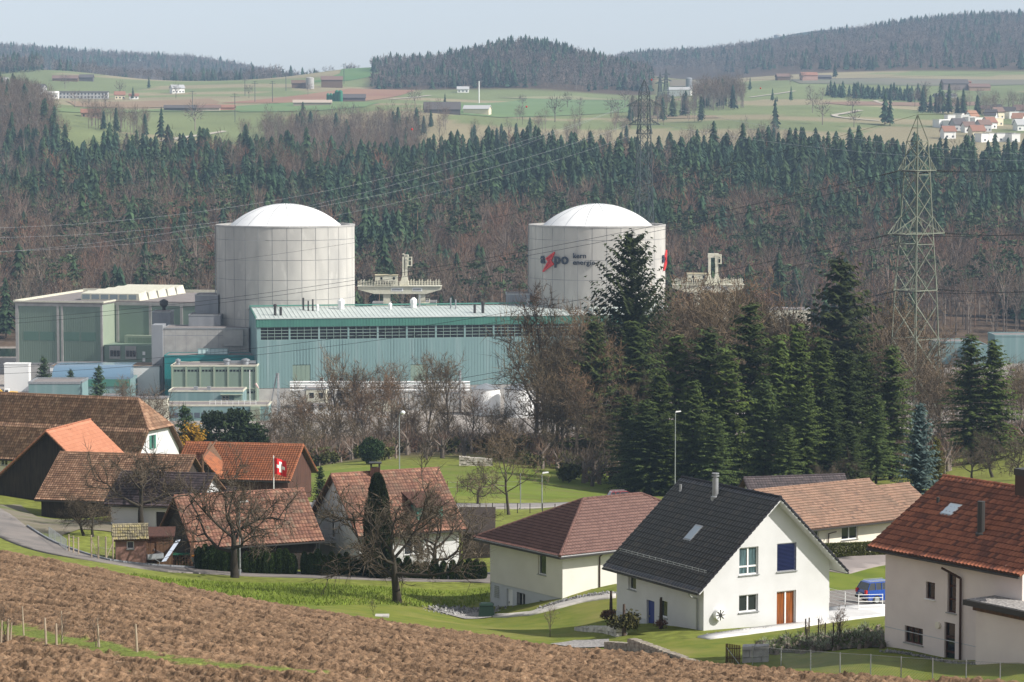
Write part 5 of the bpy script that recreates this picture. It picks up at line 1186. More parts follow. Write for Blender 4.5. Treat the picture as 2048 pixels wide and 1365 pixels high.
# gantry cranes behind the hall
def crane(px0, px1, Y, pyt, pyb, label, portal):
    sc = (Y * CP + 45 * SP) / F; x0 = (px0 - 1024) * sc; wd = (px1 - px0) * sc; z1 = zpy(pyt, Y); z0 = zpy(pyb, Y)
    t = thing('gantry_crane', label, 'crane', Vector((x0 + wd / 2, Y, 0)), 'gantry cranes behind the turbine hall'); P = lambda s, z, d: Vector((x0 + s * wd, Y + d, z)); m = M['offwhite']
    mb = MB(); pl = [(0, z1), (1, z1), (1, z1 - .9), (.82, z0), (.2, z0), (0, z1 - .9)]
    n_ = len(pl); mb.add([P(a, z, 0) for a, z in pl] + [P(a, z, 4) for a, z in pl], [tuple(range(n_))[::-1], tuple(range(n_, 2 * n_))] + [(i, (i + 1) % n_, n_ + (i + 1) % n_, n_ + i) for i in range(n_)]); gd = mb.build('girder', m, t)
    mb = MB(); W_ = lambda a: a / wd
    s = 0.0
    while s <= 1.0001:
        for d in (-.3, 4.3): mb.bar(P(s, z1, d), P(s, z1 + (1.9 if int(s * 30) % 3 else 1.4), d), .07)
        s += .0335
    for z in (.65, 1.25):
        for d in (-.3, 4.3): mb.bar(P(0, z1 + z, d), P(1, z1 + z, d), .06)
    mb.build('railing', m, t)
    mb = MB(); fbox(mb, P, -.01, 1.01, z1 + .003, z1 + .15, -.4, 4.4); mb.build('deck', m, t)
    for a in (.345, .765):
        mb = MB(); mb.hexa([P(a - .03, -1, .5), P(a + .03, -1, .5), P(a + .03, -1, 3.5), P(a - .03, -1, 3.5)], [P(a - .042, z0, .5), P(a + .042, z0, .5), P(a + .042, z0, 3.5), P(a - .042, z0, 3.5)]); mb.build('leg', m, t)
    mb = MB(); fbox(mb, P, .205, .475, z1 + .2, z1 + 3.1, .6, 3.5); hs = mb.build('cabin', m, t)
    mb = MB(); fbox(mb, P, .2, .48, z1 + 3.103, z1 + 3.3, .4, 3.7); mb.build('cabin_roof', mat('crane_cabin_roof', (.5, .44, .3)) if 'ccr' not in M else M['ccr'], hs); M.setdefault('ccr', bpy.data.materials['crane_cabin_roof'])
    for a in (.27, .42):
        mb = MB(); fbox(mb, P, a, a + .025, z1 + 1.9, z1 + 2.6, .56, .61); mb.build('window', M['hallglass'], hs)
    mb = MB()
    for k in range(8):
        a = .22 + k * .03; pts = [P(a + .015 * (math.sin(q) * .0 + q / 3.14), z1 + 1.6 - 1.1 * math.sin(q), .3) for q in np.linspace(0, math.pi, 6)]; mb.path(pts, .09, 4)
    mb.build('cable_loop', M['dark'], t)
    zt = z1 + (9.4 if portal else 9.2)
    mb = MB()
    if portal:
        for a, b in ((.50, .535), (.60, .64)): mb.hexa([P(a - .03, z1 + .15, 1), P(b + .03, z1 + .15, 1), P(b + .03, z1 + .15, 3), P(a - .03, z1 + .15, 3)], [P(a, z1 + 3, 1.3), P(b, z1 + 3, 1.3), P(b, z1 + 3, 2.7), P(a, z1 + 3, 2.7)]); fbox(mb, P, a, b, z1 + 3, zt - 1.8, 1.3, 2.7)
        fbox(mb, P, .495, .645, zt - 1.8, zt - .6, 1.2, 2.8); fbox(mb, P, .64, .68, zt - 1.7, zt - .9, 1.3, 2.0)
    else:
        mb.hexa([P(.50, z1 + .15, 1), P(.615, z1 + .15, 1), P(.615, z1 + .15, 3), P(.50, z1 + .15, 3)], [P(.53, z1 + 3, 1.3), P(.59, z1 + 3, 1.3), P(.59, z1 + 3, 2.7), P(.53, z1 + 3, 2.7)]); fbox(mb, P, .533, .555, z1 + 3, zt, 1.3, 2.7); fbox(mb, P, .565, .592, z1 + 3, zt - .5, 1.3, 2.7)
        fbox(mb, P, .533, .61, zt - .8, zt - .3, 1.3, 2.7)
    hm = mb.build('hoist_mast', m, t)
    mb = MB(); b0, b1 = (.60, .68) if portal else (.60, .645)
    for zz in (zt - 1.0, zt - 2.0, zt - 3.4):
        for (a, c) in ((b0, b1),): mb.bar(P(a, zz, 1.0), P(c, zz, 1.0), .09); mb.bar(P(a, zz, 2.9), P(c, zz, 2.9), .09); mb.bar(P(c, zz, 1.0), P(c, zz, 2.9), .09)
    for a in (b0, b1):
        for d in (1.0, 2.9): mb.bar(P(a, zt - 3.5, d), P(a, zt - .9, d), .09)
    mb.build('platform', m, hm)
    mb = MB()
    for a, w in ((.40, .145), (.655, .12)): fbox(mb, P, a, a + w, z0 + .75, z0 + 1.75, -.06, -.003)
    sg = mb.build('sign_panel', M['white'], gd)
    mb = MB(); rr = random.Random(3)
    for a, w in ((.41, .125), (.663, .10)):
        x = a
        while x < a + w - .008: fbox(mb, P, x, x + .006, z0 + 1.0, z0 + 1.5, -.09, -.061); x += .011
    mb.build('lettering', M['logo_d'], sg)
    mb = MB(); fbox(mb, P, .765, .86, z0 - 2.8, z0 - 2.6, .2, 3); [mb.bar(P(.86, z0 - 2.6, d), P(.86, z0 - 1.4, d), .06) for d in (.2, 3)]; mb.bar(P(.8, z0 - 1.4, .2), P(.86, z0 - 1.4, .2), .06); mb.build('landing', m, t)
crane(716, 882, 748, 573, 588, 'left gantry crane, with a single hoist mast, between the two reactor drums', False)
crane(1346, 1488, 742, 570, 585, 'right gantry crane, with a two-legged hoist portal, beside the lettered drum', True)
for a, b, Y, t_, lb in ((745, 780, 760, 606, 'low building with a red stripe behind the left gantry crane'), (852, 872, 765, 604, 'small white building under the left gantry crane'), (1535, 1620, 800, 618, 'grey-roofed low hall behind the spruces right of the crane')):
    cblock('back_building', lb, a, b, Y, t_, 8, M['offwhite'], rim=.1)
for a, b, Y, t_, lb in ((1870, 1960, 800, 685, 'pale teal low hall seen through the bare trees right of the big pylon'), (1990, 2080, 805, 672, 'teal flat-roofed hall at the far right edge behind bare trees'), (1945, 1975, 790, 692, 'small teal building between the two far right halls')):
    cblock('far_hall', lb, a, b, Y, t_, 12, M['teal'], rim=.3, rimm=M['teal'])
# vehicles and containers in the yard on the left
cn, _ = cblock('container', 'big white container standing by the yellow excavator', 8, 57, 715, 728, 3.2, M['white'], rim=.05, roofm=M['white'], rimm=M['white'], cat='container')
ex_ = thing('excavator', 'small yellow wheeled excavator with a white cab in the yard', 'excavator', Vector((XW(18, 690, 2), 690, 0)))
B = Vector((XW(18, 690, 2), 690, 0)); yel = mat('yellow_paint', (.62, .36, .02), rough=.5)
T = lambda x, y, z: B + Vector((x, y, z))
mb = MB(T); mb.box(-2.1, 2.1, -1, 1, .75, 1.25); ch = mb.build('chassis', M['dark'], ex_)
for x in (-1.5, 1.5):
    for y in (-1.15, 1.15): mb = MB(); mb.bar(T(x, y - .2, .6), T(x, y + .2, .6), .6, 14); mb.build('wheel', M['dark'], ex_)
mb = MB(T); mb.hexa([(.2, -1, 1.3), (2.3, -1, 1.3), (2.3, 1, 1.3), (.2, 1, 1.3)], [(.2, -1, 2.4), (2.1, -1, 2.3), (2.1, 1, 2.3), (.2, 1, 2.4)]); mb.build('engine_cover', yel, ex_)
mb = MB(T); mb.hexa([(-1.3, -1, 1.3), (.15, -1, 1.3), (.15, .5, 1.3), (-1.3, .5, 1.3)], [(-1.0, -.9, 3.1), (.1, -.9, 3.1), (.1, .4, 3.1), (-1.0, .4, 3.1)]); cb = mb.build('cab', M['white'], ex_)
mb = MB(T); mb.box(-.85, -.05, -1.06, -1.0, 1.9, 2.8); mb.build('window', M['hallglass'], cb)
mb = MB(); mb.path([T(-1.2, .7, 1.6), T(-2.9, .7, 3.0), T(-4.0, .7, 2.2), T(-4.2, .7, 1.0)], .24, 6); mb.build('arm', yel, ex_)
mb = MB(T); mb.hexa([(-4.7, .3, .4), (-4.0, .3, .4), (-4.0, 1.1, .4), (-4.7, 1.1, .4)], [(-4.6, .3, 1.1), (-4.1, .3, 1.1), (-4.1, 1.1, 1.1), (-4.6, 1.1, 1.1)]); mb.build('bucket', M['dark'], ex_)
def truck(px, Y, label, bodym, cabm, name='truck', L=6.0, H=2.6, cat='truck'):
    B = Vector((XW(px, Y, 2), Y, Zt(XW(px, Y, 2), Y))); t = thing(name, label, cat, B); T = lambda x, y, z: B + Vector((x, y, z))
    mb = MB(T); mb.box(-L / 2, L / 2 - 1.9, -1.1, 1.1, .9, .9 + H); mb.build('body', bodym, t)
    mb = MB(T); x = L / 2 - 1.8; mb.hexa([(x, -1.05, .6), (x + 1.9, -1.05, .6), (x + 1.9, 1.05, .6), (x, 1.05, .6)], [(x, -1, 2.7), (x + 1.4, -1, 2.7), (x + 1.4, 1, 2.7), (x, 1, 2.7)]); cb = mb.build('cab', cabm, t)
    mb = MB(T); mb.box(x + .4, x + 1.3, -1.08, -1.0, 1.5, 2.4); mb.build('window', M['hallglass'], cb)
    for xx in (-L / 2 + 1, L / 2 - .9):
        for y in (-1, 1): mb = MB(); mb.bar(T(xx, y - .15, .5), T(xx, y + .15, .5), .5, 12); mb.build('wheel', M['dark'], t)
truck(92, 722, 'red lorry half hidden by a small spruce in the yard', M['red'], M['red'], L=5.5, H=1.6)
truck(50, 628, 'dark covered lorry behind the long farmhouse roof', M['logo_d'], M['white'], L=7, H=1.7)
truck(178, 628, 'white van parked beside the grey-green box building', M['white'], M['white'], 'van', 5.5, 1.6, 'van')
truck(790, 610, 'white delivery van half hidden by bare trees on the plant road', M['white'], M['white'], 'van', 5.0, 1.5, 'van')
# person walking by the white store
def person(px, Y, label, h=1.78, top=(.02, .022, .03), leg=(.02, .02, .028)):
    B = Vector((XW(px, Y, 1), Y, Zt(XW(px, Y, 1), Y))); s = h / 1.78
    J = [(0, 0, .92), (0, 0, 1.2), (0, 0, 1.45), (0, 0, 1.55), (0, -.01, 1.64), (0, -.01, 1.76), (.1, 0, .9), (.12, -.12, .5), (.12, -.05, .06), (.13, -.2, .03), (-.1, 0, .9), (-.12, .06, .5), (-.12, .22, .08), (-.12, .08, .03), (.2, 0, 1.42), (.26, .05, 1.14), (.25, -.1, .9), (-.2, 0, 1.42), (-.26, -.02, 1.14), (-.25, -.18, .93)]
    Rd = [.15, .14, .17, .065, .10, .085, .10, .075, .05, .05, .10, .075, .05, .05, .065, .05, .035, .065, .05, .035]
    Eg = [(0, 1), (1, 2), (2, 3), (3, 4), (4, 5), (0, 6), (6, 7), (7, 8), (8, 9), (0, 10), (10, 11), (11, 12), (12, 13), (2, 14), (14, 15), (15, 16), (2, 17), (17, 18), (18, 19)]
    me = bpy.data.meshes.new('person'); me.from_pydata([(x * s, y * s, z * s) for x, y, z in J], Eg, []); o = link(bpy.data.objects.new('person', me)); o.location = B
    md = o.modifiers.new('skin', 'SKIN'); sk = me.skin_vertices[0].data
    for i, r in enumerate(Rd): sk[i].radius = (r * s, r * s)
    sk[0].use_root = True; o.modifiers.new('sub', 'SUBSURF').levels = 1; o.modifiers['sub'].render_levels = 1
    me.materials.append(mat('dark_clothing', top)); tag(o, label, 'person'); return o
person(309, 690, 'person in dark clothes walking past the white store')
# ------------------------------------------------------------------ trees
def tree_mat(name, amt=.35, rough=.9, trans=0):
    m = bpy.data.materials.new(name); n, l = nt(m); b = n['Principled BSDF']; b.inputs['Roughness'].default_value = rough; b.inputs['Specular IOR Level'].default_value = .15
    at = n.new('ShaderNodeAttribute'); at.attribute_name = 'col'; oi = n.new('ShaderNodeObjectInfo')
    mr = n.new('ShaderNodeMapRange'); mr.inputs[3].default_value = 1 - amt; mr.inputs[4].default_value = 1 + amt; l.new(oi.outputs['Random'], mr.inputs[0])
    vm = n.new('ShaderNodeVectorMath'); vm.operation = 'SCALE'; l.new(at.outputs['Color'], vm.inputs[0]); l.new(mr.outputs[0], vm.inputs['Scale']); l.new(vm.outputs[0], b.inputs['Base Color'])
    return m
M['tree'] = tree_mat('tree_colours'); M['wood_mass'] = tree_mat('woodland_colours', 0)
class TB:
    def __init__(s): s.V = []; s.F = []; s.C = []; s.n = 0
    def add(s, V, F_, c):
        V = np.asarray(V, float).reshape(-1, 3); F_ = np.asarray(F_, int).reshape(-1, 3)
        s.V.append(V); s.F.append(F_ + s.n); c = np.asarray(c, float); s.C.append(np.broadcast_to(c, (len(V), 3)).copy()); s.n += len(V)
    def segs(s, S, n, c):
        """S: list of (p0,p1,r0,r1) -> tubes with n sides"""
        if not S: return
        A = np.array([q[0] for q in S], float); B = np.array([q[1] for q in S], float); ra = np.array([q[2] for q in S])[:, None, None]; rb = np.array([q[3] for q in S])[:, None, None]
        D = B - A; D /= np.linalg.norm(D, axis=1, keepdims=True) + 1e-9
        ref = np.where(np.abs(D[:, 2:3]) > .9, np.array([[1., 0, 0]]), np.array([[0., 0, 1.]])); U = np.cross(D, ref); U /= np.linalg.norm(U, axis=1, keepdims=True) + 1e-9; Wv = np.cross(D, U)
        t = 2 * np.pi * np.arange(n) / n; ring = U[:, None] * np.cos(t)[None, :, None] + Wv[:, None] * np.sin(t)[None, :, None]
        V = np.concatenate([A[:, None] + ring * ra, B[:, None] + ring * rb], 1)
        f = []
        for i in range(n): j = (i + 1) % n; f += [(i, j, n + j), (i, n + j, n + i)]
        F_ = np.array(f)[None] + (np.arange(len(S)) * 2 * n)[:, None, None]; s.add(V.reshape(-1, 3), F_.reshape(-1, 3), c)
    def twigs(s, A, D, L, w, c, rg):
        """thin single triangles from A along D"""
        A = np.asarray(A); D = np.asarray(D); r = rg.normal(size=A.shape); U = np.cross(D, r); U /= np.linalg.norm(U, axis=1, keepdims=True) + 1e-9
        w = np.broadcast_to(np.asarray(w, float), (len(A),))[:, None]; L = np.broadcast_to(np.asarray(L, float), (len(A),))[:, None]
        V = np.stack([A + U * w / 2, A - U * w / 2, A + D * L], 1).reshape(-1, 3); s.add(V, np.arange(len(A) * 3).reshape(-1, 3), np.repeat(np.broadcast_to(c, (len(A), 3)), 3, 0))
    def arr(s): return np.concatenate(s.V), np.concatenate(s.F), np.concatenate(s.C)
    def mesh(s, name, m):
        V, F_, C = s.arr(); return np_mesh(name, V, [F_], m, False, {'col': np.concatenate([C, np.ones((len(C), 1))], 1)})
def unit(v): return v / (np.linalg.norm(v) + 1e-9)
def bare(seed, h, r0, style='tall', dens=1.0, tw=.06, bark=(.085, .066, .05), twc=(.11, .085, .066), twl=1.0):
    """bare deciduous tree: returns trunk builder and crown builder"""
    rd = random.Random(seed); rg = np.random.default_rng(seed); trunk, limbs, thin, TA, TD, TL = [], [], [], [], [], []
    P_ = dict(tall=dict(fork=.32, up=.35, n=(9, 6, 5), ln=(.42, .5, .5), ang=(.55, .8, .9), wig=.12), apple=dict(fork=.26, up=.05, n=(7, 7, 6), ln=(.62, .5, .48), ang=(1.05, .95, 1.0), wig=.30), oak=dict(fork=.25, up=.15, n=(8, 7, 6), ln=(.55, .5, .5), ang=(.85, .9, .95), wig=.22))[style]
    def branch(p, d, L, r, lev, out):
        k = 4 if lev < 2 else 3; pts = [p]
        for i in range(k):
            d = unit(d + rg.normal(size=3) * P_['wig'] + np.array((0, 0, P_['up'] * (.25 if style != 'apple' else rd.uniform(-.5, 1.1)))))
            q = pts[-1] + d * (L / k); ra = r * (1 - .75 * i / k); rb = r * (1 - .75 * (i + 1) / k); out.append((pts[-1], q, ra, rb)); pts.append(q)
        return pts, d
    def sub(p, d, L, r, lev):
        pts, dd = branch(p, d, L, r, lev, limbs if lev <= 1 else thin)
        if lev >= 3 or L < .5:
            m = int((5 + rd.random() * 3) * dens)
            for _ in range(m):
                t = rd.random() * (len(pts) - 1); i = min(int(t), len(pts) - 2); q = pts[i] + (pts[i + 1] - pts[i]) * (t - i)
                TA.append(q); v = unit(dd + rg.normal(size=3) * .65 + np.array((0, 0, .15))); TD.append(v); TL.append(L * rd.uniform(.5, 1.0) * twl)
            return
        m = max(3, int(P_['n'][lev] * (.8 + .4 * rd.random()) * (dens if lev == 2 else 1)))
        for j in range(m):
            t = (.25 + .75 * (j + rd.random() * .8) / m) * (len(pts) - 1); i = min(int(t), len(pts) - 2); q = pts[i] + (pts[i + 1] - pts[i]) * (t - i)
            ax = unit(pts[i + 1] - pts[i]); s_ = unit(np.cross(ax, rg.normal(size=3))); a = P_['ang'][min(lev, 2)] * rd.uniform(.6, 1.2)
            sub(q, unit(ax * math.cos(a) + s_ * math.sin(a)), L * P_['ln'][min(lev, 2)] * rd.uniform(.7, 1.25), r * .48, lev + 1)
    p = np.zeros(3); d = np.array((rd.uniform(-.06, .06), rd.uniform(-.06, .06), 1.0)); tp = [p - np.array((0, 0, .4))]; K = 6
    trunk_len = h * (.78 if style == 'tall' else .5)
    for i in range(K):
        d = unit(d + rg.normal(size=3) * P_['wig'] * .35); d[2] = abs(d[2]); q = tp[-1] + d * trunk_len / K; ra = r0 * (1.15 if i == 0 else 1) * (1 - .7 * i / K); rb = r0 * (1 - .7 * (i + 1) / K)
        trunk.append((tp[-1], q, ra, rb)); tp.append(q)
    n0 = P_['n'][0]; az = rd.random() * 6.28
    for j in range(n0):
        t = (P_['fork'] * h / trunk_len + (1 - P_['fork'] * h / trunk_len) * (j / (n0 - 1.0)) * .98); t = min(t, .97) * K; i = min(int(t), K - 1); q = tp[i] + (tp[i + 1] - tp[i]) * (t - i)
        az += 2.4; ang = P_['ang'][0] * rd.uniform(.8, 1.15) * (1 - .45 * j / n0 if style == 'tall' else 1 - .35 * j / n0)
        v = np.array((math.cos(az) * math.sin(ang), math.sin(az) * math.sin(ang), math.cos(ang)))
        sub(q, v, h * P_['ln'][0] * rd.uniform(.8, 1.15) * (1 - .35 * j / n0), r0 * .42 * (1 - .4 * j / n0), 1)
    T_ = TB(); T_.segs(trunk, 8, bark); C_ = TB(); C_.segs(limbs, 5, bark); C_.segs(thin, 3, [.5 * (a + b) for a, b in zip(bark, twc)])
    C_.twigs(TA, TD, TL, tw, np.array(twc) * rg.uniform(.75, 1.3, (len(TA), 1)), rg)
    return T_, C_
def spruce(seed, h, r, col=(.030, .050, .022), whorl=.55, tuft=.55, trunk_bare=.1, dens=1.0, droop=.35, top=1.0, w=1.0, shape=.85, gap=0.0):
    rg = np.random.default_rng(seed); z = trunk_bare * h; A, B, C_, K = [], [], [], []
    T_ = TB(); n = 8; T_.segs([((0, 0, -.4), (0, 0, h * .5), h * .014 + .05, h * .009 + .03), ((0, 0, h * .5), (0, 0, h * .98), h * .009 + .03, .02)], 6, (.07, .05, .04))
    tb = TB(); br = []
    while z < h - .25:
        f = (z - trunk_bare * h) / (h * (1 - trunk_bare)); L0 = r * (1 - f) ** shape * (1 if f > .12 else .75 + 2 * f) + .18
        nb = max(4, int((7 if L0 > 1 else 5) * dens)); a0 = rg.uniform(0, 6.28)
        for k in range(nb):
            if rg.random() < gap: continue
            a = a0 + 2 * np.pi * k / nb + rg.normal() * .25; L = L0 * rg.uniform(.50, 1.18); zz = z + rg.normal() * whorl * .75
            m = max(3, int(L / (tuft * .42))); t = (np.arange(m) + rg.random(m)) / m
            rad = t * L; up = .10 * L * t - droop * L * t ** 2 * (1 - .8 * f) + .18 * L * t ** 3 + f * .25 * L * t
            P = np.stack([np.cos(a) * rad, np.sin(a) * rad, zz + up], 1); side = np.array((-np.sin(a), np.cos(a), 0.)); outw = np.array((np.cos(a), np.sin(a), 0.))
            wd = tuft * (1.15 - .55 * t) * rg.uniform(.7, 1.2, m) * w
            for sgn in (-1, 1):
                tip = P + side[None] * (sgn * wd * .95)[:, None] + outw[None] * (wd * .45)[:, None] + np.array((0, 0, -1.))[None] * (wd * rg.uniform(.15, .85, m))[:, None]
                b0 = P - outw[None] * (wd * .30)[:, None] + np.array((0, 0, .06)); b1 = P + outw[None] * (wd * .45)[:, None]
                V = np.stack([b0, b1, tip], 1); cc = np.array(col)[None] * rg.uniform(.6, 1.5, (m, 1)) * (1 + np.array((.35, .18, -.1))[None] * (rg.random((m, 1)) * t[:, None]))
                tb.add(V.reshape(-1, 3), np.arange(m * 3), np.repeat(cc, 3, 0))
            if L > 1: br.append(((0, 0, zz), tuple(P[len(P) // 2]), .05, .02))
            e = P[-1]; tb.add([e - side * wd[-1] * .4, e + side * wd[-1] * .4, e + outw * wd[-1] * 1.1 - np.array((0, 0, wd[-1] * .3))], [0, 1, 2], np.array(col) * rg.uniform(.8, 1.4))
        z += whorl * (1 - .35 * f) * rg.uniform(.8, 1.2)
    tb.segs(br, 3, (.06, .045, .035))
    tb.twigs([(0, 0, h - .9)] * 5, np.array([(rg.normal() * .15, rg.normal() * .15, 1) for _ in range(5)]), 1.1, .22, np.array(col), rg)
    return T_, tb
def leafy(seed, rx, ry, rz, n, sz, col, base=0., trunk=None, lumps=9):
    """foliage mass: leaf-sized faces on several overlapping lumps"""
    rg = np.random.default_rng(seed); tb = TB(); L = []
    for i in range(lumps):
        u = rg.normal(size=3); u /= np.linalg.norm(u); c = u * np.array((rx, ry, rz)) * rg.uniform(.25, .55); L.append((c + np.array((0, 0, base + rz)), rg.uniform(.45, .65)))
    A = []
    for c, k in L:
        m = n // lumps; u = rg.normal(size=(m, 3)); u /= np.linalg.norm(u, axis=1, keepdims=True); A.append(c + u * np.array((rx, ry, rz)) * k * (rg.random((m, 1)) ** .25))
    A = np.concatenate(A); A = A[A[:, 2] > base]
    n_ = len(A); e1 = rg.normal(size=(n_, 3)); e1 /= np.linalg.norm(e1, axis=1, keepdims=True); e2 = np.cross(e1, rg.normal(size=(n_, 3))); e2 /= np.linalg.norm(e2, axis=1, keepdims=True); s_ = sz * rg.uniform(.6, 1.4, (n_, 1))
    V = np.stack([A - e1 * s_ * .5, A + e1 * s_ * .5, A + e2 * s_], 1).reshape(-1, 3)
    tb.add(V, np.arange(n_ * 3), np.repeat(np.array(col)[None] * rg.uniform(.55, 1.5, (n_, 1)), 3, 0)); return tb
# low versions for the woods
def con_low(seed, h, r, lv=12, m=8, col=(.026, .050, .028), sh=.9):
    rg = np.random.default_rng(seed); tb = TB(); tb.segs([((0, 0, 0), (0, 0, h * .9), .3, .05)], 3, (.07, .05, .04))
    z0 = .14 * h
    for k in range(lv):
        f = k / lv; z = z0 + (h - z0) * f; L = r * (1 - f) ** sh * rg.uniform(.8, 1.15) + .25; a = rg.uniform(0, 6.28) + 2 * np.pi * np.arange(m) / m + rg.normal(size=m) * .2; LL = L * rg.uniform(.6, 1.2, m); dz = (h - z0) / lv
        tip = np.stack([np.cos(a) * LL, np.sin(a) * LL, z - LL * .32 + rg.normal(size=m) * .3], 1); hw = LL * (3.2 / m); s = np.stack([-np.sin(a), np.cos(a), 0 * a], 1)
        top = np.stack([np.cos(a) * LL * .05, np.sin(a) * LL * .05, np.full(m, z + dz * 1.3)], 1)
        mid = np.stack([np.cos(a) * LL * .62, np.sin(a) * LL * .62, z + dz * .1 - LL * .12], 1)
        c = np.array(col)[None] * rg.uniform(.6, 1.45, (m, 1))
        tb.add(np.stack([top, mid + s * hw[:, None], mid - s * hw[:, None]], 1).reshape(-1, 3), np.arange(3 * m), np.repeat(c, 3, 0))
        tb.add(np.stack([tip, mid + s * hw[:, None] * .9, mid - s * hw[:, None] * .9], 1).reshape(-1, 3), np.arange(3 * m), np.repeat(c * 1.1, 3, 0))
    return tb.arr()
def bare_low(seed, h, r, n=150, w=.16, L=2.6, col=(.125, .088, .060), cb=.35, limbs=9, tc=None):
    rg = np.random.default_rng(seed); tb = TB(); tc = tc or (.17, .14, .118)
    S = [((0, 0, 0), (0, 0, h * .55), .28, .16)]
    for k in range(limbs):
        a = rg.uniform(0, 6.28); z = h * rg.uniform(.25, .6); q = np.array((math.cos(a) * r * .6, math.sin(a) * r * .6, min(h * .92, z + h * rg.uniform(.2, .4)))); S.append(((0, 0, z), q, .13, .04))
    tb.segs(S, 3, tc); u = rg.normal(size=(n, 3)); u /= np.linalg.norm(u, axis=1, keepdims=True); cz = h * (1 + cb) / 2; rz = h * (1 - cb) / 2
    A = u * np.array((r, r, rz)) * (rg.random((n, 1)) ** .45) * .85 + np.array((0, 0, cz)); D = u * np.array((1, 1, .7)) + np.array((0, 0, .75)) + rg.normal(size=(n, 3)) * .35; D /= np.linalg.norm(D, axis=1, keepdims=True)
    c = np.array(col)[None] * rg.uniform(.6, 1.45, (n, 1)); tb.twigs(A, D, L * rg.uniform(.6, 1.3, n), w, c, rg); return tb.arr()
def pine_low(seed, h, r):
    rg = np.random.default_rng(seed); tb = TB(); tb.segs([((0, 0, 0), (rg.normal() * .4, 0, h * .9), .22, .08)], 4, (.24, .15, .10))
    for k in range(7):
        c = np.array((rg.normal() * r * .45, rg.normal() * r * .45, h * rg.uniform(.68, .98))); m = 16; A = c + rg.normal(size=(m, 3)) * np.array((r * .35, r * .35, .7)); D = rg.normal(size=(m, 3)); D[:, 2] = np.abs(D[:, 2]) * .5; D /= np.linalg.norm(D, axis=1, keepdims=True)
        tb.twigs(A, D, 1.7, .9, np.array((.045, .065, .03))[None] * rg.uniform(.6, 1.5, (m, 1)), rg)
    return tb.arr()
def merge(name, protos, plc, kind='stuff'):
    """plc: list of (proto index, x, y, z, rot, scale, (tint rgb))"""
    Vs, Fs, Cs = [], [], []; n = 0; plc = np.array(plc, float)
    for pi in np.unique(plc[:, 0]).astype(int):
        V, F_, C = protos[pi]; q = plc[plc[:, 0] == pi]; c, s = np.cos(q[:, 4])[:, None], np.sin(q[:, 4])[:, None]; sc = q[:, 5][:, None]
        X = (V[None, :, 0] * c - V[None, :, 1] * s) * sc + q[:, 1][:, None]; Y = (V[None, :, 0] * s + V[None, :, 1] * c) * sc + q[:, 2][:, None]; Z = V[None, :, 2] * sc + q[:, 3][:, None]
        Vs.append(np.stack([X, Y, Z], -1).reshape(-1, 3)); Fs.append((F_[None] + (np.arange(len(q)) * len(V))[:, None, None]).reshape(-1, 3) + n); n += len(V) * len(q)
        Cs.append((C[None] * q[:, None, 6:9]).reshape(-1, 3))
    V = np.concatenate(Vs); C = np.concatenate(Cs); o = link(bpy.data.objects.new(name, np_mesh(name, V, [np.concatenate(Fs)], M['wood_mass'], False, {'col': np.concatenate([C, np.ones((len(C), 1))], 1)}))); return tag(o, kind=kind)
# ---- the big wood behind the plant
rg = np.random.default_rng(11)
protos = [con_low(1, 23, 5.2, 15, 12, sh=.5), con_low(2, 21, 4.9, 14, 12, (.026, .050, .030), .5), con_low(3, 25, 5.2, 16, 12, (.032, .055, .026), .55), con_low(4, 21, 4.8, 14, 12, (.038, .060, .026), .45),
          bare_low(5, 23, 4.6), bare_low(6, 20, 4.2, 160, .16, 2.4, (.145, .088, .058)), bare_low(7, 25, 4.4, 150, .15, 2.8, (.12, .092, .068)), bare_low(8, 21, 4.8, 170, .15, 2.3, (.125, .092, .062), .25),
          pine_low(9, 25, 3.6), pine_low(10, 23, 4.2), con_low(12, 15, 3.8, 8, 8, (.03, .052, .024), .7)]
sp = 7.4; pl = []
ys = np.arange(886, 1448, sp)
for yy in ys:
    for xx in np.arange(-.255 * yy, .255 * yy, sp):
        pl.append((xx + rg.uniform(-.45, .45) * sp, yy + rg.uniform(-.45, .45) * sp))
pl = np.array(pl); pz = terr(pl[:, 0], pl[:, 1]); ppx = 1024 + F * pl[:, 0] / (pl[:, 1] * CP + (CZ - pz) * SP)
nz = fbm(pl[:, 0] / 34, pl[:, 1] / 40, 3, 42); n2 = fbm(pl[:, 0] / 90, pl[:, 1] / 90, 2, 17)
pc = np.full(len(pl), .05); up = np.clip((pl[:, 1] - 1110 - 60 * (n2 - .5) * 2) / 90, 0, 1); hi = np.where(ppx > 640, 1.12, .70); pc = pc + (hi - .10) * up
pc = np.where((ppx > 665) & (ppx < 860) & (pl[:, 1] > 1000) & (pl[:, 1] < 1075), .95, pc); pc = np.where((ppx > 1450) & (ppx < 1560) & (pl[:, 1] > 1040) & (pl[:, 1] < 1110), np.maximum(pc, .4), pc)
pc = np.clip(pc + (nz - .5) * (1.5 + .9 * up), .02, .985)
trees = []
for i in range(len(pl)):
    x, y = pl[i]; z = pz[i] - .3; u = rg.random(); s = rg.uniform(.78, 1.15)
    v = rg.uniform(.75, 1.25)
    if u < pc[i]: k = int(rg.integers(0, 4)); t = (v, v, v * rg.uniform(.85, 1.15)); s *= rg.uniform(.72, 1.08)
    elif u < pc[i] + .10 and y < 1250: k = int(rg.integers(8, 10)); t = (v, v, v)
    elif u < pc[i] + .13: k = 10; t = (v, v, v)
    else:
        k = int(rg.integers(4, 8)); rr_ = rg.random(); t = (v * 1.0, v * .95, v * .95) if rr_ < .7 else ((v * 1.3, v * .9, v * .75) if rr_ < .85 else (v * .95, v, v * .9))
    trees.append((k, x, y, z, rg.uniform(0, 6.28), s, *t))
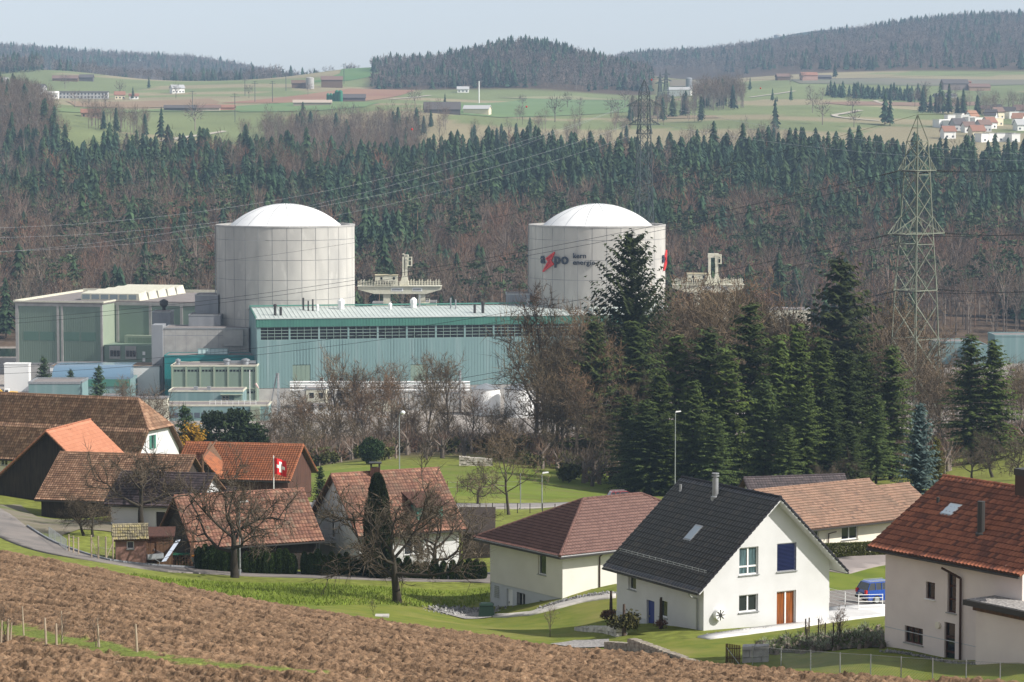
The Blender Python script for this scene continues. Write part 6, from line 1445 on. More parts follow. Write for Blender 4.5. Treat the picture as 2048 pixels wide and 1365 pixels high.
def visible(px, y): return not ((430 < px < 712 and y < 1010) or (1052 < px < 1332 and y < 1010) or (px < 430 and y < 0)) and 5 < px < 2043
order = np.argsort(pl[:, 1]); cnt = {'c': 0, 'b': 0, 'p': 0}; rest = []; lim = {'c': 190, 'b': 180, 'p': 50}; singles = []
for i in order:
    k = trees[i][0]; g = 'c' if k < 4 or k == 10 else ('b' if k < 8 else 'p')
    if visible(ppx[i], pl[i, 1]) and cnt[g] < lim[g] and not (1060 < ppx[i] < 1800 and pl[i, 1] < 960): cnt[g] += 1; singles.append((g, trees[i]))
    else: rest.append(trees[i])
merge('forest', protos, rest)
pm = {}
for i, (V, F_, C) in enumerate(protos): pm[i] = np_mesh('woodland_tree', V, [F_], M['tree'], False, {'col': np.concatenate([C, np.ones((len(C), 1))], 1)})
NM = {'c': ('forest_spruce', 'dark spruce in the wood behind the power station', 'tree', 'spruces of the wood behind the power station'), 'b': ('forest_beech', 'bare brown tree in the wood behind the power station', 'tree', 'bare trees of the wood behind the power station'), 'p': ('forest_pine', 'pine with a bare pale trunk in the wood behind the power station', 'tree', 'pines of the wood behind the power station')}
for g, t in singles:
    nm, lb, ct, gp = NM[g]; o = bpy.data.objects.new(nm, pm[int(t[0])]); link(o); o.location = t[1:4]; o.rotation_euler.z = t[4]; o.scale = (t[5],) * 3; tag(o, lb, ct, gp)
# ---- far woods on the hills
fl2 = []
far_p = [con_low(21, 22, 5.6, 5, 6, sh=.7), con_low(22, 18, 5.2, 4, 6, sh=.65), bare_low(23, 20, 5.5, 46, .75, 4.2, (.115, .092, .082), .3, 3), bare_low(24, 18, 5.0, 44, .75, 3.8, (.11, .095, .088), .25, 3), bare_low(25, 20, 5.5, 46, .7, 4.0, (.125, .097, .082), .3, 3)]
fl = []
def fill(px0, px1, y0, y1, sp, pcon, test=None, sc=(.8, 1.15), seed=0):
    near = y1 < 2400
    rg = np.random.default_rng(100 + seed); P = []
    for yy in np.arange(y0, y1, sp):
        xs = np.arange((px0 - 1024) / F * yy, (px1 - 1024) / F * yy, sp); P.append(np.stack([xs + rg.uniform(-.45, .45, len(xs)) * sp, yy + rg.uniform(-.45, .45, len(xs)) * sp], 1))
    P = np.concatenate(P); z = terr(P[:, 0], P[:, 1]); px = 1024 + F * P[:, 0] / (P[:, 1] * CP + (CZ - z) * SP); py = YH + (CZ - z) * F / P[:, 1]
    ok = np.ones(len(P), bool) if test is None else test(px, py, P[:, 1]); nz = fbm(P[:, 0] / 55, P[:, 1] / 75, 3, 7 + seed); pc = np.clip(pcon(px, py, P[:, 1]) + (nz - .5) * 1.6, .02, .97)
    for i in np.where(ok)[0]:
        v = rg.uniform(.75, 1.25); con = rg.random() < pc[i]; k = (int(rg.integers(0, 4)) if con else int(rg.integers(4, 8))) if near else (int(rg.integers(0, 2)) if con else int(rg.integers(2, 5))); (fl2 if near else fl).append((k, P[i, 0], P[i, 1], z[i] - .5, rg.uniform(0, 6.28), rg.uniform(*sc), v, v, v))
NB = lambda px: (np.interp(px, [740, 770, 830, 900, 1290, 1330], [0, 0, 0, 0, 0, 0]))
fill(752, 1300, 2640, 3080, 8.2, lambda px, py, Y: np.interp(px, [750, 860, 1000, 1290], [.25, .10, .40, .3]), lambda px, py, Y: (py < 190 - 6 * np.sin(px / 60)) & (px > 752 + 14 * np.sin(Y / 40)), (.5, .85), seed=1)
fill(1235, 2260, 3120, 4560, 13.0, lambda px, py, Y: np.where(Y > 4250, .25, .08), lambda px, py, Y: (py < 150 - 8 * (px > 1500) * (px < 1700) * 1.0), (.6, .95), seed=2)
fill(-150, 640, 3800, 4880, 14.0, lambda px, py, Y: .16 + 0 * px, lambda px, py, Y: py < 172 + 6 * np.sin(px / 30), (.65, 1.0), seed=3)
fill(-150, 125, 1470, 1960, 8.0, lambda px, py, Y: .30 + 0 * px, lambda px, py, Y: (px + (py - 200) * -.75 < 75), (.7, 1.0), seed=4)
fill(190, 850, 1490, 1760, 8.2, lambda px, py, Y: .06 + 0 * px, lambda px, py, Y: (fbm(px / 70, Y / 50, 3, 3) > .50) & ((px > 470) | (px < 300)), (.55, .85), seed=5)
fill(540, 840, 1600, 1800, 7.6, lambda px, py, Y: .05 + 0 * px, None, (.7, 1.0), seed=6)
fill(-100, 90, 2900, 3100, 9, lambda px, py, Y: .4 + 0 * px, None, (.7, 1.0), seed=7)
fill(1290, 1490, 2050, 2350, 8.5, lambda px, py, Y: .05 + 0 * px, lambda px, py, Y: ((px - 1440) / 55) ** 2 + ((Y - 2200) / 110) ** 2 < 1, (.85, 1.2), seed=8)
fill(1270, 1400, 1900, 2030, 9, lambda px, py, Y: .1 + 0 * px, lambda px, py, Y: fbm(px / 20, Y / 30, 2, 3) > .45, (.6, .9), seed=9)
fill(1660, 1850, 2380, 2470, 10, lambda px, py, Y: .45 + 0 * px, None, (.45, .7), seed=10)
fill(1850, 2060, 2120, 2180, 11, lambda px, py, Y: .0 + 0 * px, None, (.7, 1.0), seed=11)
fill(850, 1290, 1640, 1900, 15, lambda px, py, Y: .04 + 0 * px, lambda px, py, Y: fbm(px / 40, Y / 60, 2, 13) > .52, (.5, .85), seed=12)
fill(1380, 1640, 1600, 1760, 11, lambda px, py, Y: .05 + 0 * px, lambda px, py, Y: fbm(px / 40, Y / 60, 2, 33) > .45, (.5, .8), seed=13)
fill(430, 720, 3150, 3500, 11, lambda px, py, Y: .1 + 0 * px, lambda px, py, Y: fbm(px / 60, Y / 60, 2, 3) > .5, (.6, .9), seed=14)
fill(120, 560, 3050, 3350, 11, lambda px, py, Y: .12 + 0 * px, lambda px, py, Y: fbm(px / 60, Y / 60, 2, 53) > .5, (.6, .9), seed=15)
merge('distant_woods', far_p, fl); merge('hillside_woods', protos, fl2)
pf = [np_mesh('meadow_tree', V, [F_], M['tree'], False, {'col': np.concatenate([C, np.ones((len(C), 1))], 1)}) for V, F_, C in [bare_low(31, 13, 5, 110, .25, 2.4, (.10, .075, .06), .2), bare_low(32, 11, 4.2, 100, .25, 2.2, (.11, .085, .07), .2), con_low(33, 16, 3.2, 8, 7), con_low(34, 12, 3.0, 7, 7)]]
for (px, py, k, s) in [(352,197,0,1.1),(130,178,0,1.2),(210,215,1,1),(240,196,0,1.3),(266,199,2,.7),(498,196,0,1),(616,191,0,1),(150,215,1,1.2),(166,216,1,.8),(178,214,1,.8),(390,262,0,1.6),(323,283,2,1.3),(298,178,2,.8),(830,216,0,1.3),(890,212,2,.6),(1045,216,1,1),(1135,216,1,1.2),(1160,222,1,1),(1222,235,0,1.2),(1236,237,1,1.2),(1250,216,0,1.3),(1110,245,0,1.6),(1040,240,1,1),(1500,182,2,.8),(1545,203,2,.7),(1554,204,3,.4),(1582,203,2,.8),(1620,197,1,1.1),(1645,200,1,1),(1830,214,0,1.2),(1705,228,0,1.3),(1625,226,0,1.3),(1645,250,0,1.5),(1708,255,1,1.2),(1550,262,2,1.4),(1770,250,2,1.6),(1780,252,2,1.3),(1340,216,0,1.1),(1850,200,0,1.4),(1910,200,0,1.2),(1960,205,1,1.2),(1605,165,1,1),(1580,170,1,1),(1670,157,2,1.2),(1715,300,2,1)]:
    p = G(px, py, y0=1350); o = bpy.data.objects.new('meadow_tree', pf[k]); link(o); o.location = p; o.scale = (s,) * 3; o.rotation_euler.z = px * .7
    tag(o, 'small dark conifer standing alone on the far farmland' if k > 1 else 'small bare tree standing alone on the far farmland', 'tree', 'lone conifers on the far farmland' if k > 1 else 'lone bare trees on the far farmland')
# ---- larger trees near the camera
def proto_tree(T_, C_, cm=None): return T_.mesh('trunk', M['tree']), C_.mesh('crown', M['tree'])
def plant(name, label, cat, loc, pr, s=1.0, rot=0.0, group=None, sz=None):
    t = thing(name, label, cat, loc, group); t.scale = (s, s, sz or s); t.rotation_euler.z = rot
    for nm, me in zip(('trunk', 'crown'), pr): o = link(bpy.data.objects.new(nm, me)); o.parent = t
    return t
SPR = [proto_tree(*spruce(s, 25, r_, c, .72, .82, .09, 1.25, .50, shape=sh, gap=.10)) for s, r_, c, sh in ((41, 5.6, (.048, .070, .019), .62), (42, 4.9, (.056, .082, .019), .66), (43, 6.0, (.042, .063, .019), .58))]
SPR.append(proto_tree(*spruce(44, 25, 7.6, (.040, .054, .018), .75, .9, .06, 1.2, .32, shape=.7, gap=.10)))
def by_top(px, pyt, Y, Hp): # scale so that the tip reaches photo row pyt
    b = GP(px, Y); zt = CZ - (pyt - YH) * Y / F; return b, (zt - b.z) / Hp
sl_ = [(1350,668,372,0,.95,'spruce at the left end of the spruce row, beside the lamp'),(1318,742,364,1,1.1,'shorter spruce filling the left flank of the spruce row'),(1290,800,360,2,1.1,'lowest dark spruce at the left foot of the spruce row'),(1415,655,370,2,1.0,'broad spruce with the wide crown in the left part of the row'),(1452,700,366,1,1.1,'narrow spruce squeezed right of the broadest spruce'),
 (1497,604,378,0,.92,'tallest spruce of the row, standing above its neighbours'),(1556,672,374,1,1.0,'spruce just right of the tallest one in the row'),(1592,650,380,1,.95,'slim pointed spruce in the middle of the row'),(1640,678,374,1,1.05,'slender spruce below the big lone spruce crown'),(1692,700,368,2,.95,'full spruce right of the middle of the row'),
 (1725,706,372,0,.9,'dark spruce in front of the pylon foot'),(1782,690,372,0,.95,'right-hand end spruce of the long row'),(1528,760,360,2,.9,'low spruce standing in front of the tallest one'),(1612,770,358,0,.9,'low spruce standing in front of the slim pointed one'),(1660,780,360,2,.85,'low bushy spruce in front of the row, right part'),(1752,790,360,2,.8,'low spruce at the foot of the right-hand end spruce'),
 (1940,668,392,0,1.0,'left of the two spruces at the right edge meadow'),(1986,682,392,1,1.15,'right of the two spruces at the right edge meadow'),(1255,790,368,0,1.0,'dark spruce hidden among bare trees left of the row'),
 (1385,760,358,0,.95,'low spruce in front of the broadest spruce'),(1680,516,440,3,1.0,'big lone spruce with upturned tiers rising behind the row'),(1188,640,405,3,.85,'olive-green spruce among bare trees in front of the hall end'),(1270,640,410,0,1.1,'dense spruce right below the ragged fir'),(1300,830,358,2,1.2,'low dark spruce at the far left foot of the row'),(1340,850,356,1,1.2,'lowest spruce directly behind the tall street lamp'),(1268,850,360,2,1.1,'bushy low spruce where the thicket meets the row'),(1430,830,355,2,1.1,'small full spruce in front of the squeezed narrow one'),(1575,850,355,0,1.1,'small spruce at the centre foot of the row'),(1700,850,356,2,1.1,'small spruce at the right foot of the row'),]
for i, (px, pyt, Y, k, wsc, lb) in enumerate(sl_):
    b, s = by_top(px, pyt, Y, 25.0); plant('spruce_tree', lb, 'spruce', b, SPR[k], s * wsc * (1.36 if k < 3 else 1.25), i * 1.3, 'tall spruces beyond the road', s)
FIR = proto_tree(*spruce(47, 30, 7.0, (.034, .048, .018), .62, .72, .36, 1.35, -.5, shape=.5, gap=.18, w=1.1))
b, s = by_top(1262, 470, 425, 30.0); plant('fir_tree', 'ragged old fir with upswept branches in front of the lettered reactor', 'fir', b, FIR, s, .6)
BSP = proto_tree(*spruce(48, 12, 3.0, (.055, .085, .085), .38, .55, .02, 1.3, .25, shape=.75))
b, s = by_top(1838, 808, 290, 12.0); plant('blue_spruce', 'blue spruce with silvery foliage beside the tan bungalow', 'spruce', b, BSP, s * 1.1, 0, None, s)
b, s = by_top(1872, 880, 294, 12.0); plant('yew_tree', 'olive-green conifer tucked behind the blue spruce', 'conifer', b, proto_tree(*spruce(58, 12, 2.8, (.060, .060, .015), .38, .5, .02, 1.3, .2, shape=.6)), s, 0)
SSP = proto_tree(*spruce(49, 8, 2.1, (.035, .06, .025), .32, .42, .03, 1.2, .25))
b, s = by_top(641, 934, 290, 8.0); plant('small_spruce', 'small spruce standing on the meadow beside the orange-roofed barn', 'spruce', b, SSP, s)
for i, (px, t, Y, lb) in enumerate(((198,730,640,'biggest of the small spruces before the glass-roofed hall'),(142,738,660,'smallest spruce before the glass-roofed hall'),(88,712,668,'small spruce in front of the red lorry'),(372,808,420,'bluish spruce behind the farmhouse gable'))):
    b, s = by_top(px, t, Y, 8.0); plant('small_spruce', lb, 'spruce', b, BSP if i == 3 and False else SSP, s, i)
b, s = by_top(386, 850, 395, 8.0); plant('golden_cypress', 'golden yellow-green conifer bush behind the farmhouse', 'conifer', b, proto_tree(*spruce(50, 8, 3.2, (.20, .115, .012), .32, .5, .02, 1.3, -.5, shape=.6)), s)
tk = TB(); tk.segs([((0, 0, -.5), (.6, 0, 4), .35, .25), ((.6, 0, 4), (-.4, 0, 8), .25, .15), ((.2, 0, 5), (3.5, 0, 8), .15, .08), ((0, 0, 5.5), (-3.6, .5, 7.5), .15, .08)], 6, (.20, .12, .08))
lf = TB()
for c, r_ in (((-3.4, 0, 7.6), 2.4), ((-1.2, .5, 9.6), 2.6), ((1.4, 0, 10.0), 2.6), ((3.6, 0, 8.2), 2.6), ((5.0, .5, 6.2), 2.0), ((1.5, -1, 7.6), 2.2), ((-4.8, 0, 5.6), 1.6), ((3.4, 0, 5.6), 1.8)):
    V, F_, C = leafy(int(c[0] * 10) + 77, r_ * 1.2, r_, r_ * .75, 1100, .42, (.040, .062, .022), -r_ * .75).arr(); lf.add(V + np.array(c), F_, C)
b, s = by_top(450, 812, 430, 12.2); plant('pine_tree', 'spreading dark pine with forked pinkish trunk behind the orange-roofed barn', 'pine', b, proto_tree(tk, lf), s)
# cypress
cy = leafy(60, 1.25, 1.25, 4.6, 9000, .20, (.024, .036, .014), 0, lumps=14); V, F_, C = cy.arr()
rg = np.random.default_rng(5); n_ = 14000; zz = rg.random(n_) ** .8 * 9.0; rr_ = 1.35 * np.sin(np.clip((zz + .9) / 9.9, 0, 1) * np.pi) ** .45 * (1 - .35 * zz / 9); a = rg.random(n_) * 6.28; rr_ = rr_ * (.85 + .15 * rg.random(n_)) * (1 + .12 * np.sin(a * 5 + zz * 2)); A = np.stack([np.cos(a) * rr_, np.sin(a) * rr_, zz], 1); D = np.stack([np.cos(a) * .3, np.sin(a) * .3, np.ones(n_)], 1) + rg.normal(size=(n_, 3)) * .25; D /= np.linalg.norm(D, axis=1, keepdims=True)
cyt = TB(); cyt.twigs(A, D, .38, .17, np.array((.028, .040, .014))[None] * rg.uniform(.5, 1.6, (n_, 1)), rg); tt_ = TB(); tt_.segs([((0, 0, -.3), (0, 0, 8), .15, .03)], 6, (.08, .06, .05))
b, s = by_top(756, 948, 218, 9.3); CYP = proto_tree(tt_, cyt); plant('cypress_tree', 'tall dark columnar cypress in front of the white cottage', 'cypress', b, CYP, s * 1.0, 0, None, s)
# thuja hedge plants along the road
n_ = 1500; zz = rg.random(n_) * 1.75; rr_ = .36 * np.sin(np.clip((zz + .35) / 2.1, 0, 1) * np.pi) ** .5; a = rg.random(n_) * 6.28; A = np.stack([np.cos(a) * rr_, np.sin(a) * rr_, zz], 1); D = np.stack([np.cos(a) * .3, np.sin(a) * .3, np.ones(n_)], 1) + rg.normal(size=(n_, 3)) * .3; D /= np.linalg.norm(D, axis=1, keepdims=True)
th = TB(); th.twigs(A, D, .22, .11, np.array((.035, .058, .014))[None] * rg.uniform(.5, 1.6, (n_, 1)), rg); tt_ = TB(); tt_.segs([((0, 0, -.2), (0, 0, 1.5), .05, .02)], 5, (.08, .06, .05)); THU = proto_tree(tt_, th)
hp_ = [398,411,424,438,452,468,494,507,520,533,546,559,572,584,609,622,636,650,664,678,693,709,724,741,760,778,796,815,833,851,869,887,905,922,938,952,965]
for i, px in enumerate(hp_):
    b = GP(px, 219.5); plant('thuja', 'columnar thuja in the dark row before the %s' % ('barn' if px < 600 else 'white cottage'), 'hedge plant', b, THU, rg.uniform(.9, 1.15) * (1 if px < 600 else .92), i * 2.1, 'thujas before the %s' % ('barn' if px < 600 else 'white cottage'), rg.uniform(.95, 1.2) * (1 if px < 700 else .85))
# orchard trees
AP = [proto_tree(*bare(s, 7.5, .30, 'apple', 1.35, .034, (.05, .042, .032), (.105, .082, .058))) for s in (71, 72, 73)]
def at_base(px, py): return G(px, py, y1=450)
plant('apple_tree', 'gnarled bare apple tree on the grass before the dark barn', 'fruit tree', at_base(470, 1156), AP[0], 1.34, .3, 'bare fruit trees')
plant('apple_tree', 'bare apple tree with a stout straight trunk in the middle of the lawn', 'fruit tree', at_base(796, 1206), AP[1], 1.32, 1.0, 'bare fruit trees')
plant('apple_tree', 'old bare tree with crooked limbs in front of the slate-roofed house', 'fruit tree', at_base(284, 1060), AP[2], 1.20, 2.0, 'bare fruit trees')
plant('apple_tree', 'thin pollarded tree leaning over the thujas by the white cottage', 'fruit tree', at_base(868, 1158), AP[0], 1.05, 3.4, 'bare fruit trees')
for i, (px, py, s, lb) in enumerate(((168,1072,.55,'small bare shrub tree behind the garden fence'),(186,1074,.5,'smaller bare shrub tree nearest the garden fence gate'),(955,1010,.6,'small bare tree beside the far road'),(1985,955,.85,'bare fruit tree on the meadow at the right edge'),(1945,965,.7,'bare fruit tree left of the right edge one'),(2035,960,.8,'bare fruit tree half cut by the right edge'),(1700,975,.6,'small bare fruit tree behind the tan bungalow'),(1650,985,.55,'low bare fruit tree over the bungalow roof'),(655,1120,.5,'low bare bush tree before the cottage balcony'),(112,800,.8,'bare round tree behind the long farmhouse roof'))):
    b = at_base(px, py) if py > 900 else GP(px, 420); plant('apple_tree', lb, 'fruit tree', b, AP[(i + 1) % 3], s * (1.25 if py < 900 else 1), i * 1.9, 'bare fruit trees')
# bare trees in the belt before the plant
BT = [proto_tree(*bare(s, 15, .26, st, d, .062, (.11, .09, .072), c, 1.1)) for s, st, d, c in ((81, 'tall', 1.0, (.14, .10, .06)), (82, 'tall', 1.1, (.12, .09, .056)), (83, 'oak', 1.0, (.11, .08, .052)), (84, 'tall', 1.0, (.155, .098, .058)), (85, 'oak', .9, (.13, .10, .06)))]
bt = []
rg = np.random.default_rng(23)
for px in np.arange(545, 1060, 22): bt.append((px + rg.uniform(-7, 7), rg.uniform(780, 860), rg.uniform(425, 500)))
for px in np.arange(640, 900, 36): bt.append((px + rg.uniform(-7, 7), rg.uniform(725, 770), rg.uniform(450, 520)))
for px in np.arange(1070, 1330, 14): bt.append((px + rg.uniform(-6, 6), rg.uniform(630, 720), rg.uniform(400, 470)))
for px in np.arange(1330, 1800, 13): bt.append((px + rg.uniform(-6, 6), rg.uniform(590, 650) + 20 * math.sin(px / 40), rg.uniform(430, 500)))
for px in np.arange(1800, 2120, 13): bt.append((px + rg.uniform(-6, 6), rg.uniform(690, 790), rg.uniform(415, 500)))
for px in np.arange(1080, 1300, 16): bt.append((px + rg.uniform(-6, 6), rg.uniform(760, 850), rg.uniform(385, 410)))
bt += [(1018, 858, 286), (1075, 615, 430), (1110, 640, 415), (1850, 640, 470), (250, 770, 560), (310, 790, 480), (285, 800, 560), (620, 850, 410)]
for i, (px, t, Y) in enumerate(bt):
    if 1590 < px < 1780 and t < 700: t = 668 + (i % 3) * 12; Y = 455 + (i % 4) * 12
    b, s = by_top(px, t, Y, 14.6); s = max(.35, s); k = i % 5
    side = 'in the belt before the storage tanks' if px < 1060 else ('in the thicket around the spruces' if px < 1800 else 'in the thicket at the right below the pylon')
    if (px, t, Y) == (1018, 858, 286): plant('bare_tree', 'wide bare oak with a thick trunk standing alone beside the far road', 'tree', b, BT[2], s * 1.15, 0, None, s); continue
    plant('bare_tree', 'bare brown tree ' + side, 'tree', b, BT[k], s * rg.uniform(.85, 1.05) * (1.2 if s < .8 else 1), rg.uniform(0, 6.28), 'bare trees ' + side, s)
# undergrowth
ug = [bare_low(91, 3.2, 1.6, 90, .05, 1.1, (.14, .095, .07), .0, 4), bare_low(92, 4.0, 1.8, 100, .055, 1.3, (.12, .09, .066), .0, 5), bare_low(93, 2.6, 1.5, 80, .05, 1.0, (.17, .085, .055), .0, 4)]
gb = leafy(94, 1.6, 1.4, 1.3, 300, .35, (.06, .065, .02)).arr(); ug.append(gb)
U = []
for _ in range(900):
    Y = rg.uniform(404, 520); px = rg.uniform(520, 2150); U.append((px, Y))
for _ in range(160):
    U.append((rg.uniform(1050, 1900), rg.uniform(372, 404)))
for _ in range(120): U.append((rg.uniform(-50, 560), rg.uniform(430, 600)))
pu = []
for px, Y in U:
    p = GP(px, Y); k = int(rg.integers(0, 4)) if rg.random() < .9 else 3; k = k if rg.random() > .1 or k != 3 else 1; v = rg.uniform(.7, 1.3); pu.append((k, p.x, p.y, p.z - .1, rg.uniform(0, 6.28), rg.uniform(.7, 1.5), v, v, v))
merge('undergrowth', ug, pu)
# round evergreen bush, garden shrubs
t = TB(); t.segs([((0, 0, -.2), (0, 0, 2), .15, .08)], 5, (.07, .05, .04)); b, s = by_top(741, 872, 396, 4.6); plant('evergreen_bush', 'round dark evergreen bush at the far edge of the meadow', 'bush', b, proto_tree(t, leafy(95, 2.3, 2.3, 2.3, 6000, .24, (.030, .055, .016))), s)
b = at_base(1248, 1272); plant('garden_shrub', 'loose evergreen shrub at the corner of the black-roofed house', 'shrub', b, proto_tree(t, leafy(96, 1.1, 1.1, .9, 900, .15, (.07, .065, .025))), 1.0)
b = at_base(1222, 1240); plant('garden_shrub', 'reddish twiggy shrub left of the black-roofed house', 'shrub', b, proto_tree(t, leafy(97, 1.0, .7, .4, 1500, .10, (.13, .07, .045))), 1.0)
b = at_base(1322, 1258); plant('garden_shrub', 'tiny dark red shrub beside the blue door', 'shrub', b, proto_tree(t, leafy(98, .5, .5, .35, 500, .08, (.09, .045, .035))), 1.0)
def hedge(name, label, p, q, w, h, col, seed, n):
    rg = np.random.default_rng(seed); p = np.array(p); q = np.array(q); L = np.linalg.norm(q - p); d = (q - p) / L; nn = np.array((-d[1], d[0])); u = rg.random(n) * L; v = (rg.random(n) - .5) * w; zz = rg.random(n) * h; f = rg.integers(0, 3, n); v = np.where(f == 0, -w / 2 + rg.random(n) * .08, v); zz = np.where(f == 1, h - rg.random(n) * .08, zz)
    xy = p[None] + d[None] * u[:, None] + nn[None] * v[:, None]; z = terr(xy[:, 0], xy[:, 1]) + zz; A = np.stack([xy[:, 0], xy[:, 1], z], 1); D = rg.normal(size=(n, 3)); D[:, 2] += .4; D /= np.linalg.norm(D, axis=1, keepdims=True)
    tb = TB(); tb.twigs(A, D, .16, .10, np.array(col)[None] * rg.uniform(.5, 1.6, (n, 1)), rg); V, F_, C = tb.arr(); org = np.array((*p, Zt(*p))); me = np_mesh(name, V - org, [F_], M['tree'], False, {'col': np.concatenate([C, np.ones((len(C), 1))], 1)}); o = link(bpy.data.objects.new(name, me)); o.location = org; tag(o, label, 'hedge')
a = tp(-1.6, -1.0, 0); b = tp(-1.6, 10.5, 0); hedge('hedge', 'low clipped brown-green hedge in front of the cream bungalow', (a.x, a.y), (b.x, b.y), .8, 1.15, (.07, .075, .02), 5, 16000)
# shaggy grass tufts on the meadow by the road
def tufts():
    rg = np.random.default_rng(3); Pm = gpoly([(240,1147),(420,1164),(700,1172),(1000,1172),(1000,1195),(640,1213),(560,1208)]); xs = [p[0] for p in Pm]; ys = [p[1] for p in Pm]; n = 26000
    x = rg.uniform(min(xs), max(xs), n); y = rg.uniform(min(ys), max(ys), n); k = inpoly(x, y, Pm) & (rg.random(n) < .3 + .9 * fbm(x * .5, y * .5, 3, 4)); x = x[k]; y = y[k]; z = terr(x, y)
    A = np.stack([x, y, z], 1); D = rg.normal(size=A.shape) * .35 + np.array((0, 0, 1.)); D /= np.linalg.norm(D, axis=1, keepdims=True); tb = TB(); tb.twigs(A, D, rg.uniform(.12, .32, len(A)), .07, np.array((.15, .20, .03))[None] * rg.uniform(.7, 1.3, (len(A), 1)), rg)
    o = link(bpy.data.objects.new('grass', tb.mesh('grass', M['wood_mass']))); tag(o, kind='stuff')
tufts()

# loose stones along the house walls
def stones(name, line, w, n, sz, seed):
    rg = np.random.default_rng(seed); tb = TB(); P = [np.array(p) for p in line]
    for _ in range(n):
        i = int(rg.integers(0, len(P) - 1)); t = rg.random(); q = P[i] + (P[i + 1] - P[i]) * t; x, y = q + rg.normal(size=2) * w; z = Zt(x, y) + .03; s_ = sz * rg.uniform(.5, 1.5); o = rg.normal(size=(4, 3)) * .25 + np.array([(-.5, -.4, 0), (.5, -.4, 0), (0, .6, 0), (0, 0, .7)]); tb.add(o * s_ + np.array((x, y, z)), [(0, 1, 3), (1, 2, 3), (2, 0, 3), (0, 2, 1)], np.array((.27, .265, .26)) * rg.uniform(.4, 1.4))
    tag(link(bpy.data.objects.new(name, tb.mesh(name, M['wood_mass']))), kind='stuff')
stones('gravel', [G(*p, y1=300)[:2] for p in ((1085, 1219), (1110, 1209), (1150, 1199), (1190, 1192), (1232, 1188))], .35, 900, .16, 1)
stones('gravel', [G(*p, y1=300)[:2] for p in ((885, 1226), (930, 1222), (975, 1226))], .9, 900, .18, 2)
stones('gravel', [G(*p, y1=300)[:2] for p in ((1408, 1273), (1470, 1266), (1540, 1258))], .12, 500, .10, 3)
stones('gravel', [G(*p, y1=300)[:2] for p in ((1770, 1304), (1850, 1316), (1950, 1330))], .18, 500, .10, 4)
# ------------------------------------------------------------------ pylons and lines
M['pyl'] = mat('pylon_paint', (.20, .215, .165), (.15, .165, .13), .8, 4, .6, metal=.2)
M['net'] = mat('fence_wire', (.16, .17, .17))
M['pylg'] = mat('galvanised_pylon', (.07, .085, .085), (.05, .065, .065), .8, 4, .6, metal=.2)
M['wire'] = mat('cable', (.035, .035, .038), rough=.6); M['wire_l'] = mat('pale_cable', (.42, .44, .46), rough=.5)
def pylon(label, base, H, prof, arms, yaw, r, m, nm='pylon', group=None, panels=None):
    base = Vector(base); t = thing(nm, label, 'pylon', base, group); cy, sy = math.cos(R(yaw)), math.sin(R(yaw))
    def wd(z): return float(np.interp(z, [p[0] for p in prof], [p[1] for p in prof]))
    def P(x, y, z): return base + Vector((x * cy - y * sy, x * sy + y * cy, z))
    def cor(z): w = wd(z) / 2; return [P(-w, -w, z), P(w, -w, z), P(w, w, z), P(-w, w, z)]
    zs = [0.0]
    while zs[-1] < prof[-2][0] - .5: zs.append(min(zs[-1] + max(1.6, wd(zs[-1]) * 1.05), prof[-2][0]))
    mb = MB()
    for i in range(4): 
        mb = MB()
        for a, b in zip(zs[:-1], zs[1:]): mb.bar(cor(a)[i], cor(b)[i], r * 1.5, 4)
        mb.build('leg', m, t)
    mb = MB()
    for k, (a, b) in enumerate(zip(zs[:-1], zs[1:])):
        A, B = cor(a), cor(b)
        for i in range(4):
            j = (i + 1) % 4; mb.bar(A[i], B[j], r); mb.bar(A[j], B[i], r)
            if k % 3 == 2: mb.bar(B[i], B[j], r)
    top = P(0, 0, prof[-1][0]); 
    for c in cor(zs[-1]): mb.bar(c, top, r * 1.3)
    mid = (zs[-1] + prof[-1][0]) / 2
    C1 = [c + (top - c) * .5 for c in cor(zs[-1])]
    for i in range(4): mb.bar(C1[i], C1[(i + 1) % 4], r); mb.bar(cor(zs[-1])[i], cor(zs[-1])[(i + 1) % 4], r)
    mb.build('brace', m, t); tips = []
    for (z, L, rise) in arms:
        mb = MB(); w = wd(z) / 2; hz = rise
        for sg in (-1, 1):
            T = P(sg * L, 0, z); T0 = P(sg * L, -.5, z); T1 = P(sg * L, .5, z); tips.append(T)
            for y in (-w, w):
                mb.bar(P(sg * w, y, z), T0 if y < 0 else T1, r * 1.4); mb.bar(P(sg * wd(z + hz) / 2, (1 if y > 0 else -1) * wd(z + hz) / 2, z + hz), T0 if y < 0 else T1, r * 1.2)
                for f in (.33, .66):
                    q = P(sg * (w + (L - w) * f), y * (1 - f) + (.5 if y > 0 else -.5) * f, z); u = P(sg * (w + (L - w) * (f - .2)), y * (1 - f + .2), z + hz * (1 - f + .2)); mb.bar(q, u, r)
            mb.bar(T0, T1, r)
            for f in (.33, .66): mb.bar(P(sg * (w + (L - w) * f), -w * (1 - f) - .5 * f, z), P(sg * (w + (L - w) * f), w * (1 - f) + .5 * f, z), r)
        mb.bar(P(-w, -w, z), P(w, -w, z), r * 1.4); mb.bar(P(-w, w, z), P(w, w, z), r * 1.4); mb.build('crossarm', m, t)
    return t, tips, top
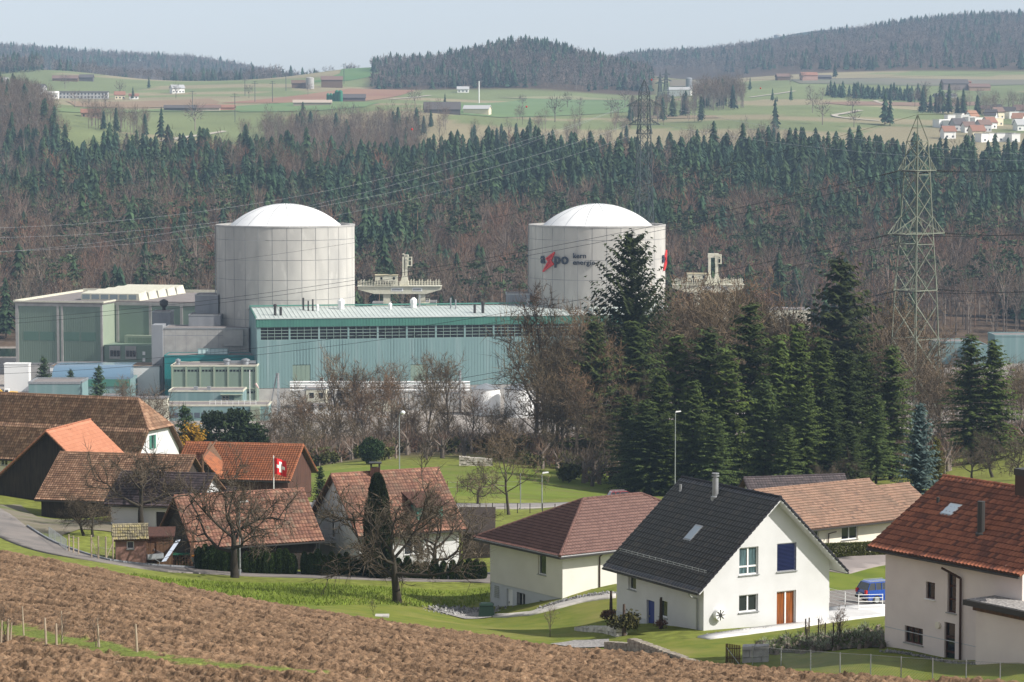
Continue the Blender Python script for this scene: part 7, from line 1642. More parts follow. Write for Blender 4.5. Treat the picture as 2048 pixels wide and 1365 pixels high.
def cable(A, B, sag, r, m, label, group, ins=True, name='power_cable'):
    A = Vector(A); B = Vector(B); n = 40; mb = MB()
    pts = [A + (B - A) * (i / n) - Vector((0, 0, sag * 4 * (i / n) * (1 - i / n))) for i in range(n + 1)]
    for i in range(n): mb.bar(pts[i], pts[i + 1], r, 4, m=0, caps=False)
    if ins:
        L = (B - A).length; d = (pts[1] - pts[0]).normalized()
        for k in range(9): q = pts[0] + d * (.6 + k * .35); mb.bar(q, q + d * .16, .16, 6, m=1)
    o = mb.build(name, [m, M['dark']], None, A); tag(o, label, 'cable', group); return o
Yp = 450; bz = Zt(XW(1832, Yp, 30), Yp); bp0 = Vector((XW(1831, Yp, 40), Yp, bz)); hz = lambda py: CZ - (py - YH) * Yp / F - bz
ppf = [(0, 6.9), (hz(584), 5.0), (hz(465), 3.9), (hz(338), 3.0), (hz(283), 2.5), (hz(230), .1)]
py1, tips, top = pylon('big green lattice pylon with three crossarms standing at the right behind the spruces', bp0, hz(230), ppf, [(hz(580), 4.8, 2.6), (hz(467), 6.4, 3.0), (hz(341), 4.1, 2.4)], 38, .08, M['pyl'])
gA = 'power cables running left from the big pylon'; gB = 'power cables running right from the big pylon'
tl = sorted(tips, key=lambda v: v.z)
for (T, py, Y, sg) in ((tl[4], 652, 620, 5.5), (tl[5], 662, 640, 5.5), (tl[2], 740, 600, 6), (tl[3], 752, 620, 6.5), (tl[0], 900, 560, 4), (tl[1], 915, 580, 4)):
    cable(T, W(-260, py, Y), sg, .05, M['wire'], 'dark power cable sagging left from the big pylon across the power station', gA)
for (T, py, Y) in ((tl[4], 318, 400), (tl[5], 322, 430), (tl[2], 450, 400), (tl[3], 455, 430), (tl[0], 566, 400), (tl[1], 572, 430)):
    cable(T, W(2350, py - 22, Y), 1.5, .05, M['wire'], 'dark power cable leaving the big pylon to the right', gB)
cable(top, W(-260, 560, 640), 8, .03, M['wire'], 'thin earth wire falling left from the tip of the big pylon', None, False, 'earth_wire')
cable(top, W(2350, 180, 420), 1.0, .035, M['wire'], 'thin earth wire rising right from the tip of the big pylon', None, False, 'earth_wire')
for T in (tl[2], tl[4], tl[0]):
    mb = MB(); a = T + Vector((3.0, 1.5, .2)); pts = [a + (Vector((-6, -2.5, -.1))) * (i / 12) - Vector((0, 0, 5.0 * 4 * (i / 12) * (1 - i / 12) * .55)) for i in range(13)]; mb.path(pts, .035, 4); o = mb.build('jumper_cable', M['wire'], None, a); tag(o, 'looping jumper cable under a crossarm of the big pylon', 'cable', 'jumper loops of the big pylon')
Yq = 985; bz2 = Zt(XW(1288, Yq, 40), Yq); b2 = Vector((XW(1288, Yq, 50), Yq, bz2)); hq = lambda py: CZ - (py - YH) * Yq / F - bz2
py2, tips2, top2 = pylon('tall grey lattice pylon rising out of the wood behind the lettered reactor', b2, hq(160), [(0, 7.0), (hq(420), 5.4), (hq(267), 3.9), (hq(185), 3.2), (hq(160), .1)], [(hq(213), 6.8, 2.6), (hq(268), 3.0, 3.0), (hq(250), 6.0, 2.2)], 15, .115, M['pylg'])
t2 = sorted(tips2, key=lambda v: v.x)
for k, (py, Y) in enumerate(((455, 900), (470, 900), (500, 920), (515, 920))): cable(t2[k % 3], W(-300, py, Y), 14, .035, M['wire_l'], 'thin pale power cable falling left over the wood from the tall grey pylon', 'pale cables over the wood', False)
for k, (py, Y) in enumerate(((316, 900), (320, 930))): cable(t2[5 - k], W(2350, py, Y), 5, .05, M['wire_l'], 'thin pale power cable running right over the wood from the tall grey pylon', 'pale cables over the wood', False)
cable(top2, W(2350, 115, 1500), 4, .04, M['wire'], 'thin earth wire with red marker balls over the valley', None, False, 'earth_wire')
for px, py, Y in ((1521, 177, 1100), (1053, 214, 900), (824, 259, 800), (1303, 160, 990)):
    p = W(px, py, Y); mb = MB(); mb.lathe(p, [(.02, -.34), (.24, -.26), (.34, 0), (.24, .26), (.02, .34)], 10); o = mb.build('marker_ball', M['red'], None, p, True); tag(o, 'small red aircraft marker ball on an overhead wire', 'marker', 'red marker balls on the overhead wires')
for px, pyb, pyt, k in ((688, 168, 130, 0), (1250, 118, 70, 1), (1252, 175, 135, 1), (1332, 205, 140, 1), (1320, 205, 148, 1), (510, 205, 165, 0), (545, 205, 165, 0), (572, 182, 150, 0), (385, 232, 185, 0), (490, 192, 160, 0), (470, 245, 190, 0)):
    p = G(px, pyb, y0=1350, y1=8500); Hh = (pyb - pyt) * p.y / F * 1.05; rr_ = p.y * .000075
    if k: pylon('small far lattice pylon on the hills', p, Hh, [(0, Hh * .16), (Hh * .8, Hh * .05), (Hh, .2)], [(Hh * .62, Hh * .18, 1.5), (Hh * .8, Hh * .13, 1.5)], 20, rr_, M['pylg'], 'far_pylon', 'far lattice pylons on the hills')
    else:
        mb = MB(); mb.bar(p, p + Vector((0, 0, Hh)), rr_ * 1.5); 
        for f, w in ((.97, .10), (.88, .16)): mb.bar(p + Vector((-Hh * w, 0, Hh * f)), p + Vector((Hh * w, 0, Hh * f)), rr_)
        o = mb.build('line_pole', M['pylg'], None, p); tag(o, 'slim far line pole with crossarms on the farmland', 'pole', 'far line poles on the farmland')
p = G(958, 207, y0=1350); mb = MB(); mb.bar(p, p + Vector((0, 0, 19)), .45); o = mb.build('line_pole', M['white'], None, p); tag(o, 'white concrete line pole on the green farmland below the wooded hill', 'pole')
# ------------------------------------------------------------------ street lamps and poles
def lamp(px, pyb, pyt, label, kind='arm', Y=None):
    b = G(px, pyb, y1=700) if Y is None else GP(px, Y); H = CZ - (pyt - YH) * b.y / F - b.z; t = thing('street_lamp', label, 'lamp', b)
    mb = MB(); mb.bar(b, b + Vector((0, 0, H * .97)), .085, 8, r2=.05); mb.build('pole', M['galv'], t); mb = MB(); T = b + Vector((0, 0, H * .97))
    if kind == 'ball':
        mb.path([T, T + Vector((.1, 0, .3)), T + Vector((.35, 0, .42))], .045, 6); mb.build('arm', M['galv'], t); mb = MB(); mb.lathe(T + Vector((.45, 0, .25)), [(.02, -.02), (.26, .08), (.3, .25), (.2, .42), (.02, .48)], 12); mb.build('lamp_head', M['white'], t, smooth=True)
    else:
        mb.bar(T - Vector((0, 0, .1)), T + Vector((.15, 0, .02)), .05, 6); mb.build('arm', M['galv'], t); mb = MB(); mb.T = lambda x, y, z: T + Vector((x, y, z)); mb.hexa([(.02, -.14, 0), (.75, -.12, .1), (.75, .12, .1), (.02, .14, 0)], [(.05, -.1, .16), (.7, -.08, .22), (.7, .08, .22), (.05, .1, .16)]); mb.build('lamp_head', M['white'], t)
lamp(799, 975, 830, 'tall slim street lamp with a round white head rising from the meadow', 'ball', 330)
lamp(1350, 985, 821, 'tall street lamp standing in front of the spruce row', 'arm', 340)
lamp(1084, 1020, 948, 'shorter street lamp beside the far road'); lamp(480, 1152, 1005, 'street lamp behind the gnarled apple tree at the village road')
for px, Y, pyt, r, m, lb in ((1041, 296, 950, .06, 'galv', 'plain grey pole without a lamp left of the shorter street lamp'), (406, 262, 912, .11, 'wood_m', 'greenish wooden pole beside the small ventilated chimney')):
    b = GP(px, Y); H = CZ - (pyt - YH) * Y / F - b.z; mb = MB(); mb.bar(b, b + Vector((0, 0, H)), r, 8); o = mb.build('pole', M[m], None, b); tag(o, lb, 'pole')
# flag
b = GP(548, 268); z0 = CZ - (980 - YH) * 268 / F; z1 = CZ - (916 - YH) * 268 / F; t = thing('flag_pole', 'white flagpole between the two barns', 'flagpole', b); mb = MB(); mb.bar(b, (b.x, b.y, z1), .05, 8); mb.build('pole', M['white'], t); mb = MB(); mb.lathe((b.x, b.y, z1), [(.02, 0), (.07, .06), (.02, .12)], 8); mb.build('finial', M['white'], t)
fo_ = Vector((b.x + .06, b.y, z1 - .1)); S = 1.62; N = 30
def fl_pt(u, v, d=0): return fo_ + Vector((u * S * .76 + .05 * math.sin(v * 3), -.22 * math.sin(u * 7) + d, -v * S * 1.0 - .22 * u * S + .05 * math.sin(u * 6)))
mbr = MB(); mi = []
for i in range(N):
    for j in range(N):
        u, v = i / N, j / N; cu, cv = (i + .5) / N, (j + .5) / N; cr = (abs(cu - .5) < .1 and abs(cv - .5) < .32) or (abs(cv - .5) < .1 and abs(cu - .5) < .32)
        mbr.add([fl_pt(u, v), fl_pt(u + 1 / N, v), fl_pt(u + 1 / N, v + 1 / N), fl_pt(u, v + 1 / N)], [(0, 1, 2, 3)], 1 if cr else 0)
o = mbr.build('flag', [mat('flag_red', (.62, .015, .02), rough=.7), M['white']], None, fo_); tag(o, 'red flag with a white cross hanging from the flagpole', 'flag')
# ------------------------------------------------------------------ fences
def postline(name, label, cat, posts, h, r, m, rails=(), rr_=.02, rm=None, net=None, square=False, group=None):
    t = thing(name, label, cat, posts[0])
    for p in posts:
        mb = MB(); mb.bar(p - Vector((0, 0, .2)), p + Vector((0, 0, h)), r, 4 if square else 8); mb.build('post', m, t)
    mb = MB()
    for a, b in zip(posts[:-1], posts[1:]):
        for z in rails: mb.bar(a + Vector((0, 0, z)), b + Vector((0, 0, z)), rr_)
    if rails: mb.build('rail', rm or m, t)
    if net:
        mb = MB(); st, rad = net
        for a, b in zip(posts[:-1], posts[1:]):
            L = (b - a).length; d = (b - a) / L; s = -h
            while s < L:
                for sg in (0, 1):
                    x0, x1, z0, z1 = s, s + h, 0.03, h - .02
                    if x0 < 0: z0 += -x0; x0 = 0
                    if x1 > L: z1 -= (x1 - L); x1 = L
                    if x1 > x0 and z1 > z0:
                        if sg: mb.bar(a + d * x0 + Vector((0, 0, z0)), a + d * x1 + Vector((0, 0, z1)), rad, 3, caps=False)
                        else: mb.bar(a + d * (L - x0) + Vector((0, 0, z0)), a + d * (L - x1) + Vector((0, 0, z1)), rad, 3, caps=False)
                s += st
        mb.build('wire_mesh', M['net'], t)
    return t
pp = [G(px, py, y1=300) for px, py in ((1505, 1332), (1562, 1338), (1621, 1343), (1680, 1349), (1741, 1353), (1802, 1358), (1865, 1362), (1932, 1366), (2000, 1370), (2068, 1374))]
postline('chain_link_fence', 'low chain link fence with grey posts between the field and the tall pinkish house', 'fence', pp, 1.12, .032, M['galv'], (1.08,), .012, None, (.16, .0045))
for px, pyb, pyt, r, lb in ((1.5,1291,1240,.055,'leftmost weathered stake, cut by the left edge'),(14.6,1290,1238,.07,'thick weathered stake near the left edge'),(20.5,1289,1245,.05,'shorter stake touching the thick one near the left edge'),(48,1279,1212,.045,'tall crooked stake standing alone in the field'),(93,1297,1235,.06,'upright dark stake left of the leaning pair'),(113,1298,1247,.06,'pale leaning stake on the grass strip'),(125,1291,1221,.04,'thin tall stake right of the leaning pair'),(199,1303,1248,.05,'grey stake on the grass strip before the last post'),(195,1302,1235,.02,'very thin rod beside the grey stake'),(275,1313,1247,.06,'last pale square post at the end of the grass strip')):
    b = G(px, pyb, y1=260); H = (pyb - pyt) * b.y / F; mb = MB(); lean = Vector((.08 * math.sin(px), .05 * math.cos(px), 0)); mb.bar(b - Vector((0, 0, .2)), b + lean * .5 + Vector((0, 0, H * .5)), r, 6, r2=r * .9); mb.bar(b + lean * .5 + Vector((0, 0, H * .5)), b + lean + Vector((0, 0, H)), r * .9, 6, r2=r * .75); o = mb.build('stake', M['wood_l'], None, b); tag(o, lb, 'stake')
SAP = proto_tree(*bare(88, 2.4, .035, 'tall', .55, .018, (.1, .08, .06), (.13, .1, .08), .8))
for px, py, s, lb in ((12, 1290, .95, 'sapling tied to the thick stake'), (122, 1296, .8, 'sapling beside the leaning stake pair'), (1492, 1272 - 0, .0, ''), (1100, 1275, 1.0, 'young sapling on the shaded lawn'), (747, 1232, .55, 'tiny sapling with a stake on the front lawn'), (193, 1303, .8, 'sapling on the grass strip')):
    if s: plant('sapling', lb, 'sapling', G(px, py, y1=260), SAP, s, px)
gp2 = [G(px, py, y1=300) for px, py in ((98, 1078), (110, 1086), (122, 1095), (133, 1103))]
t = postline('metal_railing', 'grey metal bar railing descending beside the village road', 'railing', gp2, 1.05, .03, M['galv'], (1.02, .15), .022)
mb = MB()
for a, b in zip(gp2[:-1], gp2[1:]):
    n = 12
    for i in range(1, n): q = a + (b - a) * (i / n); mb.bar(q + Vector((0, 0, .15)), q + Vector((0, 0, 1.0)), .014)
mb.build('bar', M['galv'], t)
gp3 = [G(px, py, y1=300) for px, py in ((138, 1105), (147, 1108), (157, 1111))]
postline('post_fence', 'weathered post and wire garden fence at the railing end', 'fence', gp3, 1.5, .06, M['wood_l'], (.5, 1.0, 1.4), .012, M['galv'])
gp4 = [G(px, py, y1=300) for px, py in ((183, 1118), (197, 1120), (212, 1121), (226, 1123))]
t = postline('garden_gate_fence', 'pale wooden posts with diagonal braces and wire left of the garden hut', 'fence', gp4, 1.95, .065, M['wood_l'], (.1, 1.0), .012, M['galv'], (.25, .006))
mb = MB(); mb.bar(gp4[0] + Vector((0, 0, 1.7)), gp4[1] + Vector((0, 0, .1)), .05); mb.bar(gp4[2] + Vector((0, 0, .1)), gp4[3] + Vector((0, 0, 1.5)), .05); mb.build('brace', M['wood_l'], t)
rpnt = [W(px, py, Y) for px, py, Y in ((1658, 1213, 184), (1690, 1218, 180), (1717, 1221, 177), (1765, 1214, 179))]
for p in rpnt: p.z = Zt(p.x, p.y)
postline('white_railing', 'white terrace railing beside the blue car', 'railing', rpnt, 1.15, .028, M['white'], (1.12, .15, .4, .65, .9), .018)
rp5 = [G(px, py, y1=400) for px, py in ((960, 1026), (985, 1026), (1010, 1027), (1035, 1027), (1060, 1027), (1085, 1027), (1110, 1028))]
postline('road_fence', 'thin wire fence on dark posts along the far road', 'fence', rp5, 1.1, .05, M['wood_d'], (.4, .75, 1.05), .012, M['galv'])
rp6 = [G(px, py, y1=420) for px, py in ((895, 985), (915, 985), (935, 984), (960, 984), (985, 983), (1010, 983), (1040, 982))]
postline('meadow_fence', 'row of thin dark stakes with wire on the meadow behind the cottage', 'fence', rp6, 1.4, .05, M['wood_m'], (.6, 1.2), .012, M['galv'])
# wooden gate, blocks and dry-stone walls
a = G(1453, 1327, y1=300); b = G(1481, 1328, y1=300); t = thing('garden_gate', 'small wooden picket gate between the lawn and the granite blocks', 'gate', a); d = (b - a); d.z = 0; L = d.length; d.normalize(); up = Vector((0, 0, 1))
mb = MB()
for k in range(8): q = a + d * (L * (k + .5) / 8); mb.bar(q + up * .05, q + up * 1.12, .035, 4)
mb.build('picket', M['wood_m'], t); mb = MB()
for z in (.3, .85): mb.bar(a + up * z, b + up * z, .03)
mb.bar(a + up * 1.1 - d * .03, a - up * .1 - d * .03, .03); mb.build('rail', M['wood_r'], t); mb = MB(); mb.bar(a + up * .9 + Vector((0, -.06, 0)), b + up * -.1 + Vector((0, -.3, 0)), .022); mb.build('strut', M['galv'], t)
def stonewall(name, label, A, B, hA, hB, bl, bh, th, m, seed, jit=.02, rows=None):
    rd = random.Random(seed); A = Vector(A); B = Vector(B); d = B - A; L = d.length; dd = d / L; n = Vector((-dd.y, dd.x, 0)).normalized(); t = MB(); r = 0; z = 0; Hm = max(hA, hB)
    while z < Hm - .02:
        s = rd.uniform(-.5, 0) * bl
        while s < L:
            w = bl * rd.uniform(.7, 1.3); s0, s1 = max(0, s), min(L, s + w); h = hA + (hB - hA) * ((s0 + s1) / 2 / L); z1 = min(z + bh * .96, h)
            if z1 - z > .05 and s1 - s0 > .05:
                q = lambda ss, zz, o: A + dd * ss + n * (o + rd.uniform(-jit, jit)) + Vector((0, 0, zz)); g = .012
                t.hexa([q(s0 + g, z, 0), q(s1 - g, z, 0), q(s1 - g, z, th), q(s0 + g, z, th)], [q(s0 + g, z1 + rd.uniform(-jit, jit), jit), q(s1 - g, z1 + rd.uniform(-jit, jit), jit), q(s1 - g, z1, th), q(s0 + g, z1, th)])
            s += w
        z += bh
    o = t.build(name, m, None, A); return tag(o, label, 'wall')
M['stone_d'] = mat('rough_stone', (.40, .36, .30), (.20, .17, .14), 2.5, 6, .9, .8, 7, .06)
a = G(1254, 1306, y1=300); c = G(1386, 1326, y1=300); a.z -= .1; c.z -= .1
stonewall('dry_stone_wall', 'long tapering dry-stone wall holding the lawn of the black-roofed house', a, c, 1.0, .15, .42, .24, .5, M['stone_d'], 3)
a = G(1207, 1301, y1=300); c = G(1253, 1306, y1=300); a.z -= .1; c.z -= .1; stonewall('dry_stone_wall', 'short lower dry-stone wall beside the grey gravel patch', a, c, .62, .7, .36, .22, .45, M['stone_d'], 4)
a = G(1147, 1262, y1=300); c = G(1232, 1275, y1=300); a.z -= .15; c.z -= .15; stonewall('rock_wall', 'pale rough rock wall left of the black-roofed house', a, c, .45, .85, 1.1, .45, .7, mat('pale_rock', (.58, .55, .50), (.34, .32, .3), 2, 6, .9, .9, 5, .1), 5, .05)
a = G(1484, 1327, y1=300); c = G(1537, 1325, y1=300); a.z -= .1; c.z -= .1; stonewall('granite_blocks', 'stack of big grey granite blocks right of the wooden gate', a, c, 1.05, 1.0, 1.0, .42, .7, mat('granite', (.42, .41, .40), (.28, .27, .27), 3, 6, .85, .4, 12, .03), 6, .04)
# garden bed with vine stakes
gbm = mat('garden_soil', (.05, .038, .028), (.03, .04, .015), 2, 6, .95, .8, 5, .08); drape('garden_bed', gpoly([(1512,1284),(1640,1272),(1768,1262),(1768,1298),(1640,1304),(1540,1306)]), gbm, .06, 1.0)
ub = [bare_low(191, .5, .35, 50, .03, .22, (.09, .13, .04), .0, 1), bare_low(192, .6, .4, 50, .03, .25, (.22, .25, .18), .0, 1), bare_low(193, .5, .3, 40, .03, .25, (.06, .09, .025), .0, 1)]
rg = np.random.default_rng(77); pu = []
P_ = gpoly([(1500,1290),(1640,1274),(1768,1262),(1768,1302),(1640,1306),(1540,1310)]); xs = [p[0] for p in P_]; ys = [p[1] for p in P_]
for _ in range(420):
    x, y = rg.uniform(min(xs), max(xs)), rg.uniform(min(ys), max(ys))
    if inpoly(np.array([x]), np.array([y]), P_)[0]: v = rg.uniform(.6, 1.3); pu.append((int(rg.integers(0, 3)), x, y, Zt(x, y), rg.uniform(0, 6), rg.uniform(.5, 1.1), v, v, v))
merge('ground_cover', ub, pu)
VP = proto_tree(*bare(89, 1.7, .03, 'tall', .5, .02, (.08, .06, .05), (.16, .11, .08), 1.0))
for i, (px, pyb, pyt) in enumerate(((1611,1283,1237),(1618,1276,1235),(1637,1283,1237),(1650,1281,1245),(1667,1286,1246),(1665,1300,1272),(1679,1284,1246),(1613,1290,1258))):
    b = G(px, pyb, y1=300); H = (pyb - pyt) * b.y / F; mb = MB(); mb.bar(b, b + Vector((.03 * math.sin(i * 3), 0, H)), .04, 5); o = mb.build('vine_stake', M['wood_d'], None, b); tag(o, 'dark stake with thin bare canes in the vegetable bed', 'stake', 'dark stakes of the vegetable bed')
    if i % 2 == 0: plant('vine', 'thin bare canes growing among the dark stakes', 'plant', b + Vector((.15, .1, 0)), VP, .8 + .1 * i, i, 'bare canes of the vegetable bed')
# compost bin
b = G(973, 1235, y1=300); t = thing('compost_bin', 'dark green plastic composter at the foot of the cream house wall', 'bin', b); B = b
mb = MB(lambda x, y, z: B + Vector((x, y, z))); mb.hexa([(-.62, -.5, -.1), (.62, -.5, -.1), (.62, .5, -.1), (-.62, .5, -.1)], [(-.5, -.42, .95), (.5, -.42, .95), (.5, .42, .95), (-.5, .42, .95)]); mb.build('body', mat('dark_green_plastic', (.012, .03, .02), rough=.5), t)
mb = MB(lambda x, y, z: B + Vector((x, y, z))); mb.hexa([(-.56, -.46, .953), (.56, -.46, .953), (.56, .46, .953), (-.56, .46, .953)], [(-.4, -.3, 1.1), (.4, -.3, 1.1), (.4, .3, 1.1), (-.4, .3, 1.1)]); mb.build('lid', bpy.data.materials['dark_green_plastic'], t)
# ------------------------------------------------------------------ vehicles
def car(label, loc, yaw, paint):
    t = thing('parked_car', label, 'car', loc); cy, sy = math.cos(R(yaw)), math.sin(R(yaw)); T = lambda x, y, z: Vector(loc) + Vector((x * cy - y * sy, x * sy + y * cy, z))
    # outline in x (rear 0 .. nose 4.1) with heights; body loft
    low = [(0, .38), (.08, .75), (.15, .98), (1.4, 1.0), (2.9, .96), (3.8, .78), (4.1, .58), (4.1, .32)]
    secs = [(0, .35, .80, .70), (.12, .28, .98, .80), (.6, .25, 1.0, .84), (1.6, .24, 1.0, .85), (2.9, .24, .96, .85), (3.7, .26, .80, .80), (4.05, .32, .62, .66)]
    mb = MB(T); ring = []
    for x, z0, z1, w in secs: ring.append([(x, -w, z0), (x, -w * 1.02, (z0 + z1) / 2), (x, -w * .95, z1), (x, w * .95, z1), (x, w * 1.02, (z0 + z1) / 2), (x, w, z0)])
    vs = [p for r in ring for p in r]; fs = []
    for k in range(len(ring) - 1):
        for i in range(6): j = (i + 1) % 6; fs.append((k * 6 + i, k * 6 + j, (k + 1) * 6 + j, (k + 1) * 6 + i))
    fs += [tuple(range(6))[::-1], tuple((len(ring) - 1) * 6 + i for i in range(6))]; mb.add(vs, fs); body = mb.build('body', paint, t)
    g = MB(T); L = [(.10, -.74, .985), (3.05, -.76, .955), (3.05, .76, .955), (.10, .74, .985)]; U = [(.35, -.60, 1.47), (2.25, -.60, 1.47), (2.25, .60, 1.47), (.35, .60, 1.47)]; g.hexa(L, U); g.build('window', glassmat('car_glass', (.015, .02, .025), .06) if 'cg' not in M else M['cg'], t); M.setdefault('cg', bpy.data.materials['car_glass'])
    r = MB(T); r.hexa([(.32, -.61, 1.473), (2.28, -.61, 1.473), (2.28, .61, 1.473), (.32, .61, 1.473)], [(.5, -.52, 1.53), (2.1, -.52, 1.53), (2.1, .52, 1.53), (.5, .52, 1.53)]); r.build('roof', paint, t)
    r = MB(T)
    for y in (-1, 1):
        for (x0, x1) in (((.10), (.35)), ((1.25), (1.3)), ((3.05), (2.25)), ((.75, .8))): r.bar(T(x0, y * .755, .98), T(x1, y * .615, 1.47), .035)
    r.build('pillar', paint, t)
    for x in (.78, 3.3):
        for y in (-.78, .78):
            w = MB(); w.bar(T(x, y - .1, .31), T(x, y + .1, .31), .31, 18); wh_ = w.build('wheel', M['dark'], t); w = MB(); w.bar(T(x, y + (.105 if y > 0 else -.105), .31), T(x, y + (.12 if y > 0 else -.12), .31), .2, 14); w.build('rim', M['galv'], wh_)
    for y in (-.62, .62):
        w = MB(T); w.box(-.03, .1, y - .12, y + .12, .72, 1.0); w.build('tail_light', M['red'], t)
        w = MB(T); w.box(3.95, 4.09, y - .14, y + .14, .55, .68); w.build('headlight', M['white'], t)
    w = MB(T); w.box(-.05, .05, -.78, .78, .35, .5); w.build('bumper', M['dark'], t); w = MB(T); w.box(-.055, -.04, -.26, .26, .62, .74); w.build('number_plate', M['white'], t)
    w = MB(T)
    for y in (-.55, .55): w.bar(T(.5, y, 1.58), T(2.1, y, 1.58), .025)
    w.build('roof_rail', M['galv'], t); return t
blue = mat('blue_car_paint', (.01, .06, .32), rough=.25, spec=.6, coat=.6); redp = mat('red_car_paint', (.25, .01, .015), rough=.25, spec=.6, coat=.6)
p = W(1722, 1212, 187); p.z = Zt(p.x, p.y) + .1; car('bright blue estate car parked behind the white terrace railing', p, 24, blue)
p = GP(1215, 297); p.z += .1; car('dark red car on the far road, only its roof showing behind the hip roof', p, 12, redp)
# trailer and things leaning at the barn
b = G(302, 1128, y1=300) + Vector((0, 0, .05)); t = thing('car_trailer', 'small silver flat trailer parked before the lean-to', 'trailer', b); yw = R(-62); cy, sy = math.cos(yw), math.sin(yw); T = lambda x, y, z: b + Vector((x * cy - y * sy, x * sy + y * cy, z))
mb = MB(T); mb.box(-1.1, 1.1, -.7, .7, .48, .54); mb.build('bed', M['galv'], t)
for nm, q in (('side_board', (-1.1, 1.1, -.73, -.69)), ('side_board', (-1.1, 1.1, .69, .73)), ('tail_board', (1.1, 1.14, -.7, .7)), ('front_board', (-1.14, -1.1, -.7, .7))): mb = MB(T); mb.box(*q, .545, .95 if nm != 'front_board' else 1.5); mb.build(nm, M['galv'] if nm != 'front_board' else mat('pale_blue_board', (.45, .55, .62)), t)
for y in (-.85, .85): mb = MB(); mb.bar(T(-.1, y - .08, .3), T(-.1, y + .08, .3), .3, 14); mb.build('wheel', M['dark'], t)
mb = MB(); mb.bar(T(1.1, 0, .45), T(2.1, 0, .4), .04); mb.bar(T(2.0, 0, .4), T(2.0, 0, 0), .03); mb.build('drawbar', M['grey'], t)
a = W(323, 1124, 219); c = W(352, 1081, 221.5); mb = MB(); d = (c - a); w = Vector((.38, 0, .05)); th = Vector((0, .08, 0)); mb.hexa([a, a + w, a + w + th, a + th], [c, c + w, c + w + th, c + th]); o = mb.build('leaning_board', mat('pale_blue_plastic', (.50, .56, .66)), None, a); tag(o, 'long pale blue board leaning against the dark barn', 'board')
a = W(378, 1135, 220.5); c = W(384, 1062, 221.4); mb = MB(); mb.hexa([a, a + Vector((.3, 0, 0)), a + Vector((.3, .06, 0)), a + Vector((0, .06, 0))], [c, c + Vector((.25, 0, 0)), c + Vector((.25, .06, 0)), c + Vector((0, .06, 0))]); o = mb.build('leaning_plank', M['wood_m'], None, a); tag(o, 'tall brown planks leaning on the barn corner', 'plank')
b = G(362, 1134, y1=300) + Vector((0, .6, 0)); rd = random.Random(2); t = thing('wood_pile', 'low pile of dark firewood under the barn gable', 'firewood', b)
mb = MB()
for i in range(8):
    for k in range(4): q = b + Vector((-.9 + i * .24, 0, .12 + k * .2)); mb.bar(q, q + Vector((0, .5, 0)), .1 * rd.uniform(.7, 1.1), 7)
mb.build('logs', M['wood_m'], t); mb = MB(); mb.hexa([b + Vector((-.8, -.1, .9)), b + Vector((.9, -.1, .9)), b + Vector((.9, .6, .95)), b + Vector((-.8, .6, .95))], [b + Vector((-.8, -.1, .96)), b + Vector((.9, -.1, .98)), b + Vector((.9, .6, 1.02)), b + Vector((-.8, .6, 1.0))]); mb.build('tarpaulin', mat('green_tarpaulin', (.02, .12, .07)), t)
b = G(389, 1138, y1=300); t = thing('flower_pot', 'grey planter with yellow and red flowers at the barn corner', 'planter', b); mb = MB(); mb.lathe(b, [(.06, 0), (.06, .55), (.2, .6), (.28, .95)], 10); mb.build('pot', M['galv'], t); tb = leafy(201, .28, .28, .14, 160, .1, (.5, .22, .02)); V, F_, C = tb.arr(); o = link(bpy.data.objects.new('flowers', np_mesh('flowers', V + np.array((0, 0, .93)), [F_], M['tree'], False, {'col': np.concatenate([C, np.ones((len(C), 1))], 1)}))); o.parent = t
# paving slab and timber stack on the meadow
b = G(765, 1234, y1=300); mb = MB(lambda x, y, z: b + Vector((x, y, z))); mb.box(-.5, .45, -.6, .4, 0, .14); o = mb.build('paving_slab', M['path'], None, b); tag(o, 'pale concrete slab lying on the lawn edge', 'slab')
a = GP(918, 392); stonewall('stone_pile', 'long pile of pale stacked stones at the back of the meadow', a, GP(985, 392), 1.4, 1.0, .6, .3, 1.2, M['stone'], 9, .05)
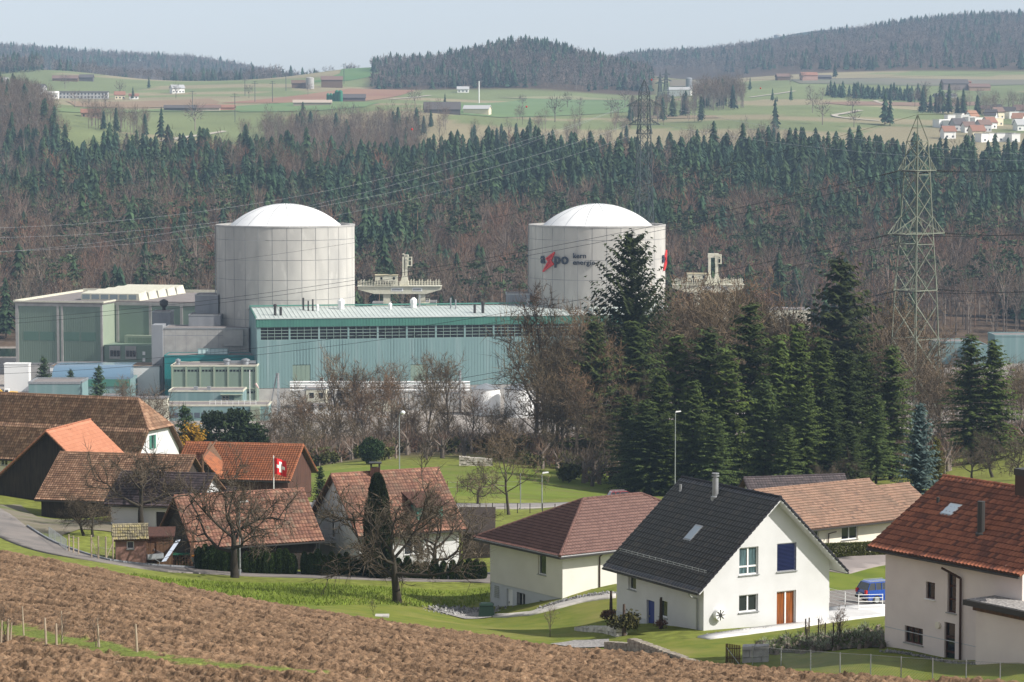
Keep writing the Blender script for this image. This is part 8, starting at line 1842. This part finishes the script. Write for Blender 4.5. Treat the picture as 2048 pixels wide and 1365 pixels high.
# ------------------------------------------------------------------ farms and villages far off
def farhouse(px, py, w, d, h, rise, wallc, roofc, yaw=10, name='far_house', label=None, cat='house', group=None, win=True, flat=False, y0=1350):
    b = G(px, py, y0=y0); t = thing(name, label, cat, b, group); cy, sy = math.cos(R(yaw)), math.sin(R(yaw)); T = lambda x, y, z: b + Vector((x * cy - y * sy, x * sy + y * cy, z))
    key = 'far%s' % (str(wallc) + str(roofc)); 
    if key not in M: M[key] = (mat('far_wall', wallc), mat('far_roof', roofc))
    wm, rm = M[key]; mb = MB(T); mb.box(-w / 2, w / 2, 0, d, -1, h)
    if not flat: mb.add([(-w / 2, 0, h), (-w / 2, d, h), (-w / 2, d / 2, h + rise), (w / 2, 0, h), (w / 2, d, h), (w / 2, d / 2, h + rise)], [(0, 1, 2), (3, 5, 4)])
    mb.build('wall', wm, t); mb = MB(T); o = .6
    if flat: mb.box(-w / 2 - .2, w / 2 + .2, -.2, d + .2, h + .01, h + .4)
    else:
        for sg in (0, 1):
            y0_, y1_ = (-o, d / 2) if sg == 0 else (d + o, d / 2); k = rise / (d / 2); mb.hexa([(-w / 2 - o, y0_, h - o * k), (w / 2 + o, y0_, h - o * k), (w / 2 + o, y1_, h + rise), (-w / 2 - o, y1_, h + rise)], [(-w / 2 - o, y0_, h - o * k + .3), (w / 2 + o, y0_, h - o * k + .3), (w / 2 + o, y1_, h + rise + .3), (-w / 2 - o, y1_, h + rise + .3)])
    mb.build('roof', rm, t)
    if win:
        n = max(1, int(w / 3)); fl_ = max(1, int(h / 3))
        for i in range(n):
            for j in range(fl_): mb = MB(T); x = -w / 2 + (i + .5) * w / n; mb.box(x - .6, x + .6, -.08, .02, .9 + j * 2.8, 2.2 + j * 2.8); mb.build('window', M['hallglass'], t)
    return t
WH, CR, GY, BR = (.80, .79, .76), (.70, .62, .45), (.40, .40, .40), (.14, .09, .06); RD, BN, DK, OR = (.26, .13, .09), (.17, .11, .09), (.09, .08, .08), (.32, .17, .11)
rd = random.Random(5)
for i, (px, py, w, flat, wc, rc) in enumerate([(1888,256,10,1,WH,WH),(1908,258,9,1,WH,WH),(1922,262,12,0,GY,DK),(1930,246,7,1,WH,WH),(1944,250,7,1,WH,WH),(1958,252,8,1,WH,WH),(1903,246,7,1,WH,WH),(1915,243,8,1,WH,WH),(1968,230,11,0,CR,BN),(1980,242,10,0,WH,DK),(2000,238,10,0,CR,BN),(2014,236,13,0,GY,DK),(2028,238,9,1,WH,GY),(2040,232,10,0,GY,BN),(1998,252,9,1,CR,WH),(2034,250,9,0,WH,OR),(1900,278,10,0,WH,RD),(1940,266,9,0,WH,BN),(1958,274,11,0,CR,RD),(1972,264,11,0,GY,BN),(1985,258,9,0,WH,RD),(2045,262,9,0,WH,GY),(1970,285,7,1,WH,GY),(1986,284,7,1,WH,GY),(2002,284,7,1,WH,GY),(2018,284,7,1,WH,GY),(2032,285,7,1,WH,GY),(1950,245,8,0,WH,OR),(1992,229,8,0,WH,DK)]):
    farhouse(px, py, w * .85, rd.uniform(7, 9), rd.uniform(4.2, 5.6) if not flat else 5.6, rd.uniform(2.5, 4), wc, rc, rd.choice([-20, 12, 25]), 'village_house', ('white flat-roofed house' if flat else 'house with a pitched roof') + ' in the far village at the right edge', 'house', 'flat-roofed houses of the far village' if flat else 'pitched-roof houses of the far village', True, bool(flat))
for i, (px, py, w, h, rise, wc, rc, yaw, nm, lb) in enumerate([(1358,193,22,6,2.5,WH,GY,-15,'far_barn','white farm hall on the plain behind the tall grey pylon'),(926,186,11,3.5,2.5,WH,GY,0,'far_house','lone white cottage at the foot of the wooded hill'),(885,228,26,3.5,5,DK,DK,5,'far_barn','wide dark barn roof among trees in the middle distance'),(952,229,19,4,2.5,CR,GY,-10,'far_barn','pale barn right of the wide dark barn roof'),
    (600,177,16,5,3,BR,BR,5,'far_barn','dark barn left of the grey silo on the hill'),(664,176,21,8,3.5,BR,BN,5,'far_barn','brown barn right of the grey silo on the hill'),(700,203,26,3,3,DK,DK,5,'far_barn','long low dark shed right of the green tanks'),(625,212,30,2.5,2,(.3,.25,.2),(.4,.33,.27),5,'far_barn','low pale shed below the green tanks'),
    (1620,162,17,6,3,(.4,.25,.2),RD,8,'far_barn','red-brown farmhouse on the far right plain'),(1568,161,14,4,3,BR,BN,8,'far_barn','low dark barn left of the red-brown farmhouse'),(1645,160,20,3,2,DK,DK,8,'far_barn','long dark shed right of the red-brown farmhouse'),(1912,181,26,7,4,(.2,.16,.15),DK,8,'far_barn','dark barn of the far right farmstead'),(1932,180,11,8,1,(.4,.2,.14),RD,8,'far_barn','brick-red tower house of the far right farmstead'),(1960,182,22,4,3,(.3,.2,.14),BN,8,'far_barn','low brown barn at the right end of the far farmstead'),(1893,196,20,2,2,GY,DK,8,'far_barn','grey low shed below the far right farmstead'),
    (50,196,56,4,1.5,WH,WH,4,'far_hall','long white industrial hall at the far left'),(160,198,50,6,.6,GY,DK,4,'far_hall','long grey framed hall right of the white industrial hall'),(130,163,26,3,3,BR,BN,3,'far_barn','long brown stable on the green slope at the far left'),(172,163,14,4,3,DK,DK,3,'far_barn','small dark barn right of the long brown stable'),(182,236,13,3.5,2.5,(.3,.2,.15),RD,10,'far_house','small red-roofed hut on the left slope'),
    (360,223,24,2.5,2,DK,DK,3,'far_barn','long low dark sheds among trees in the middle left'),(405,223,26,2.5,2,(.5,.4,.35),BN,3,'far_barn','low brown sheds right of the long dark sheds'),(440,222,22,2.5,2,(.5,.25,.2),RD,3,'far_barn','reddish low sheds at the end of the row'),(357,187,12,5,3,WH,GY,20,'far_house','white house alone in the valley before the left hill'),(5,186,9,10,4,WH,GY,0,'far_house','white gabled house at the left edge of the far plain'),(42,181,10,5,3,WH,BN,10,'far_house','white house beside the long white hall'),(75,186,11,5,3,(.5,.5,.5),DK,-10,'far_house','grey house behind the long white hall'),(240,199,9,4,3,CR,RD,10,'far_house','cream house right of the grey framed hall'),(268,199,8,3,2,WH,RD,10,'far_house','tiny white house at the field edge left')]):
    farhouse(px, py, w, 11, h, rise, wc, rc, yaw, nm, lb, 'barn' if nm == 'far_barn' else ('hall' if nm == 'far_hall' else 'house'), None, nm != 'far_barn')
for px, py, r, h, m, lb in ((620, 178, 4, 10.5, M['conc'], 'grey concrete silo on the hill between two barns'), (1378, 186, 3.2, 14, M['conc_d'], 'grey silo beside the white farm hall'), (1556, 52 + 8, 14, 0, None, '')):
    if m is None: continue
    b = G(px, py, y0=1350); mb = MB(); mb.lathe(b, [(r, -1), (r, h), (r * .6, h + .8), (.1, h + 1)], 20); o = mb.build('silo', m, None, b); tag(o, lb, 'silo')
for i, px in enumerate((656, 662, 668, 674, 681)):
    b = G(px, 204, y0=1350); mb = MB(); r = 1.3 if i < 3 else 1.9; h = 6 if i < 3 else 8.5; mb.lathe(b, [(r, 0), (r, h), (r * .4, h + 1.2)], 14); o = mb.build('green_tank', mat('green_tank_paint', (.03, .16, .10)) if 'gtp' not in M else M['gtp'], None, b); M.setdefault('gtp', bpy.data.materials['green_tank_paint']); tag(o, 'green feed silo of the cluster on the hill farm', 'silo', 'green feed silos of the hill farm')
p = G(1556, 58, y0=5200, y1=5700); mb = MB(); mb.lathe(p, [(3, -4), (3, 9), (9, 11), (9, 17), (2, 20)], 14); o = mb.build('lookout_tower', M['conc'], None, p); tag(o, 'tiny tower on the farthest blue ridge', 'tower')
# ------------------------------------------------------------------ the air
hb = MB(); hb.box(-2300, 2300, -40, 5900, -6, 480); hz_ = hb.build('haze', None) if False else None
hm = bpy.data.materials.new('haze_air'); n, l = nt(hm); n.remove(n['Principled BSDF']); v = n.new('ShaderNodeVolumePrincipled'); v.inputs['Color'].default_value = (.52, .73, 1.0, 1); v.inputs['Density'].default_value = 1.0e-4; v.inputs['Anisotropy'].default_value = .0
l.new(v.outputs[0], n['Material Output'].inputs['Volume']); ho = hb.build('haze', hm); tag(ho, kind='stuff')
